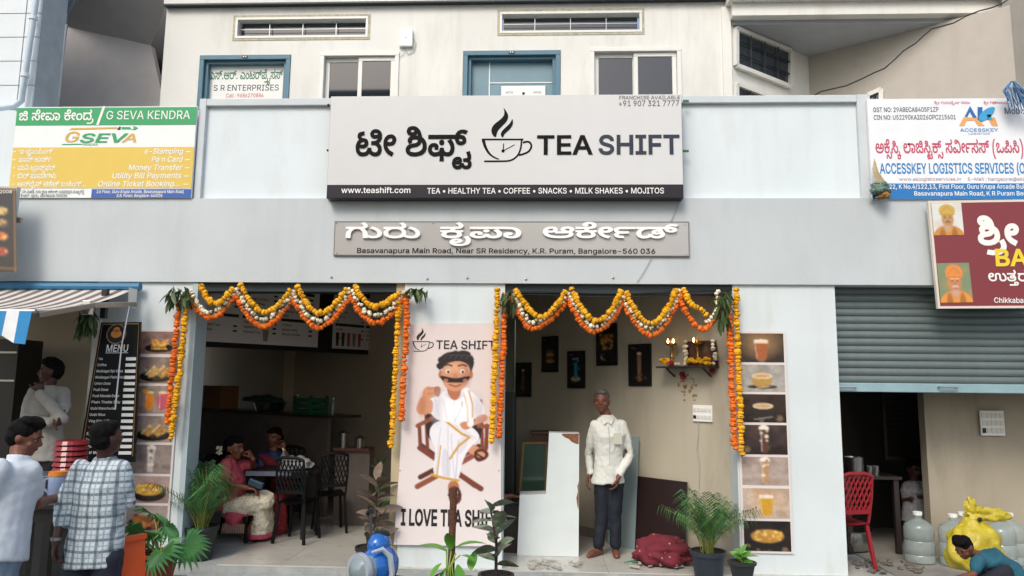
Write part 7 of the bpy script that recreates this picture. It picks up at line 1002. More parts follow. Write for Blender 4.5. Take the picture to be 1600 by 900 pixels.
# ================================================================ GARLANDS
def pom(seed, r, h, n=10):
    g = random.Random(seed); prof = [(.001, -h), (r * .75, -h * .85), (r, -h * .3), (r * .86, 0), (r, h * .3), (r * .75, h * .85), (.001, h)]
    m = MB(); vs = []
    for i, (a, z) in enumerate(prof):
        for k in range(n): t = 2 * math.pi * (k + .5 * (i % 2)) / n; q = a * g.uniform(.78, 1.16); vs.append((q * math.cos(t), q * math.sin(t), z + g.uniform(-1, 1) * h * .22))
    m.add(vs, [(i * n + k, i * n + (k + 1) % n, (i + 1) * n + (k + 1) % n, (i + 1) * n + k) for i in range(len(prof) - 1) for k in range(n)]); return m
M_or = mat('marigold_orange', '#ee7616', .75, var=.25, scale=60, rndv=.22); M_ye = mat('marigold_yellow', '#f0b10c', .75, var=.25, scale=60, rndv=.2); M_cr = mat('cream_flower', '#f2e8cc', .8, var=.25, scale=50, rndv=.25)
M_dg = mat('dark_leaf', '#2f4a22', .55, var=.3, scale=20, rndv=.3)
FL_ = {c: [(lambda mm_: mm_.mesh('flower', smooth=60))(pom(i, .0305, .021).__class__.use(pom(i, .0305 if c != 'w' else .027, .021 if c != 'w' else .02), m)) for i in range(3)] for c, m in (('o', M_or), ('y', M_ye), ('w', M_cr))}
def run_path(pts, step):
    pts = [Vector(p) for p in pts]; out = []; acc = 0; d0 = 0
    for a, b in zip(pts, pts[1:]):
        L = (b - a).length; t = acc
        while t < L: out.append((a.lerp(b, t / L), (b - a).normalized())); t += step
        acc = t - L
    return out
def string_flowers(parent, pts, c, step=.033, jit=.007):
    for p, d in run_path(pts, step):
        R = d.to_track_quat('Z', 'Y').to_matrix() @ Matrix.Rotation(random.random() * 6, 3, 'Z')
        if c == 'w': R = Matrix.Rotation(random.uniform(-1, 1), 3, 'X') @ R
        q = p + Vector((random.uniform(-1, 1), random.uniform(-1, 1), random.uniform(-1, 1))) * (jit if c != 'w' else .012)
        inst('flower', random.choice(FL_[c]), q, R, parent, scale=random.uniform(.74, 1.14) * (.82 if c == 'w' else 1))
def swag(a, low, b, Y, n=22):      # a hanging curve through three picture points
    A, L, B = P(*a, Y), P(*low, Y), P(*b, Y)
    out = []
    for i in range(n + 1):
        t = i / n; x = A.x + (B.x - A.x) * t; tl = (L.x - A.x) / (B.x - A.x)
        k = abs(t - tl) / (tl if t < tl else 1 - tl); z = L.z + ((A.z if t < tl else B.z) - L.z) * (k ** 1.75)
        out.append(Vector((x, Y - .02 * math.sin(math.pi * t), z)))
    return out
YGL = -.075
def toran(label, defs, leaf_bits):
    t = thing('flower_toran', label, 'garland', P(*defs[0][0], YGL))
    thread = MB().use(M_dg)
    for i, (a, low, b, c, dy) in enumerate(defs):
        pts = swag(a, low, b, YGL - dy); string_flowers(t, pts, c); thread.tube(pts, .006, 5)
        if c == 'w':
            for p, d in run_path(pts, .05): q = p + Vector((random.uniform(-.02, .02), .005, random.uniform(-.02, .02))); thread.add([q, q + Vector((.018, -.01, -.03)), q + Vector((-.012, -.012, -.035))], [(0, 1, 2)])
    part('thread', thread, t); return t
L1 = [(301, 452), (372, 449), (460, 453), (549, 450), (632, 456)]; R1 = [(803, 456), (889, 454), (974, 459), (1062, 452), (1128, 464)]
dl = []
for i, (o, w, y) in enumerate((((329, 497), (327, 488), (336, 475)), ((412, 511), (412, 499), (416, 488)), ((499, 512), (498, 501), (501, 490)), ((588, 505), (589, 494), (586, 479)))):
    a, b = L1[i], L1[i + 1]
    dl += [((a[0] - 4, a[1] + 8), o, (b[0] + 3, b[1] + 4), 'o', .0), ((a[0] - 2, a[1] + 2), w, (b[0], b[1]), 'w', .02), ((a[0] + (14 if i == 0 else 5), a[1] - 4), y, (b[0] - 6, b[1] - 1), 'y', .04)]
toran('marigold toran in four swags across the left doorway', dl, None)
dr = []
for i, (o, w, y) in enumerate((((832, 514), (832, 503), (846, 495)), ((928, 519), (930, 510), (932, 502)), ((1017, 524), (1016, 514), (1016, 506)), ((1097, 515), (1110, 503), (1096, 487)))):
    a, b = R1[i], R1[i + 1]
    dr += [((a[0] - 2, a[1] + 10), o, (b[0] + 2, b[1] + 6), 'o', .0)]
    if i < 3: dr += [((a[0] + 1, a[1] + 5), w, (b[0], b[1] + 2), 'w', .02), ((a[0] + 4, a[1] - 2), y, (b[0] - 4, b[1] - 2), 'y', .04)]
    else: dr += [((1104, 504), (1112, 496), (1122, 452), 'w', .02), ((1068, 452), (1084, 480), (1106, 494), 'y', .04)]
toran('marigold toran in four swags across the right doorway', dr, None)
def hanging(label, pts, c, Y=YGL):
    p = [P(x, y, Y - .01 * i) for i, (x, y) in enumerate(pts)]; t = thing('hanging_garland', label, 'garland', p[-1], 'straight marigold strings beside the doorways')
    string_flowers(t, p, c, .0335); part('thread', MB().use(M_dg).tube(p, .006, 5), t)
hanging('orange marigold string at the left side of the left doorway', [(281, 472), (275, 520), (268, 590), (261, 664)], 'o')
hanging('yellow marigold string hanging against the left edge of the left doorway', [(291, 474), (286, 530), (277, 610), (266, 690)], 'y', YGL - .03)
hanging('yellow marigold string hanging left of the moustached man banner', [(624, 462), (621, 520), (616, 610), (611, 700)], 'y')
hanging('orange marigold string hanging over the left edge of the pink banner', [(636, 458), (635, 520), (630, 600), (628, 655)], 'o', YGL - .03)
hanging('yellow marigold string hanging over the right edge of the pink banner', [(777, 452), (775, 530), (771, 620), (768, 694)], 'y', YGL - .03)
hanging('orange marigold string at the left side of the right doorway', [(788, 462), (787, 540), (783, 620), (780, 684)], 'o')
hanging('orange marigold string at the right side of the right doorway', [(1139, 470), (1141, 540), (1144, 620), (1148, 702)], 'o')
hanging('yellow marigold string over the left edge of the right photo strip', [(1150, 452), (1152, 530), (1156, 620), (1159, 714)], 'y', YGL - .02)
M_mango = mat('mango_leaf', '#45592c', .5, var=.3, scale=8, rndv=.4)
def leafmesh(name, L, W, m, n=6, bend=.25, fold=.2):
    """a leaf from the origin along +x, drooping"""
    vs = []; fs = []
    for i in range(n + 1):
        t = i / n; wd = W * math.sin(math.pi * min(1, t * .97 + .03)) ** .8 / 2; z = -bend * L * t * t
        vs += [(L * t, -wd, z + fold * wd), (L * t, 0, z), (L * t, wd, z + fold * wd)]
    for i in range(n): a = i * 3; fs += [(a, a + 1, a + 4, a + 3), (a + 1, a + 2, a + 5, a + 4)]
    q = MB().use(m); q.add(vs, fs); return q.mesh(name, smooth=80)
mleaf = leafmesh('leaf', .17, .042, M_mango)
def bunch(label, px, py, Y, n, spread=(.13, .13), down=.7, scale=1.0):
    c = P(px, py, Y); t = thing('leaf_bunch', label, 'leaves', c)
    for i in range(n):
        p = c + Vector((random.uniform(-1, 1) * spread[0], random.uniform(-.05, .02), random.uniform(-1, 1) * spread[1])); az = random.uniform(0, 6.28)
        R = Matrix.Rotation(az, 3, 'Z') @ Matrix.Rotation(rad(random.uniform(20, 85)) * down + .2, 3, 'Y') @ Matrix.Rotation(random.uniform(-1, 1), 3, 'X'); inst('leaf', mleaf, p, R, t, scale=scale * random.uniform(.6, 1.05))
bunch('bunch of green mango leaves at the top left corner of the left doorway', 284, 457, -.12, 46, (.1, .06), .8, 1.05)
bunch('bunch of green leaves at the top left corner of the pink banner', 654, 455, -.1, 26, (.09, .03), .6, .95)
bunch('dark leaf bunch over the top right corner of the pink banner', 795, 466, -.12, 26, (.06, .07), .9, .85)
bunch('leaf bunch hanging at the top right of the right doorway', 1131, 478, -.12, 44, (.06, .15), .95, .95)
bunch('dried grey green leaves hung at the left stall above the menu board', 138, 498, -.5, 60, (.08, .08), 1.1, .95)

# ================================================================ INSIDE THE RIGHT ROOM
def wallpt(px, py, off=.02): p = Q(px, py, RW0, -45); return p + dirv(-135) * off
M_frame = mat('black_frame', '#121214', .35, var=0)
def frame_pic(px0, py0, px1, py1, label, draw, skew=3):
    v = [wallpt(px0, py0 + 0), wallpt(px1, py0 - skew), wallpt(px1, py1 - skew * .3), wallpt(px0, py1)]
    zt_, zb_ = (v[0].z + v[1].z) / 2, (v[2].z + v[3].z) / 2
    for i, z in enumerate((zt_, zt_, zb_, zb_)): v[i].z = z
    v[3].xy = v[0].xy; v[2].xy = v[1].xy
    t = thing('wall_picture', label, 'picture', (v[0] + v[2]) / 2, 'dark framed food posters on the inner wall'); n = dirv(-135)
    part('frame', MB().use(M_frame).slab(v, -n * .018), t); c = Canvas(22, 44, '#101216', 2); draw(c)
    e = [v[0].lerp(v[2], .05), v[1].lerp(v[3], .05), v[3].lerp(v[1], .05)]; c.sheet('print', *[p + n * .002 for p in e], PRINT_GLOSS, t)
g5 = np.random.default_rng(11)
def dk(body, kind):
    def f(c):
        c.grad('#14161a', '#1c1a1c')
        if kind == 'stack':
            for k in range(4): c.ell(.5 + .04 * (k % 2), .42 + .1 * k, .3, .055, body if k % 2 else '#7a4a2a')
        elif kind == 'splash': c.ell(.5, .78, .3, .07, '#b8a070'); c.poly([(.42, .3), (.58, .3), (.62, .78), (.4, .78)], body); c.blobs(14, .3, .15, .75, .5, .04, [body, '#8ac8d8'], g5, .5, .8)
        elif kind == 'pile': c.blobs(60, .18, .22, .85, .62, .055, [body, '#b8843a', '#7a4a1c'], g5, .4, .9); c.blobs(8, .15, .75, .4, .9, .03, ['#b8b0a8'], g5)
        else: c.poly([(.4, .2), (.6, .2), (.57, .85), (.43, .85)], body); c.ell(.5, .2, .1, .03, '#d8d0c0'); c.blobs(8, .25, .75, .8, .92, .05, [body, '#6a4a30'], g5)
        c.rect(.1, .04, .35, .055, '#b0b0b0', .6)
    return f
frame_pic(788, 543, 795, 594, 'sliver of a dark framed poster just right of the pink banner', dk('#8a3a2c', 'tall'), 1)
frame_pic(808, 568, 831, 620, 'dark poster of a tall dim glass, leftmost whole one and lowest', dk('#6a4a40', 'tall'), 3)
frame_pic(848, 527, 873, 582, 'dark poster of stacked buns on the inner wall', dk('#a8805a', 'stack'), 3)
frame_pic(888, 550, 915, 607, 'dark poster with a bright blue splashing drink', dk('#2a8ab0', 'splash'), 3)
frame_pic(933, 508, 965, 572, 'dark poster of a golden brown snack pile, highest of the row', dk('#c8924a', 'pile'), 4)
frame_pic(983, 540, 1018, 604, 'largest dark poster with tall glasses, nearest the lamp shelf', dk('#8a6a4c', 'tall'), 5)
# pooja shelf
sh = [wallpt(1043, 574, .0), wallpt(1124, 571, .0)]; zsh = (sh[0].z + sh[1].z) / 2; n_ = dirv(-135)
for p in sh: p.z = zsh
t = thing('wall_shelf', 'small dark wall shelf holding brass lamps and yellow flowers', 'shelf', (sh[0] + sh[1]) / 2)
part('board', MB().use(M_dark).slab([sh[0], sh[1], sh[1] + n_ * .2, sh[0] + n_ * .2], (0, 0, -.018)), t)
for k in (.15, .85): p = sh[0].lerp(sh[1], k); part('bracket', MB().use(M_dark).bar(p + n_ * .15 - Vector((0, 0, .02)), p + n_ * .01 - Vector((0, 0, .1)), .015), t)
M_brass = mat('brass', '#c08a3c', .3, metal=.9, var=.1); M_flame = mat('flame', (1, .62, .22), .5, var=0, emit=9)
def lamp(k, label, hs):
    b = sh[0].lerp(sh[1], k) + n_ * .11; t = thing('brass_lamp', label, 'lamp', b, 'standing brass oil lamps on the wall shelf')
    part('stand', MB().use(M_brass).lathe([(.05, 0), (.045, .012), (.014, .03), (.012, .08), (.02, .09), (.012, .1), (.012, .17), (.02, .18), (.01, .2), (.055, .215), (.06, .23), (.012, .232), (.01, .27), (.001, .3)], b, 14), t, smooth=True)
    for a in hs: q = b + Vector((.04 * math.cos(a), .04 * math.sin(a), .245)); part('flame', MB().use(M_flame).lathe([(.002, -.012), (.012, .004), (.007, .02), (.001, .036)], q, 8), t)
lamp(.22, 'brass oil lamp with two flames at the left end of the wall shelf', (3.4, 5.0)); lamp(.72, 'brass oil lamp in front of the garlanded picture on the wall shelf', (3.4,))
pc = sh[0].lerp(sh[1], .72) + n_ * .03; uu = (sh[1] - sh[0]).normalized(); t = thing('deity_picture', 'framed picture with a white flower garland leaning on the wall shelf', 'picture', pc)
part('frame', MB().use(mat('picture_frame', '#4a2422', .4, var=.2)).slab([pc - uu * .17 + Vector((0, 0, .01)), pc + uu * .17 + Vector((0, 0, .01)), pc + uu * .17 + Vector((0, 0, .25)) + n_ * .03, pc - uu * .17 + Vector((0, 0, .25)) + n_ * .03], -n_ * .02), t)
c = Canvas(24, 18, '#3a2a26', 2); c.blobs(14, .1, .2, .9, .9, .14, ['#5a3a2a', '#6a5a3a', '#2a3a34', '#7a4a3a'], g5, .6, .7); a = pc + n_ * .006
c.sheet('print', a - uu * .14 + Vector((0, 0, .225)) + n_ * .024, a + uu * .14 + Vector((0, 0, .225)) + n_ * .024, a - uu * .14 + Vector((0, 0, .035)) + n_ * .001, PRINT, t)
for sgn in (-1, 1): string_flowers(t, [pc + uu * sgn * .165 + n_ * (.04 + .02 * q) + Vector((0, 0, .03 + .21 * q)) for q in (0, .5, 1)], 'w', .03)
t = thing('flower_offering', 'heap of yellow marigolds beside the brass lamps on the shelf', 'flowers', sh[0].lerp(sh[1], .5) + n_ * .15)
for k in range(34): kk = random.choice((random.uniform(.0, .25), random.uniform(.55, .95))); inst('flower', random.choice(FL_['y']), sh[0].lerp(sh[1], kk) + n_ * random.uniform(.12, .19) + Vector((0, 0, .02 + random.random() * .05)), None, t, scale=.75)
for k in range(6): inst('flower', random.choice(FL_['w']), sh[0].lerp(sh[1], random.uniform(.3, .55)) + n_ * .16 + Vector((0, 0, .02)), None, t, scale=.7)
rose = pom(9, .03, .022).use(mat('red_rose', '#8a1626', .7, var=.3)); rose.m = [0] * len(rose.f); rme = rose.mesh('rose')
for x, y in ((1066, 568), (1068, 585), (1070, 589), (1115, 580)): inst('rose', rme, wallpt(x, y, .19 if y < 570 else .03), None, t, scale=1.0)
def leafm(name, pts, m): return MB().use(m)
mb = MB().use(mat('turmeric_smear', '#a8742c', .8, var=.3, alpha=.6)); g = random.Random(5)
for k in range(26):
    x = 1076 + g.gauss(0, 9); y = 603 + g.gauss(0, 9) + (x - 1076) * .2; p = wallpt(x, y, .003 + k * .00015); s_ = g.uniform(.008, .02); mb.add([p + uu * s_ * math.cos(a) * g.uniform(.5, 1.6) + Vector((0, 0, s_ * math.sin(a) * g.uniform(.5, 1.6))) for a in np.linspace(0, 6.283, 7, endpoint=False)], [tuple(range(7))[::-1]])
part('stain', mb, arc, kind='stuff')
def switchboard(v0, uu, n, w, h, label, rows=2):
    t = thing('switchboard', label, 'switchboard', v0); part('plate', MB().use(M_wht).obox(v0 + n * .012, (w, h, .02), uu, (0, 0, 1), n), t, bevel=.004)
    for i in range(5):
        for j in range(rows): part('switch', MB().use(mat('switch_white', '#d4d2ca', .3, var=0) if (i, j) != (0, 0) else M_ink).obox(v0 + n * .025 + uu * (w * (-.38 + .19 * i)) + Vector((0, 0, h * (-.22 + .44 * j) if rows == 2 else h * (-.3 + .3 * j))), (w * .14, h * .2, .008), uu, (0, 0, 1), n), t)
    return t
s1 = wallpt(1099, 646, .0); sw = switchboard(s1, uu, n_, .22, .16, 'white switchboard with a cable below it beside the right garland')
part('cable', MB().use(M_cablew).tube([wallpt(x, y, .012) for x, y in ((1092, 656), (1092, 680), (1090, 700), (1094, 725), (1093, 765))], .005, 6), sw)
# leaning boards and debris
def G_(px, py): return G(px, py, FL)
a = G_(1003, 872); a = Vector((a.x, a.y, FL)); M_melt = mat('dark_laminate', '#2a1d1d', .35, var=.1)
w0, w1 = wallpt(1000, 745, .04), wallpt(1078, 750, .04); zt_ = wallpt(1040, 748, .04).z
b0 = Vector((w0.x, w0.y, FL)) + n_ * .07; b1 = Vector((w1.x, w1.y, FL)) + n_ * .07
t = solo('laminate_board', MB().use(M_melt).slab([b0, b1, Vector((w1.x, w1.y, zt_)), Vector((w0.x, w0.y, zt_))], n_ * .018), 'large dark brown board leaning on the wall behind the red bundle', 'board')
M_sheet = mat('bluish_sheet', '#8d9fa0', .25, var=.05)
w0, w1 = wallpt(962, 690, .05), wallpt(1003, 682, .05); f0 = Vector((w0.x, w0.y, FL)) + n_ * .09; f1 = Vector((w1.x, w1.y, FL)) + n_ * .09
solo('glass_sheet', MB().use(M_sheet).slab([f0, f1, Vector((w1.x, w1.y, w1.z)), Vector((w0.x, w0.y, w1.z))], n_ * .01), 'tall pale blue sheet leaning behind the standing man', 'sheet')
# white cut panel standing on the floor, an upside down L on its side
YW = .52
pts = [(807, 873), (808, 868), (812, 773), (853, 772), (858, 676), (905, 677), (904, 873)]
t = thing('cut_panel', 'white L shaped cut board with chipped edges standing in the right doorway', 'board', P(855, 873, YW))
pv = [P(x, y, YW) for x, y in pts]; pv[0].z = pv[-1].z = FL + .002
part('board', MB().use(mat('white_laminate', '#d5dddc', .3, var=.04)).slab(pv, (0, .24, 0)), t)
M_chip = mat('chipboard', '#8a5a3c', .85, var=.4, scale=40, bump=.6)
g = random.Random(2)
def chip(cx, cy, rx, ry, k): part('chip', MB().use(M_chip).add([P(cx + rx * math.cos(a) * g.uniform(.6, 1.1), cy + ry * math.sin(a) * g.uniform(.6, 1.1), YW - .002 - k) for a in np.linspace(0, 6.283, 11, endpoint=False)], [tuple(range(11))]), t)
part('chip', MB().use(M_chip).add([P(x, y, YW - .002) for x, y in ((878, 677.5), (904.5, 677.5), (904, 694), (899, 693), (893, 690), (889, 686), (882, 683), (878, 680))], [tuple(range(8))]), t)
part('chip', MB().use(M_chip).add([P(x, y, YW - .002) for x, y in ((904.3, 752), (902, 760), (903, 768), (900.5, 778), (902, 790), (904, 796))], [tuple(range(6))]), t)
M_mir = mat('greenish_mirror', '#3c5a4c', .12, var=.1, spec=.8); M_wood = mat('brown_wood', '#5a3a26', .5, var=.25, scale=12)
Yq = 1.2
t = thing('framed_glass', 'greenish glass panel with a thin gilt frame leaning behind the white cut board', 'mirror', P(835, 774, Yq))
gv = [P(x, y, Yq) for x, y in ((818, 692), (855, 692), (851, 778), (812, 778))]; part('pane', MB().use(M_mir).slab(gv, (0, .02, 0)), t)
m = MB().use(mat('gilt', '#8a6a3c', .45, metal=.3)); [m.bar(gv[i], gv[(i + 1) % 4], .022, .03, up=(0, 1, 0)) for i in range(4)]; part('frame', m, t)
t = thing('cabinet', 'brown wooden cabinet deep in the right room behind the framed glass', 'cabinet', P(845, 800, 1.5))
a, b = P(830, 678, 1.5), P(872, 678, 1.5); part('body', MB().use(M_wood).box((a.x, 1.45, FL), (b.x, 1.8, a.z)), t); part('top', MB().use(M_wood).box((a.x - .02, 1.42, a.z + .001), (b.x + .02, 1.8, a.z + .025)), t, bevel=.004)
a, b = P(790, 613, 1.35), P(805, 613, 1.35); t = thing('dark_partition', 'tall narrow black cupboard beside the pink banner in the right room', 'cupboard', (a.x, 1.35, FL))
part('body', MB().use(M_black).box((a.x - .35, 1.35, FL), (b.x, 1.75, a.z)), t); part('door_edge', MB().use(M_steel).box((b.x - .03, 1.335, FL), (b.x - .012, 1.349, a.z)), t)
# work table between the banner and the white board
a, b = P(788, 778, .85), P(815, 778, .85); t = thing('dark_table', 'dark covered table beside the white cut board in the right room', 'table', ((a.x + b.x) / 2, .9, FL))
part('top', MB().use(M_black).box((a.x - .5, .6, a.z - .03), (b.x + .05, 1.15, a.z)), t, bevel=.004); part('front', MB().use(M_dark).box((a.x - .45, .64, FL), (b.x + .02, .66, a.z - .031)), t)
for x in (a.x - .45, b.x): part('leg', MB().use(M_black).box((x, 1.05, FL), (x + .04, 1.1, a.z - .031)), t)
# red bundle, bottle, papers, debris
def lump(c, r, seed, m, nu=26, nv=18, amp=.25, flat_=.0):
    from mathutils import noise
    q = MB().use(m); c = Vector(c)
    def f(u, v):
        th = math.pi * v; a = 2 * math.pi * u; d = Vector((math.sin(th) * math.cos(a), math.sin(th) * math.sin(a), math.cos(th)))
        k = 1 + amp * noise.noise(d * 2.2 + Vector((seed, 0, 0))) * 1.6 + amp * .4 * noise.noise(d * 6 + Vector((0, seed, 0))); p = Vector((d.x * r[0], d.y * r[1], d.z * r[2])) * k; p.z = max(p.z, -r[2] * .55); return c + p
    return q.grid(f, nu, nv)
def wov(name, c1, c2, s):
    m = mat(name, c1, .85, var=.15, scale=8, bump=.3); n = m.node_tree; b = n.nodes['Principled BSDF']; src = b.inputs['Base Color'].links[0].from_socket
    v = n.nodes.new('ShaderNodeTexVoronoi'); v.feature = 'DISTANCE_TO_EDGE' if s > 0 else 'F1'; v.inputs['Scale'].default_value = abs(s); tc = n.nodes.new('ShaderNodeTexCoord'); n.links.new(tc.outputs['Object'], v.inputs['Vector'])
    mr = n.nodes.new('ShaderNodeMapRange'); mr.inputs[1].default_value = .12 if s > 0 else .2; mr.inputs[2].default_value = .04 if s > 0 else .12; n.links.new(v.outputs['Distance'], mr.inputs[0])
    mx = n.nodes.new('ShaderNodeMix'); mx.data_type = 'RGBA'; n.links.new(mr.outputs[0], mx.inputs[0]); n.links.new(src, mx.inputs[6]); mx.inputs[7].default_value = (*C(c2), 1); n.links.new(mx.outputs[2], b.inputs['Base Color']); return m
c = G_(1020, 882); cc = c + Vector((.1, .02, .15)); V0 = Vector((0, 0, .05))
bd = lump(cc - V0, (.27, .2, .15), 5, wov('maroon_print_cloth', '#6d1f2c', '#b08a86', -19), 50, 36, amp=.2); t = solo('cloth_bundle', bd, 'maroon printed cloth bundle on the doorway floor beside the palm', 'cloth', smooth=80)
c = G_(1043, 884); M_gbot = mat('green_plastic', '#2c8a4c', .3, var=.1)
ax_ = Vector((1, .25, 0)).normalized(); t = thing('green_bottle', 'green plastic bottle lying in front of the maroon bundle', 'bottle', c)
part('body', MB().use(M_gbot).lathe([(.001, 0), (.034, .008), (.036, .1), (.036, .16), (.02, .21), (.013, .22), (.013, .245)], c + Vector((-.1, 0, .038)), 14, ax=ax_), t, smooth=True); part('cap', MB().use(M_wht).lathe([(.015, 0), (.015, .02)], c + Vector((-.1, 0, .038)) + ax_ * .246, 10, ax=ax_), t)
g = random.Random(8); mb = MB().use(mat('scrap_pale', '#b8b2a4', .8, var=.3, rndv=.2))
for k in range(60):
    p = G_(825 + g.random() * 80 if k < 30 else 980 + g.random() * 90, 876 + g.random() * 14); a = g.random() * 6; L_ = g.uniform(.02, .16); mb.obox((p.x, p.y, FL + .006 + k * .0004), (L_, g.uniform(.008, .04), .002), (math.cos(a), math.sin(a), 0), (-math.sin(a), math.cos(a), g.uniform(-.2, .2)))
solo('board_scraps', mb, 'pale scraps and offcuts littering the floor of the right doorway', 'debris', kind='stuff')
mb = MB().use(mat('green_twine_fibre', '#2a7a5a', .7, var=.2))
for k in range(16): p = G_(983 + g.random() * 45, 877 + g.random() * 8); mb.tube([p + Vector((g.uniform(-.06, .06), g.uniform(-.04, .04), g.uniform(.004, .05))) for _ in range(4)], .004, 4)
solo('green_twine', mb, 'tangled green twine on the floor in front of the maroon bundle', 'twine', kind='stuff')

for k, (lb, zz) in enumerate((('upper thin black wire slung under the lintel of the right doorway', 0), ('lower thin black wire slung under the lintel of the right doorway', 5))): solo('wire', MB().use(M_cable).tube([P(x, y_ + zz, .015) for x, y_ in ((806, 455), (880, 456), (930, 459), (990, 459), (1050, 455), (1140, 453))], .0035, 5), lb, 'wire')
# ================================================================ PEOPLE
CT = bpy.data.textures.new('cloth_folds', 'CLOUDS'); CT.noise_scale = .09; CT.noise_depth = 2
CT2 = bpy.data.textures.new('cloth_folds_fine', 'CLOUDS'); CT2.noise_scale = .035
def fuse(mb, name, parent, m, voxel=.009, sm=4, disp=0., label=None):
    """one continuous skin over all the pieces in mb"""
    mb.mats = []; mb.use(m); o = bpy.data.objects.new('tmp', mb.mesh('tmp')); COL.objects.link(o)
    r = o.modifiers.new('r', 'REMESH'); r.mode = 'VOXEL'; r.voxel_size = voxel
    if sm: s = o.modifiers.new('s', 'SMOOTH'); s.factor = .6; s.iterations = sm
    if disp:
        for tx, k in ((CT, 1), (CT2, .4)): d = o.modifiers.new('d', 'DISPLACE'); d.texture = tx; d.strength = disp * k; d.mid_level = .5; d.texture_coords = 'GLOBAL'
    me = bpy.data.meshes.new_from_object(o.evaluated_get(bpy.context.evaluated_depsgraph_get())); bpy.data.objects.remove(o)
    me.name = name; me.materials.clear(); me.materials.append(m); me.transform(Matrix.Translation(-ORG[parent])); me.shade_smooth()
    return part(name, me, parent, label)
def limb(mb, pts, rs, n=10):
    mb.tube(pts, list(rs), n)
    for p, r in zip(pts, rs): mb.ell(p, r if isinstance(r, (int, float)) else (min(r),) * 3, n, 6)
def loft(mb, rings, n=18):
    vs = []
    for c, X, Y_ in rings:
        for k in range(n): a = 2 * math.pi * k / n; vs.append(Vector(c) + Vector(X) * math.cos(a) + Vector(Y_) * math.sin(a))
    m = len(rings); mb.add(vs, [(i * n + k, i * n + (k + 1) % n, (i + 1) * n + (k + 1) % n, (i + 1) * n + k) for i in range(m - 1) for k in range(n)] + [tuple(range(n))[::-1], tuple(range((m - 1) * n, m * n))])
def hand(mb, wr, d, nrm, side, s=1., curl=.5):
    """palm and five fingers; d along the hand, nrm out of the palm, side = +1 or -1 for the thumb"""
    d = Vector(d).normalized(); nrm = Vector(nrm); nrm = (nrm - d * nrm.dot(d)).normalized(); u = d.cross(nrm) * side
    R = Matrix((u, d, nrm)).transposed(); mb.ell(wr + d * .045 * s, (.04 * s, .055 * s, .017 * s), 12, 8, R)
    for k, L_ in enumerate((.072, .08, .075, .058)):
        b = wr + d * .085 * s + u * (.03 - .02 * k) * s; p = [b]; ang = .15 + curl * .3; dd = d
        for q, f in enumerate((.42, .33, .25)): ang += curl * .55; dd = (d * math.cos(ang) + nrm * math.sin(ang)); p.append(p[-1] + dd * L_ * f * s)
        limb(mb, p, [.0098 * s, .009 * s, .0085 * s, .0072 * s], 8)
    b = wr + d * .03 * s + u * .032 * s; limb(mb, [b, b + (d * .6 + u * .7 + nrm * .3) * .035 * s, b + (d * 1.1 + u * .8 + nrm * .6) * .05 * s], [.0125 * s, .0105 * s, .009 * s], 8)
M_eye = mat('eye_white', '#8f877e', .4, var=0); M_iris = mat('eye_dark', '#17100d', .2, var=0); M_hair = mat('black_hair', '#080707', .75, spec=.15, var=.3, scale=30, bump=.6, bscale=120); M_grey = mat('grey_hair', '#57524d', .6, var=.4, scale=40, bump=.5)
SKN = {k: mat('skin_' + k, c, .5, var=.08, scale=8, sss=.06) for k, c in (('brown', '#6f4330'), ('dark', '#4a2a1f'), ('mid', '#7d4c36'))}
def headparts(mb, H, R, s):
    e = lambda c, r, n=14, m=10: mb.ell(H + R @ (Vector(c) * s), tuple(x * s for x in r), n, m, R)
    e((0, .01, .02), (.076, .094, .092), 20, 14); e((0, -.022, -.03), (.058, .066, .078), 18, 12); e((0, -.05, -.082), (.03, .03, .025))     # skull, face, chin
    e((0, -.094, -.02), (.013, .018, .013)); mb.tube([H + R @ (Vector((0, -.076, .02)) * s), H + R @ (Vector((0, -.1, -.016)) * s)], [.008 * s, .012 * s], 8)
    for x in (-1, 1): e((x * .077, .012, -.005), (.009, .02, .03)); e((x * .034, -.072, .022), (.024, .014, .008)); e((x * .042, -.055, -.025), (.024, .02, .02)); e((x * .011, -.09, -.026), (.008, .009, .007))
    e((0, -.08, -.05), (.024, .01, .0065)); e((0, -.078, -.06), (.02, .01, .007))
def face(t, H, R, s, hairm, eyes=True):
    for x in (-1, 1):
        part('eye', MB().use(M_eye).ell(H + R @ (Vector((x * .031, -.071, .004)) * s), tuple(q * s for q in (.012, .01, .0045)), 10, 6, R).use(M_iris).ell(H + R @ (Vector((x * .031, -.079, .004)) * s), .0052 * s, 8, 6), t, smooth=True)
        part('eyebrow', MB().use(hairm).ell(H + R @ (Vector((x * .033, -.082, .024)) * s), tuple(q * s for q in (.02, .006, .0035)), 10, 6, R), t)
    part('lips', MB().use(mat('lips', '#5a2a26', .5, var=0)).ell(H + R @ (Vector((0, -.0875, -.052)) * s), tuple(q * s for q in (.02, .005, .005)), 10, 6, R), t)
def hair(t, H, R, s, m, kind='short'):
    mb = MB(); e = lambda c, r: mb.ell(H + R @ (Vector(c) * s), tuple(x * s for x in r), 20, 12, R)
    e((0, .022, .045), (.083, .093, .08)); e((0, .045, .0), (.08, .068, .075)); e((0, -.03, .088), (.06, .05, .03))
    if kind == 'full':
        e((0, -.035, .1), (.07, .055, .035)); e((.03, -.02, .11), (.05, .05, .03)); e((-.03, 0, .11), (.05, .06, .03))
    if kind == 'bun': e((0, .12, -.04), (.06, .05, .065)); e((0, .03, -.01), (.084, .07, .07)); e((0, -.045, .075), (.062, .035, .03))
    fuse(mb, 'hair', t, m, .006, 1, .022)
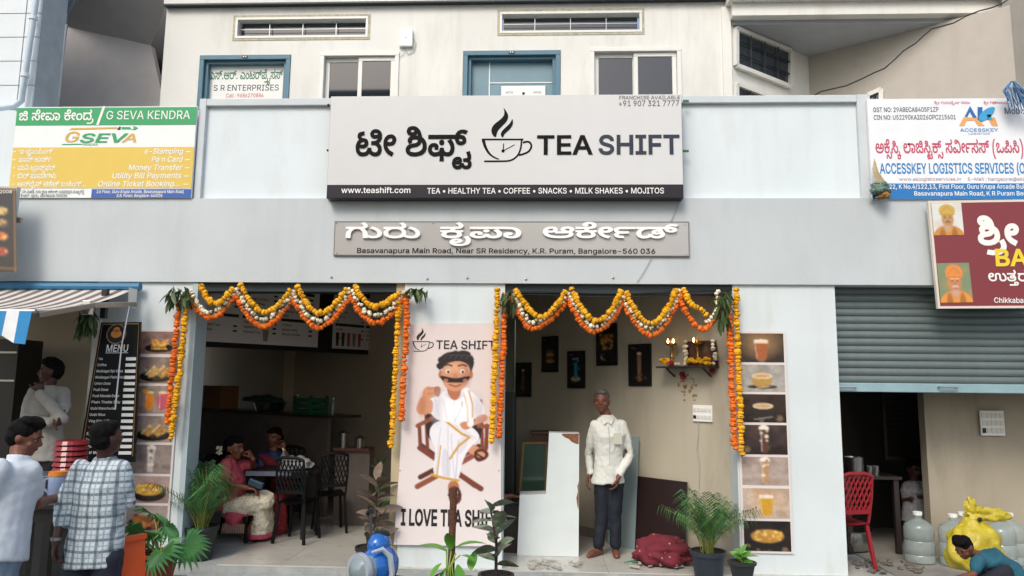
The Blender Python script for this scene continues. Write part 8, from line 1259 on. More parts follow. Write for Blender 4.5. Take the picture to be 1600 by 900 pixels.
def human(label, j, yaw=0, pitch=0, roll=0, s=1., skin='brown', hairm=None, hkind='short', vox=.008, hands=('l', 'r'), hd=None, tors=None, shoes=None):
    """j: joints in world space. Returns the figure root and its axes"""
    R = Matrix.Rotation(rad(yaw), 3, 'Z') @ Matrix.Rotation(rad(pitch), 3, 'X') @ Matrix.Rotation(rad(roll), 3, 'Y'); H = j['head']
    low = min(v.z for v in j.values()); t = thing('person', label, 'person', (j['mid'].x, j['mid'].y, low)); mb = MB(); X = tors or (j['rs'] - j['ls']); X = X.normalized(); up = (j['chest'] - j['mid']).normalized(); Yv = up.cross(X).normalized()
    headparts(mb, H, R, s); limb(mb, [j['neck'], H + R @ Vector((0, .02, -.05)) * s], [.054 * s, .05 * s])
    w = max((j['rs'] - j['ls']).length / 2, .12 * s)
    loft(mb, [(j['mid'] - up * .06 * s, X * .1 * s, Yv * .08 * s), (j['mid'], X * .15 * s, Yv * .1 * s), (j['mid'].lerp(j['chest'], .5), X * .125 * s, Yv * .09 * s), (j['chest'], X * .15 * s, Yv * .105 * s), (j['neck'] - up * .06 * s, X * w * .6, Yv * .065 * s), (j['neck'], X * .05 * s, Yv * .05 * s)])
    for a in 'lr':
        if a + 's' in j: limb(mb, [j[a + 's'].lerp(j['neck'], .2) - up * .015 * s, j[a + 'e'], j[a + 'w']], [.036 * s, .038 * s, .026 * s])
        if a + 'h' in j: limb(mb, [j[a + 'h'], j[a + 'k'], j[a + 'a']], [.08 * s, .055 * s, .038 * s])
        if a + 't' in j: A = j[a + 'a']; T_ = j[a + 't']; d = (T_ - A); d.z = 0; d.normalize(); limb(mb, [Vector((A.x, A.y, T_.z + .035 * s)) - d * .03, T_ + Vector((0, 0, .03 * s)), T_ + d * .05 * s + Vector((0, 0, .022 * s))], [.036 * s, .036 * s, .024 * s])
        if hd and a in hd: D, N_, sd, cu = hd[a]; hand(mb, j[a + 'w'], D, N_, sd, s, cu)
    fuse(mb, 'body', t, SKN[skin], vox, 2); face(t, H, R, s, hairm or M_hair); hair(t, H, R, s, hairm or M_hair, hkind)
    t['_x'] = 0; del t['_x']; return t, X, Yv, up
def shirt(t, j, X, Yv, up, m, s=1., hem=.12, sleeve=1., puff=1., name='shirt', loose=1., disp=.022, vox=.011, hemw=1.):
    mb = MB(); w = (j['rs'] - j['ls']).length / 2; P0, P1 = j['mid'], j['chest']; l = loose
    loft(mb, [(P0 - up * hem * s, X * .185 * s * l * hemw, Yv * .135 * s * l * hemw), (P0, X * .178 * s * l, Yv * .13 * s * l), (P0.lerp(P1, .5), X * .16 * s * l, Yv * .12 * s * l), (P1, X * .178 * s, Yv * .13 * s), (j['neck'] - up * .07 * s, X * w * .95, Yv * .09 * s), (j['neck'] - up * .025 * s, X * w * .6, Yv * .065 * s), (j['neck'] + up * .012 * s, X * .066 * s, Yv * .062 * s)])
    for a in 'lr':
        if a + 's' not in j: continue
        S, E_, W_ = j[a + 's'], j[a + 'e'], j[a + 'w']
        pts = [S - (S - j['neck']) * .12, S.lerp(E_, .5), S.lerp(E_, min(1, sleeve * 2))] if sleeve <= .5 else [S - (S - j['neck']) * .12, S.lerp(E_, .5), E_, E_.lerp(W_, min(1, (sleeve - .5) * 2))]
        limb(mb, pts, [.066 * s * puff, .062 * s * puff, .055 * s * puff, .045 * s * puff][:len(pts)])
    return fuse(mb, name, t, m, vox, 5, disp)
def trousers(t, j, X, Yv, up, m, s=1., wide=1., name='trousers', to=.97):
    mb = MB(); loft(mb, [(j['mid'] - up * .1 * s, X * .15 * s, Yv * .115 * s), (j['mid'] + up * .05 * s, X * .155 * s, Yv * .115 * s)])
    for a in 'lr': limb(mb, [j[a + 'h'], j[a + 'k'], j[a + 'k'].lerp(j[a + 'a'], to)], [.105 * s * wide, .08 * s * wide, .07 * s * wide])
    return fuse(mb, name, t, m, .012, 4, .018)
def J(**k): return {n: P(*v) for n, v in k.items()}
def plaid():
    m = mat('plaid_shirt', '#c9d3d6', .8, var=.05, bump=.2); n = m.node_tree; b = n.nodes['Principled BSDF']; L = n.links; src = b.inputs['Base Color'].links[0].from_socket
    tc = n.nodes.new('ShaderNodeTexCoord'); sp = n.nodes.new('ShaderNodeSeparateXYZ'); L.new(tc.outputs['Object'], sp.inputs[0])
    for ax, per, wd, col, off in (('X', .066, .24, '#3f5360', 0.), ('Z', .066, .24, '#3f5360', 0.), ('X', .066, .1, '#7f97a6', .45), ('Z', .066, .1, '#7f97a6', .45), ('X', .022, .12, '#93a5ae', .2)):
        a = n.nodes.new('ShaderNodeMath'); a.operation = 'MULTIPLY_ADD'; a.inputs[1].default_value = 1 / per; a.inputs[2].default_value = off + 50; L.new(sp.outputs[ax], a.inputs[0])
        f = n.nodes.new('ShaderNodeMath'); f.operation = 'FRACT'; L.new(a.outputs[0], f.inputs[0]); g_ = n.nodes.new('ShaderNodeMath'); g_.operation = 'LESS_THAN'; g_.inputs[1].default_value = wd; L.new(f.outputs[0], g_.inputs[0])
        k = n.nodes.new('ShaderNodeMath'); k.operation = 'MULTIPLY'; k.inputs[1].default_value = .72; L.new(g_.outputs[0], k.inputs[0])
        mx = n.nodes.new('ShaderNodeMix'); mx.data_type = 'RGBA'; L.new(k.outputs[0], mx.inputs[0]); L.new(src, mx.inputs[6]); mx.inputs[7].default_value = (*C(col), 1); src = mx.outputs[2]
    L.new(src, b.inputs['Base Color']); return m
V = Vector
# man in the checked shirt, back to us
y = -2.5; j = J(head=(168, 684, y - .02), neck=(164, 716, y), chest=(158, 762, y), mid=(148, 850, y), ls=(121, 735, y), le=(99, 795, y - .02), lw=(87, 850, y - .1), rs=(193, 733, y), re=(199, 785, y + .05), rw=(172, 792, y + .32))
for a, x in (('l', 124), ('r', 168)): p = P(x, 868, y); j[a + 'h'] = p; j[a + 'k'] = V((p.x, y, .46)); j[a + 'a'] = V((p.x, y, .09)); j[a + 't'] = V((p.x, y + .12, .0))
t, X, Yv, up = human('man in a checked shirt seen from behind at the left stall table', j, yaw=150, pitch=-8, s=.9, skin='dark', hd={'l': ((-.1, .1, -1), (1, .3, 0), 1, .9), 'r': ((-.6, .6, .1), (0, 0, -1), 1, .5)})
shirt(t, j, X, Yv, up, plaid(), .9, hem=.14, sleeve=.72, loose=1.05); trousers(t, j, X, Yv, up, mat('navy_trousers', '#1b2536', .8, var=.15), .92)
mb = MB().use(M_alu); mb.lathe([(.03, -.008), (.03, .008)], j['lw'] + V((0, 0, .03)), 14); part('wristband', mb, t)
# man in the white t-shirt leaning on the table
y = -2.9; j = J(head=(40, 684, y + .05), neck=(29, 714, y), chest=(17, 755, y), mid=(-2, 850, y - .05), ls=(-6, 735, y - .14), le=(-18, 800, y - .12), lw=(10, 800, y + .2), rs=(50, 738, y + .02), re=(56, 788, y + .12), rw=(92, 776, y + .42))
for a, x in (('l', -22), ('r', 4)): p = P(x, 862, y - .05); j[a + 'h'] = p; j[a + 'k'] = V((p.x, y - .05, .46)); j[a + 'a'] = V((p.x - .04, y - .05, .09)); j[a + 't'] = V((p.x, y + .1, .0))
t, X, Yv, up = human('man in a white t-shirt leaning on the black table at the left edge', j, yaw=105, pitch=16, s=.9, skin='brown', hkind='full', hd={'r': ((.7, .7, 0), (0, 0, -1), 1, .6), 'l': ((.5, .7, 0), (0, 0, -1), 1, .5)})
shirt(t, j, X, Yv, up, mat('white_tshirt', '#c6ced6', .85, var=.05, bump=.2), .92, hem=.1, sleeve=.3, loose=.95, puff=1.0, disp=.012); trousers(t, j, X, Yv, up, mat('light_jeans', '#6f8294', .85, var=.2, scale=25), .92)
# man inside the stall, hand to chin
y = -.25; j = J(head=(79, 581, y), neck=(77, 604, y), chest=(72, 635, y), mid=(68, 706, y), ls=(52, 616, y), le=(40, 655, y - .12), lw=(80, 660, y - .2), rs=(100, 616, y), re=(98, 655, y - .18), rw=(62, 614, y - .2))
for a, x in (('l', 60), ('r', 80)): p = P(x, 716, y); j[a + 'h'] = p; j[a + 'k'] = V((p.x, y, .65)); j[a + 'a'] = V((p.x, y, .24)); j[a + 't'] = V((p.x, y - .1, .14))
t, X, Yv, up = human('man in a grey sweatshirt standing inside the left stall with a hand on his chin', j, yaw=-62, s=1.0, skin='dark', hkind='full', hd={'r': ((-.1, 0, 1), (-.6, .6, 0), 1, 1.2), 'l': ((1, -.1, .1), (0, -1, 0), 1, .8)})
shirt(t, j, X, Yv, up, mat('grey_sweatshirt', '#a3a098', .9, var=.08, bump=.3), 1.0, sleeve=.98, hem=.08, puff=1.05); trousers(t, j, X, Yv, up, mat('black_trousers', '#17181b', .8, var=.1))
# man in the white shirt in the right room
y = .62; j = J(head=(940, 627, y - .02), neck=(948, 650, y), chest=(952, 680, y), mid=(950, 742, y), rs=(975, 665, y), re=(984, 712, y + .02), rw=(966, 746, y - .12), ls=(927, 666, y - .02), le=(920, 710, y + .1), lw=(922, 742, y + .06))
for a, x, dx in (('l', 941, -4), ('r', 962, 2)): p = P(x, 756, y); j[a + 'h'] = p; j[a + 'k'] = P(x - 1, 805, y); j[a + 'a'] = P(x + dx - 2, 852, y); j[a + 't'] = P(x + dx * 3 - 5, 862, y - .1); j[a + 't'].z = FL
t, X, Yv, up = human('grey haired man in a white long sleeved shirt standing barefoot in the right doorway', j, yaw=-12, s=1.0, skin='brown', hairm=M_grey, vox=.007, hd={'r': ((-.2, -.1, -1), (-1, .3, 0), -1, .6), 'l': ((-.4, -.2, -.9), (.8, 0, 0), 1, .5)})
sh_ = shirt(t, j, X, Yv, up, mat('white_shirt', '#cfd0c8', .8, var=.05, bump=.25), 1.0, hem=.08, sleeve=.93, puff=.8, loose=.88, disp=.02, vox=.008, hemw=1.04); trousers(t, j, X, Yv, up, mat('navy_cloth', '#101824', .8, var=.12), .88, wide=.95)
mb = MB().use(mat('white_shirt', '#fff'))
c0 = j['neck'] + V((0, -.075, -.005))
for sg in (-1, 1): mb.slab([c0 + V((sg * .004, -.022, -.05)), c0 + V((sg * .05, .015, .012)), c0 + V((sg * .07, .02, -.015)), c0 + V((sg * .035, -.035, -.075))], (0, -.006, 0))
part('collar', mb, sh_); mb = MB().use(mat('shirt_seam', '#a9aaa2', .8, var=0)); q = j['chest'] + V((-.012, -.142, 0)); mb.tube([q + V((-.01, .03, .1)), q, q + V((.0, -.005, -.2)), q + V((.002, .0, -.26))], .0025, 5); part('placket', mb, sh_)
part('pocket', MB().use(mat('shirt_pocket', '#c4c4b0', .8, var=.03)).grid(lambda u, v: j['chest'] + V((.03 + .085 * u, -.134 + .02 * u, .03 - .11 * v)), 3, 3), sh_)
# worker mostly hidden by the banner, hands on the table
y = .7; j = J(head=(748, 700, y), neck=(748, 722, y), chest=(748, 750, y), mid=(748, 812, y), ls=(728, 738, y), le=(735, 775, y - .1), lw=(775, 778, y - .12), rs=(768, 738, y), re=(772, 776, y - .1), rw=(800, 775, y - .1))
for a, x in (('l', 738), ('r', 758)): p = P(x, 822, y); j[a + 'h'] = p; j[a + 'k'] = p + V((.05, -.02, -.25)); j[a + 'a'] = V((p.x, y, FL + .09)); j[a + 't'] = V((p.x + .1, y, FL))
t, X, Yv, up = human('person hidden behind the pink banner with only the working hands in view', j, yaw=60, s=.95, skin='brown', hd={'r': ((1, 0, -.1), (0, 0, -1), 1, .6), 'l': ((1, -.1, 0), (0, 0, -1), 1, .6)})
shirt(t, j, X, Yv, up, mat('dark_shirt', '#26262c', .85, var=.1), .95, sleeve=.7); trousers(t, j, X, Yv, up, mat('black_trousers', '#111', .8), .95)
# child in teal, crouching at the lower right
y = -1.15; j = J(head=(1506, 856, y - .06), neck=(1527, 868, y), chest=(1545, 872, y), mid=(1572, 892, y), ls=(1530, 878, y - .12), le=(1520, 898, y - .16), lw=(1492, 904, y - .2), rs=(1536, 870, y + .12), re=(1530, 900, y + .16), rw=(1506, 906, y + .1))
for a, dy in (('l', -.1), ('r', .1)): p = P(1568, 896, y + dy); j[a + 'h'] = p; j[a + 'k'] = V((p.x - .24, y + dy, .32)); j[a + 'a'] = V((p.x - .02, y + dy, .11)); j[a + 't'] = V((p.x - .12, y + dy, .06))
t, X, Yv, up = human('child in a teal t-shirt crouching in front of the yellow bag', j, yaw=-60, pitch=34, s=.7, skin='brown', hkind='full', tors=V((0, 1, 0)), hd={'l': ((-1, 0, -.2), (0, 0, -1), 1, .6), 'r': ((-1, 0, -.2), (0, 0, -1), -1, .6)})
shirt(t, j, X, Yv, up, mat('teal_tshirt', '#1e5566', .85, var=.08, bump=.2), .74, sleeve=.32, hem=.06); trousers(t, j, X, Yv, up, mat('dark_shorts', '#1a1d28', .85, var=.1), .7, to=.1)
# dim child in the dark back of the right shop
y = 1.35; j = J(head=(1427, 734, y), neck=(1428, 752, y), chest=(1429, 768, y), mid=(1430, 800, y), ls=(1416, 760, y), le=(1413, 782, y), lw=(1425, 778, y - .12), rs=(1442, 760, y), re=(1445, 780, y), rw=(1436, 775, y - .12))
for a, x in (('l', 1422), ('r', 1437)): p = P(x, 806, y); j[a + 'h'] = p; j[a + 'k'] = p + V((0, -.02, -.2)); j[a + 'a'] = V((p.x, y, FL + .09)); j[a + 't'] = V((p.x, y - .08, FL))
t, X, Yv, up = human('child in a pale shirt in the dark behind the water jar', j, yaw=15, pitch=10, s=.85, skin='dark', hkind='full', vox=.01)
shirt(t, j, X, Yv, up, mat('pale_check', '#8f9096', .85, var=.3, scale=30), .78, sleeve=.35); trousers(t, j, X, Yv, up, mat('dark_shorts', '#1a1d28', .85), .75, to=.5)
# ---- the two women at the table
def saree(m1, m2, sc_, name): return wov(name, m1, m2, sc_)
M_sp = wov('pink_silk', '#b8485c', '#c98a5a', -30); M_sw = wov('white_silk', '#c9bfa4', '#e0d8c4', 28); M_blou = mat('pink_blouse', '#bf5060', .55, var=.15, scale=20)
y = 1.05; j = J(head=(366, 700, y), neck=(359, 720, y), chest=(358, 742, y), mid=(360, 792, y), ls=(352, 727, y - .15), le=(352, 756, y - .2), lw=(385, 762, y - .22), rs=(362, 727, y + .15), re=(396, 727, y + .1), rw=(395, 717, y - .02))
for a, dy in (('l', -.1), ('r', .09)): p = P(362, 796, y + dy); j[a + 'h'] = p; j[a + 'k'] = P(414, 782, y + dy); j[a + 'a'] = P(402 if a == 'r' else 386, 838, y + dy * .6); j[a + 't'] = j[a + 'a'] + V((.1, 0, 0)); j[a + 't'].z = FL
t, X, Yv, up = human('woman in a pink and white silk saree seated sideways with a hand at her mouth', j, yaw=78, pitch=4, s=1.1, skin='mid', hkind='bun', tors=V((0, 1, 0)), hd={'l': ((1, 0, -.1), (0, 0, -1), 1, .7), 'r': ((-.45, -.1, .8), (-1, 0, .2), 1, 1.3)})
shirt(t, j, X, Yv, up, M_blou, 1.06, sleeve=.42, hem=-.04, name='blouse', disp=.012)
mb = MB()
for a in 'lr': limb(mb, [j[a + 'h'], j[a + 'k']], [.125, .105])
kn = (j['lk'] + j['rk']) / 2; hp = (j['lh'] + j['rh']) / 2; hem = P(410, 838, y); hem.z = FL + .05
loft(mb, [(kn + V((-.03, 0, .03)), V((.08, 0, 0)), V((0, .16, 0))), (kn.lerp(hem, .5), V((.09, 0, 0)), V((0, .17, 0))), (hem, V((.12, 0, 0)), V((0, .2, 0)))]); fuse(mb, 'saree_skirt', t, M_sw, .012, 4, .045)
mb = MB(); loft(mb, [(hem + V((0, 0, .035)), V((.12, 0, 0)), V((0, .203, 0))), (hem, V((.13, 0, 0)), V((0, .212, 0))), (hem - V((0, 0, .02)), V((.13, 0, 0)), V((0, .212, 0)))]); fuse(mb, 'saree_border', t, M_sp, .012, 3, .02)
mb = MB(); loft(mb, [(j['rs'] + V((0, -.05, .02)), V((.07, 0, .0)), V((0, .07, 0))), (j['chest'] + V((.02, -.02, 0)), V((.14, 0, 0)), V((0, .16, 0))), (j['mid'] + V((-.02, 0, .05)), V((.17, 0, 0)), V((0, .19, 0))), (hp + V((.1, -.03, -.02)), V((.2, 0, 0)), V((0, .2, .0))), (hp + V((.09, -.08, -.07)), V((.1, 0, 0)), V((0, .17, 0))), (hp + V((.1, -.09, -.13)), V((.07, 0, 0)), V((0, .15, 0)))]); fuse(mb, 'saree_drape', t, M_sp, .012, 4, .045)
mb = MB().use(mat('fringe', '#c9a088', .8, var=.2)); b0 = hp + V((.12, -.24, -.14))
for k in range(14): mb.bar(b0 + V((-.11 + .017 * k, .02, .03)), b0 + V((-.115 + .018 * k, .0, -.06)), .006)
part('fringe', mb, t, kind='stuff'); part('earring', MB().use(M_brass).ell(P(361, 706, y - .09), .01, 8, 6), t)
jf = thing('hair_flowers', 'string of white jasmine pinned in the hair of the woman in pink', 'flowers', P(343, 704, y - .05))
for k in range(16): inst('flower', random.choice(FL_['w']), P(343 + random.uniform(-4, 3), 698 + k * .8, y - .06), Matrix.Rotation(random.random() * 3, 3, 'X'), jf, scale=.5)
# purse in her lap
solo('purse', MB().use(mat('blue_purse', '#2c4456', .5, var=.3, scale=40)).obox(P(400, 756, y - .24), (.16, .05, .07), (1, 0, -.35), (0, 1, 0), (.35, 0, 1)), 'small blue purse in the lap of the woman in pink', 'purse', bevel=.01)
y = 1.75; j = J(head=(428, 683, y), neck=(428, 704, y), chest=(430, 724, y + .02), mid=(434, 768, y + .05), ls=(408, 714, y), le=(408, 738, y - .08), lw=(440, 734, y - .2), rs=(449, 714, y), re=(456, 730, y - .1), rw=(443, 702, y - .12))
for a, x in (('l', 424), ('r', 446)): p = P(x, 774, y); j[a + 'h'] = p; j[a + 'k'] = p + V((.05, -.4, .0)); j[a + 'a'] = V((p.x + .05, y - .4, FL + .08)); j[a + 't'] = V((p.x + .05, y - .5, FL))
t, X, Yv, up = human('woman in a red saree and blue blouse sitting behind the table', j, yaw=-8, pitch=8, s=.97, skin='mid', hkind='bun', hd={'l': ((1, -.2, 0), (0, 0, -1), 1, .5), 'r': ((-.3, 0, 1), (0, -1, 0), -1, .9)})
M_rs = wov('red_silk', '#8a2230', '#b07a3a', -34); shirt(t, j, X, Yv, up, mat('blue_blouse', '#22305c', .6, var=.15), .93, sleeve=.42, hem=-.04, name='blouse', disp=.012)
mb = MB()
for a in 'lr': limb(mb, [j[a + 'h'], j[a + 'k']], [.12, .1]); limb(mb, [j[a + 'k'], j[a + 'a']], [.1, .13])
fuse(mb, 'saree_skirt', t, M_rs, .014, 4, .04)
mb = MB(); loft(mb, [(j['ls'] + V((.04, -.02, .03)), V((.06, 0, 0)), V((0, .09, 0))), (j['chest'] + V((0, -.04, .01)), V((.13, 0, 0)), V((0, .11, 0))), (j['mid'] + V((.02, -.02, .06)), V((.16, 0, 0)), V((0, .13, 0)))]); fuse(mb, 'saree_drape', t, M_rs, .012, 4, .03)
for a in ('lw', 'rw'): part('bangle', MB().use(M_brass).lathe([(.033, -.01), (.036, 0), (.033, .01)], j[a], 14, ax=(1, 0, .4)), t)
# ================================================================ FURNITURE AND GOODS
def lattice_chair(label, m, loc, rotz, group=None):
    """moulded chair with an open woven back; local: seat faces -Y, back at +Y"""
    t = thing('plastic_chair', label, 'chair', (0, 0, 0), group)
    part('seat', MB().use(m).grid(lambda u, v: V((-.21 + .42 * u, -.21 + .42 * v, .43 + .02 * math.cos(6.28 * u) * .5 - .02 * v)), 6, 6).grid(lambda u, v: V((.21 - .42 * u, -.21 + .42 * v, .41)), 1, 1), t, smooth=True)
    for x in (-1, 1):
        for y_ in (-1, 1): part('leg', MB().use(m).bar((x * .19, y_ * .18, .42), (x * .235, y_ * .235, 0), .04, .032), t, bevel=.004)
        part('back_post', MB().use(m).tube([(x * .2, .2, .42), (x * .215, .245, .65), (x * .205, .285, .86)], .016, 8), t, smooth=True)
    part('top_rail', MB().use(m).tube([(-.205, .285, .86), (-.1, .3, .885), (.1, .3, .885), (.205, .285, .86)], .018, 8), t, smooth=True)
    part('lower_rail', MB().use(m).bar((-.205, .225, .53), (.205, .225, .53), .02, .04), t)
    for k in range(-6, 8):
        for sg in (-1, 1):
            x0 = k * .058; x1 = x0 + sg * .16; a = V((x0, .228, .54)); b = V((x1, .288, .86))
            lo, hi = 0., 1.
            for L_ in (-.2, .2):
                if (x0 - L_) * (x1 - L_) < 0:
                    q = (L_ - x0) / (x1 - x0)
                    if (x0 < L_) == (L_ > 0): hi = min(hi, q)
                    else: lo = max(lo, q)
            if abs(a.lerp(b, (lo + hi) / 2).x) < .2 and hi - lo > .1: part('back_strip', MB().use(m).bar(a.lerp(b, lo), a.lerp(b, hi), .012, .016), t)
    t.location = loc; t.rotation_euler = (0, 0, rotz); return t
def ground(px, py, z=FL): p = G(px, py, z); return V((p.x, p.y, z))
cg = 'black lattice back chairs round the tea table'
lattice_chair('black plastic lattice chair with its back to us at the tea table', M_bplas, ground(463, 845), rad(172), cg).scale = (.74, .8, 1)
c2 = lattice_chair('black plastic chair under the woman in pink', M_bplas, ground(358, 842) + V((.02, .05, 0)), rad(90), cg); c2.scale = (1, 1, .98)
lattice_chair('black plastic chair under the woman in the red saree', M_bplas, V((P(434, 760, 1.85).x, 1.85, FL)), rad(0), cg)
lattice_chair('empty black plastic chair to the right of the tea table', M_bplas, ground(514, 830), rad(205), cg).scale = (.7, .8, 1)
lattice_chair('red plastic chair with a woven back in the right shop doorway', M_red, ground(1322, 889) + V((0, .1, 0)), rad(196)).scale = (.85, .9, 1)
a, b = P(383, 741, 1.0), P(480, 741, 1.0); t = thing('tea_table', 'dark table with a pale edge between the two seated women', 'table', ((a.x + b.x) / 2, 1.3, FL))
part('top', MB().use(M_black).box((a.x, 1.02, a.z - .02), (b.x, 1.62, a.z + .035)), t, bevel=.004); part('edge_strip', MB().use(mat('pale_edge_strip', '#6c7280', .4)).box((a.x, 1.005, a.z - .015), (b.x - .18, 1.018, a.z + .03)), t)
for x in (a.x + .05, b.x - .05):
    for y_ in (1.08, 1.56): part('leg', MB().use(M_black).bar((x, y_, FL), (x, y_, a.z - .02), .035), t)
tz = a.z + .035
c = V((P(459, 730, 1.15).x, 1.2, tz + .055)); solo('plastic_bag', lump(c, (.17, .12, .085), 4, mat('translucent_bag', '#8f8f90', .35, var=.2), amp=.3), 'crumpled white plastic bag on the tea table', 'bag', smooth=80)
def bottle(label, p, h, m, cap=None, r=.03, cat='bottle'):
    t = thing('bottle', label, cat, p); part('body', MB().use(m).lathe([(.001, 0), (r, .004), (r, h * .62), (r * .4, h * .8), (r * .38, h * .92), (.001, h * .92)], p, 14), t, smooth=True); part('cap', MB().use(cap or M_wht).lathe([(r * .45, h * .92), (r * .45, h), (.001, h)], p, 10), t); return t
bottle('small clear bottle on the tea table in front of the woman in red', V((P(441, 700, 1.35).x, 1.4, tz)), .2, mat('clear_bottle', '#8fa3a6', .1, alpha=.75, var=0))
# counter and back shelf of the left room
CP = V((-2.73, 2.4, 0)); z1 = Q(500, 653, CP, -52.3).z; cn = dirv(37.7)
t = thing('counter', 'long dark counter behind the two seated women', 'counter', CP); M_cnt = mat('counter_front', '#6c625b', .55, var=.15)
part('front', MB().use(M_cnt).slab([(*(CP + BD * 5).xy, FL), (*(CP).xy, FL), (*(CP).xy, z1), (*(CP + BD * 5).xy, z1)], cn * .05), t); part('top', MB().use(mat('counter_top', '#38322f', .35)).slab([V((*(CP + BD * 5).xy, z1)) - cn * .03, V((*(CP - BD * .03).xy, z1)) - cn * .03, V((*(CP - BD * .03).xy, z1)) + cn * .5, V((*(CP + BD * 5).xy, z1)) + cn * .5], (0, 0, .035)), t)
def onc(px, off=.15): p = Q(px, 640, CP, -52.3); return V((p.x, p.y, z1 + .036)) + cn * off
p = onc(316); hb = Q(316, 606, CP, -52.3).z - z1; wb = (onc(342) - onc(290)).length
t = thing('cardboard_box', 'brown cardboard box with a taped middle on the counter at left', 'box', p); part('carton', MB().use(mat('cardboard', '#a8744f', .85, var=.1)).obox(p + V((0, 0, hb / 2)), (wb, .3, hb), BD, cn), t, bevel=.006); part('tape', MB().use(mat('tape_pale', '#b9a58a', .4)).obox(p + V((0, 0, hb / 2)) - cn * .152, (.07, .003, hb - .02), BD, cn), t)
p = onc(406); t = thing('metal_basin', 'wide metal basin under a dark green cloth on the counter', 'basin', p); part('bowl', MB().use(M_silver).lathe([(.13, 0), (.19, .02), (.23, .13), (.24, .135), (.22, .13), (.001, .12)], p, 22), t, smooth=True); part('cloth', lump(p + V((-.1, 0, .17)), (.27, .2, .06), 8, mat('green_cloth', '#1d4a3c', .85, var=.2)), t, smooth=80)
p = onc(470); t = thing('plastic_crate', 'dark green plastic crate on the counter between two bottles', 'crate', p); M_cr2 = mat('green_crate', '#176046', .45)
for k in range(3): m = MB().use(M_cr2); m.obox(p + V((0, 0, .03 + .075 * k)) - cn * .13, (.36, .012, .055), BD, cn); m.obox(p + V((0, 0, .03 + .075 * k)) + cn * .13, (.36, .012, .055), BD, cn); [m.obox(p + V((0, 0, .03 + .075 * k)) + BD * (.18 * s_), (.012, .26, .055), BD, cn) for s_ in (-1, 1)]; part('side_band', m, t, kind='stuff')
for s_ in (-1, 1):
    for q in (-1, 1): part('corner_post', MB().use(M_cr2).obox(p + BD * (.18 * s_) + cn * (.13 * q) + V((0, 0, .12)), (.03, .03, .24), BD, cn), t)
bottle('clear bottle on the counter left of the green crate', onc(449), .25, mat('clear_bottle', '#fff')); bottle('clear bottle with a white cap on the counter right of the green crate', onc(505), .22, mat('clear_bottle', '#fff'))
sx0, sx1 = P(522, 700, 1.9), P(578, 700, 1.9); t = thing('cooking_shelf', 'reddish brown shelf with vessels at the right end of the counter', 'shelf', ((sx0.x + sx1.x) / 2, 1.9, FL)); part('board', MB().use(mat('red_brown_board', '#5e3024', .5)).box((sx0.x, 1.85, sx0.z - .03), (sx1.x, 2.15, sx0.z)), t, bevel=.003); part('cabinet', MB().use(M_cnt).box((sx0.x + .02, 1.9, FL), (sx1.x, 2.15, sx0.z - .031)), t)
for px, r_, h_, lb in ((536, .06, .17, 'tall steel flask on the cooking shelf'), (562, .07, .11, 'small steel pot on the cooking shelf')): p = V((P(px, 698, 2).x, 2, sx0.z + .001)); solo('vessel', MB().use(M_silver).lathe([(r_, 0), (r_, h_), (r_ * 1.15, h_ + .005), (r_ * .4, h_ + .02), (.001, h_ + .04)], p, 16), lb, 'vessel', smooth=30)
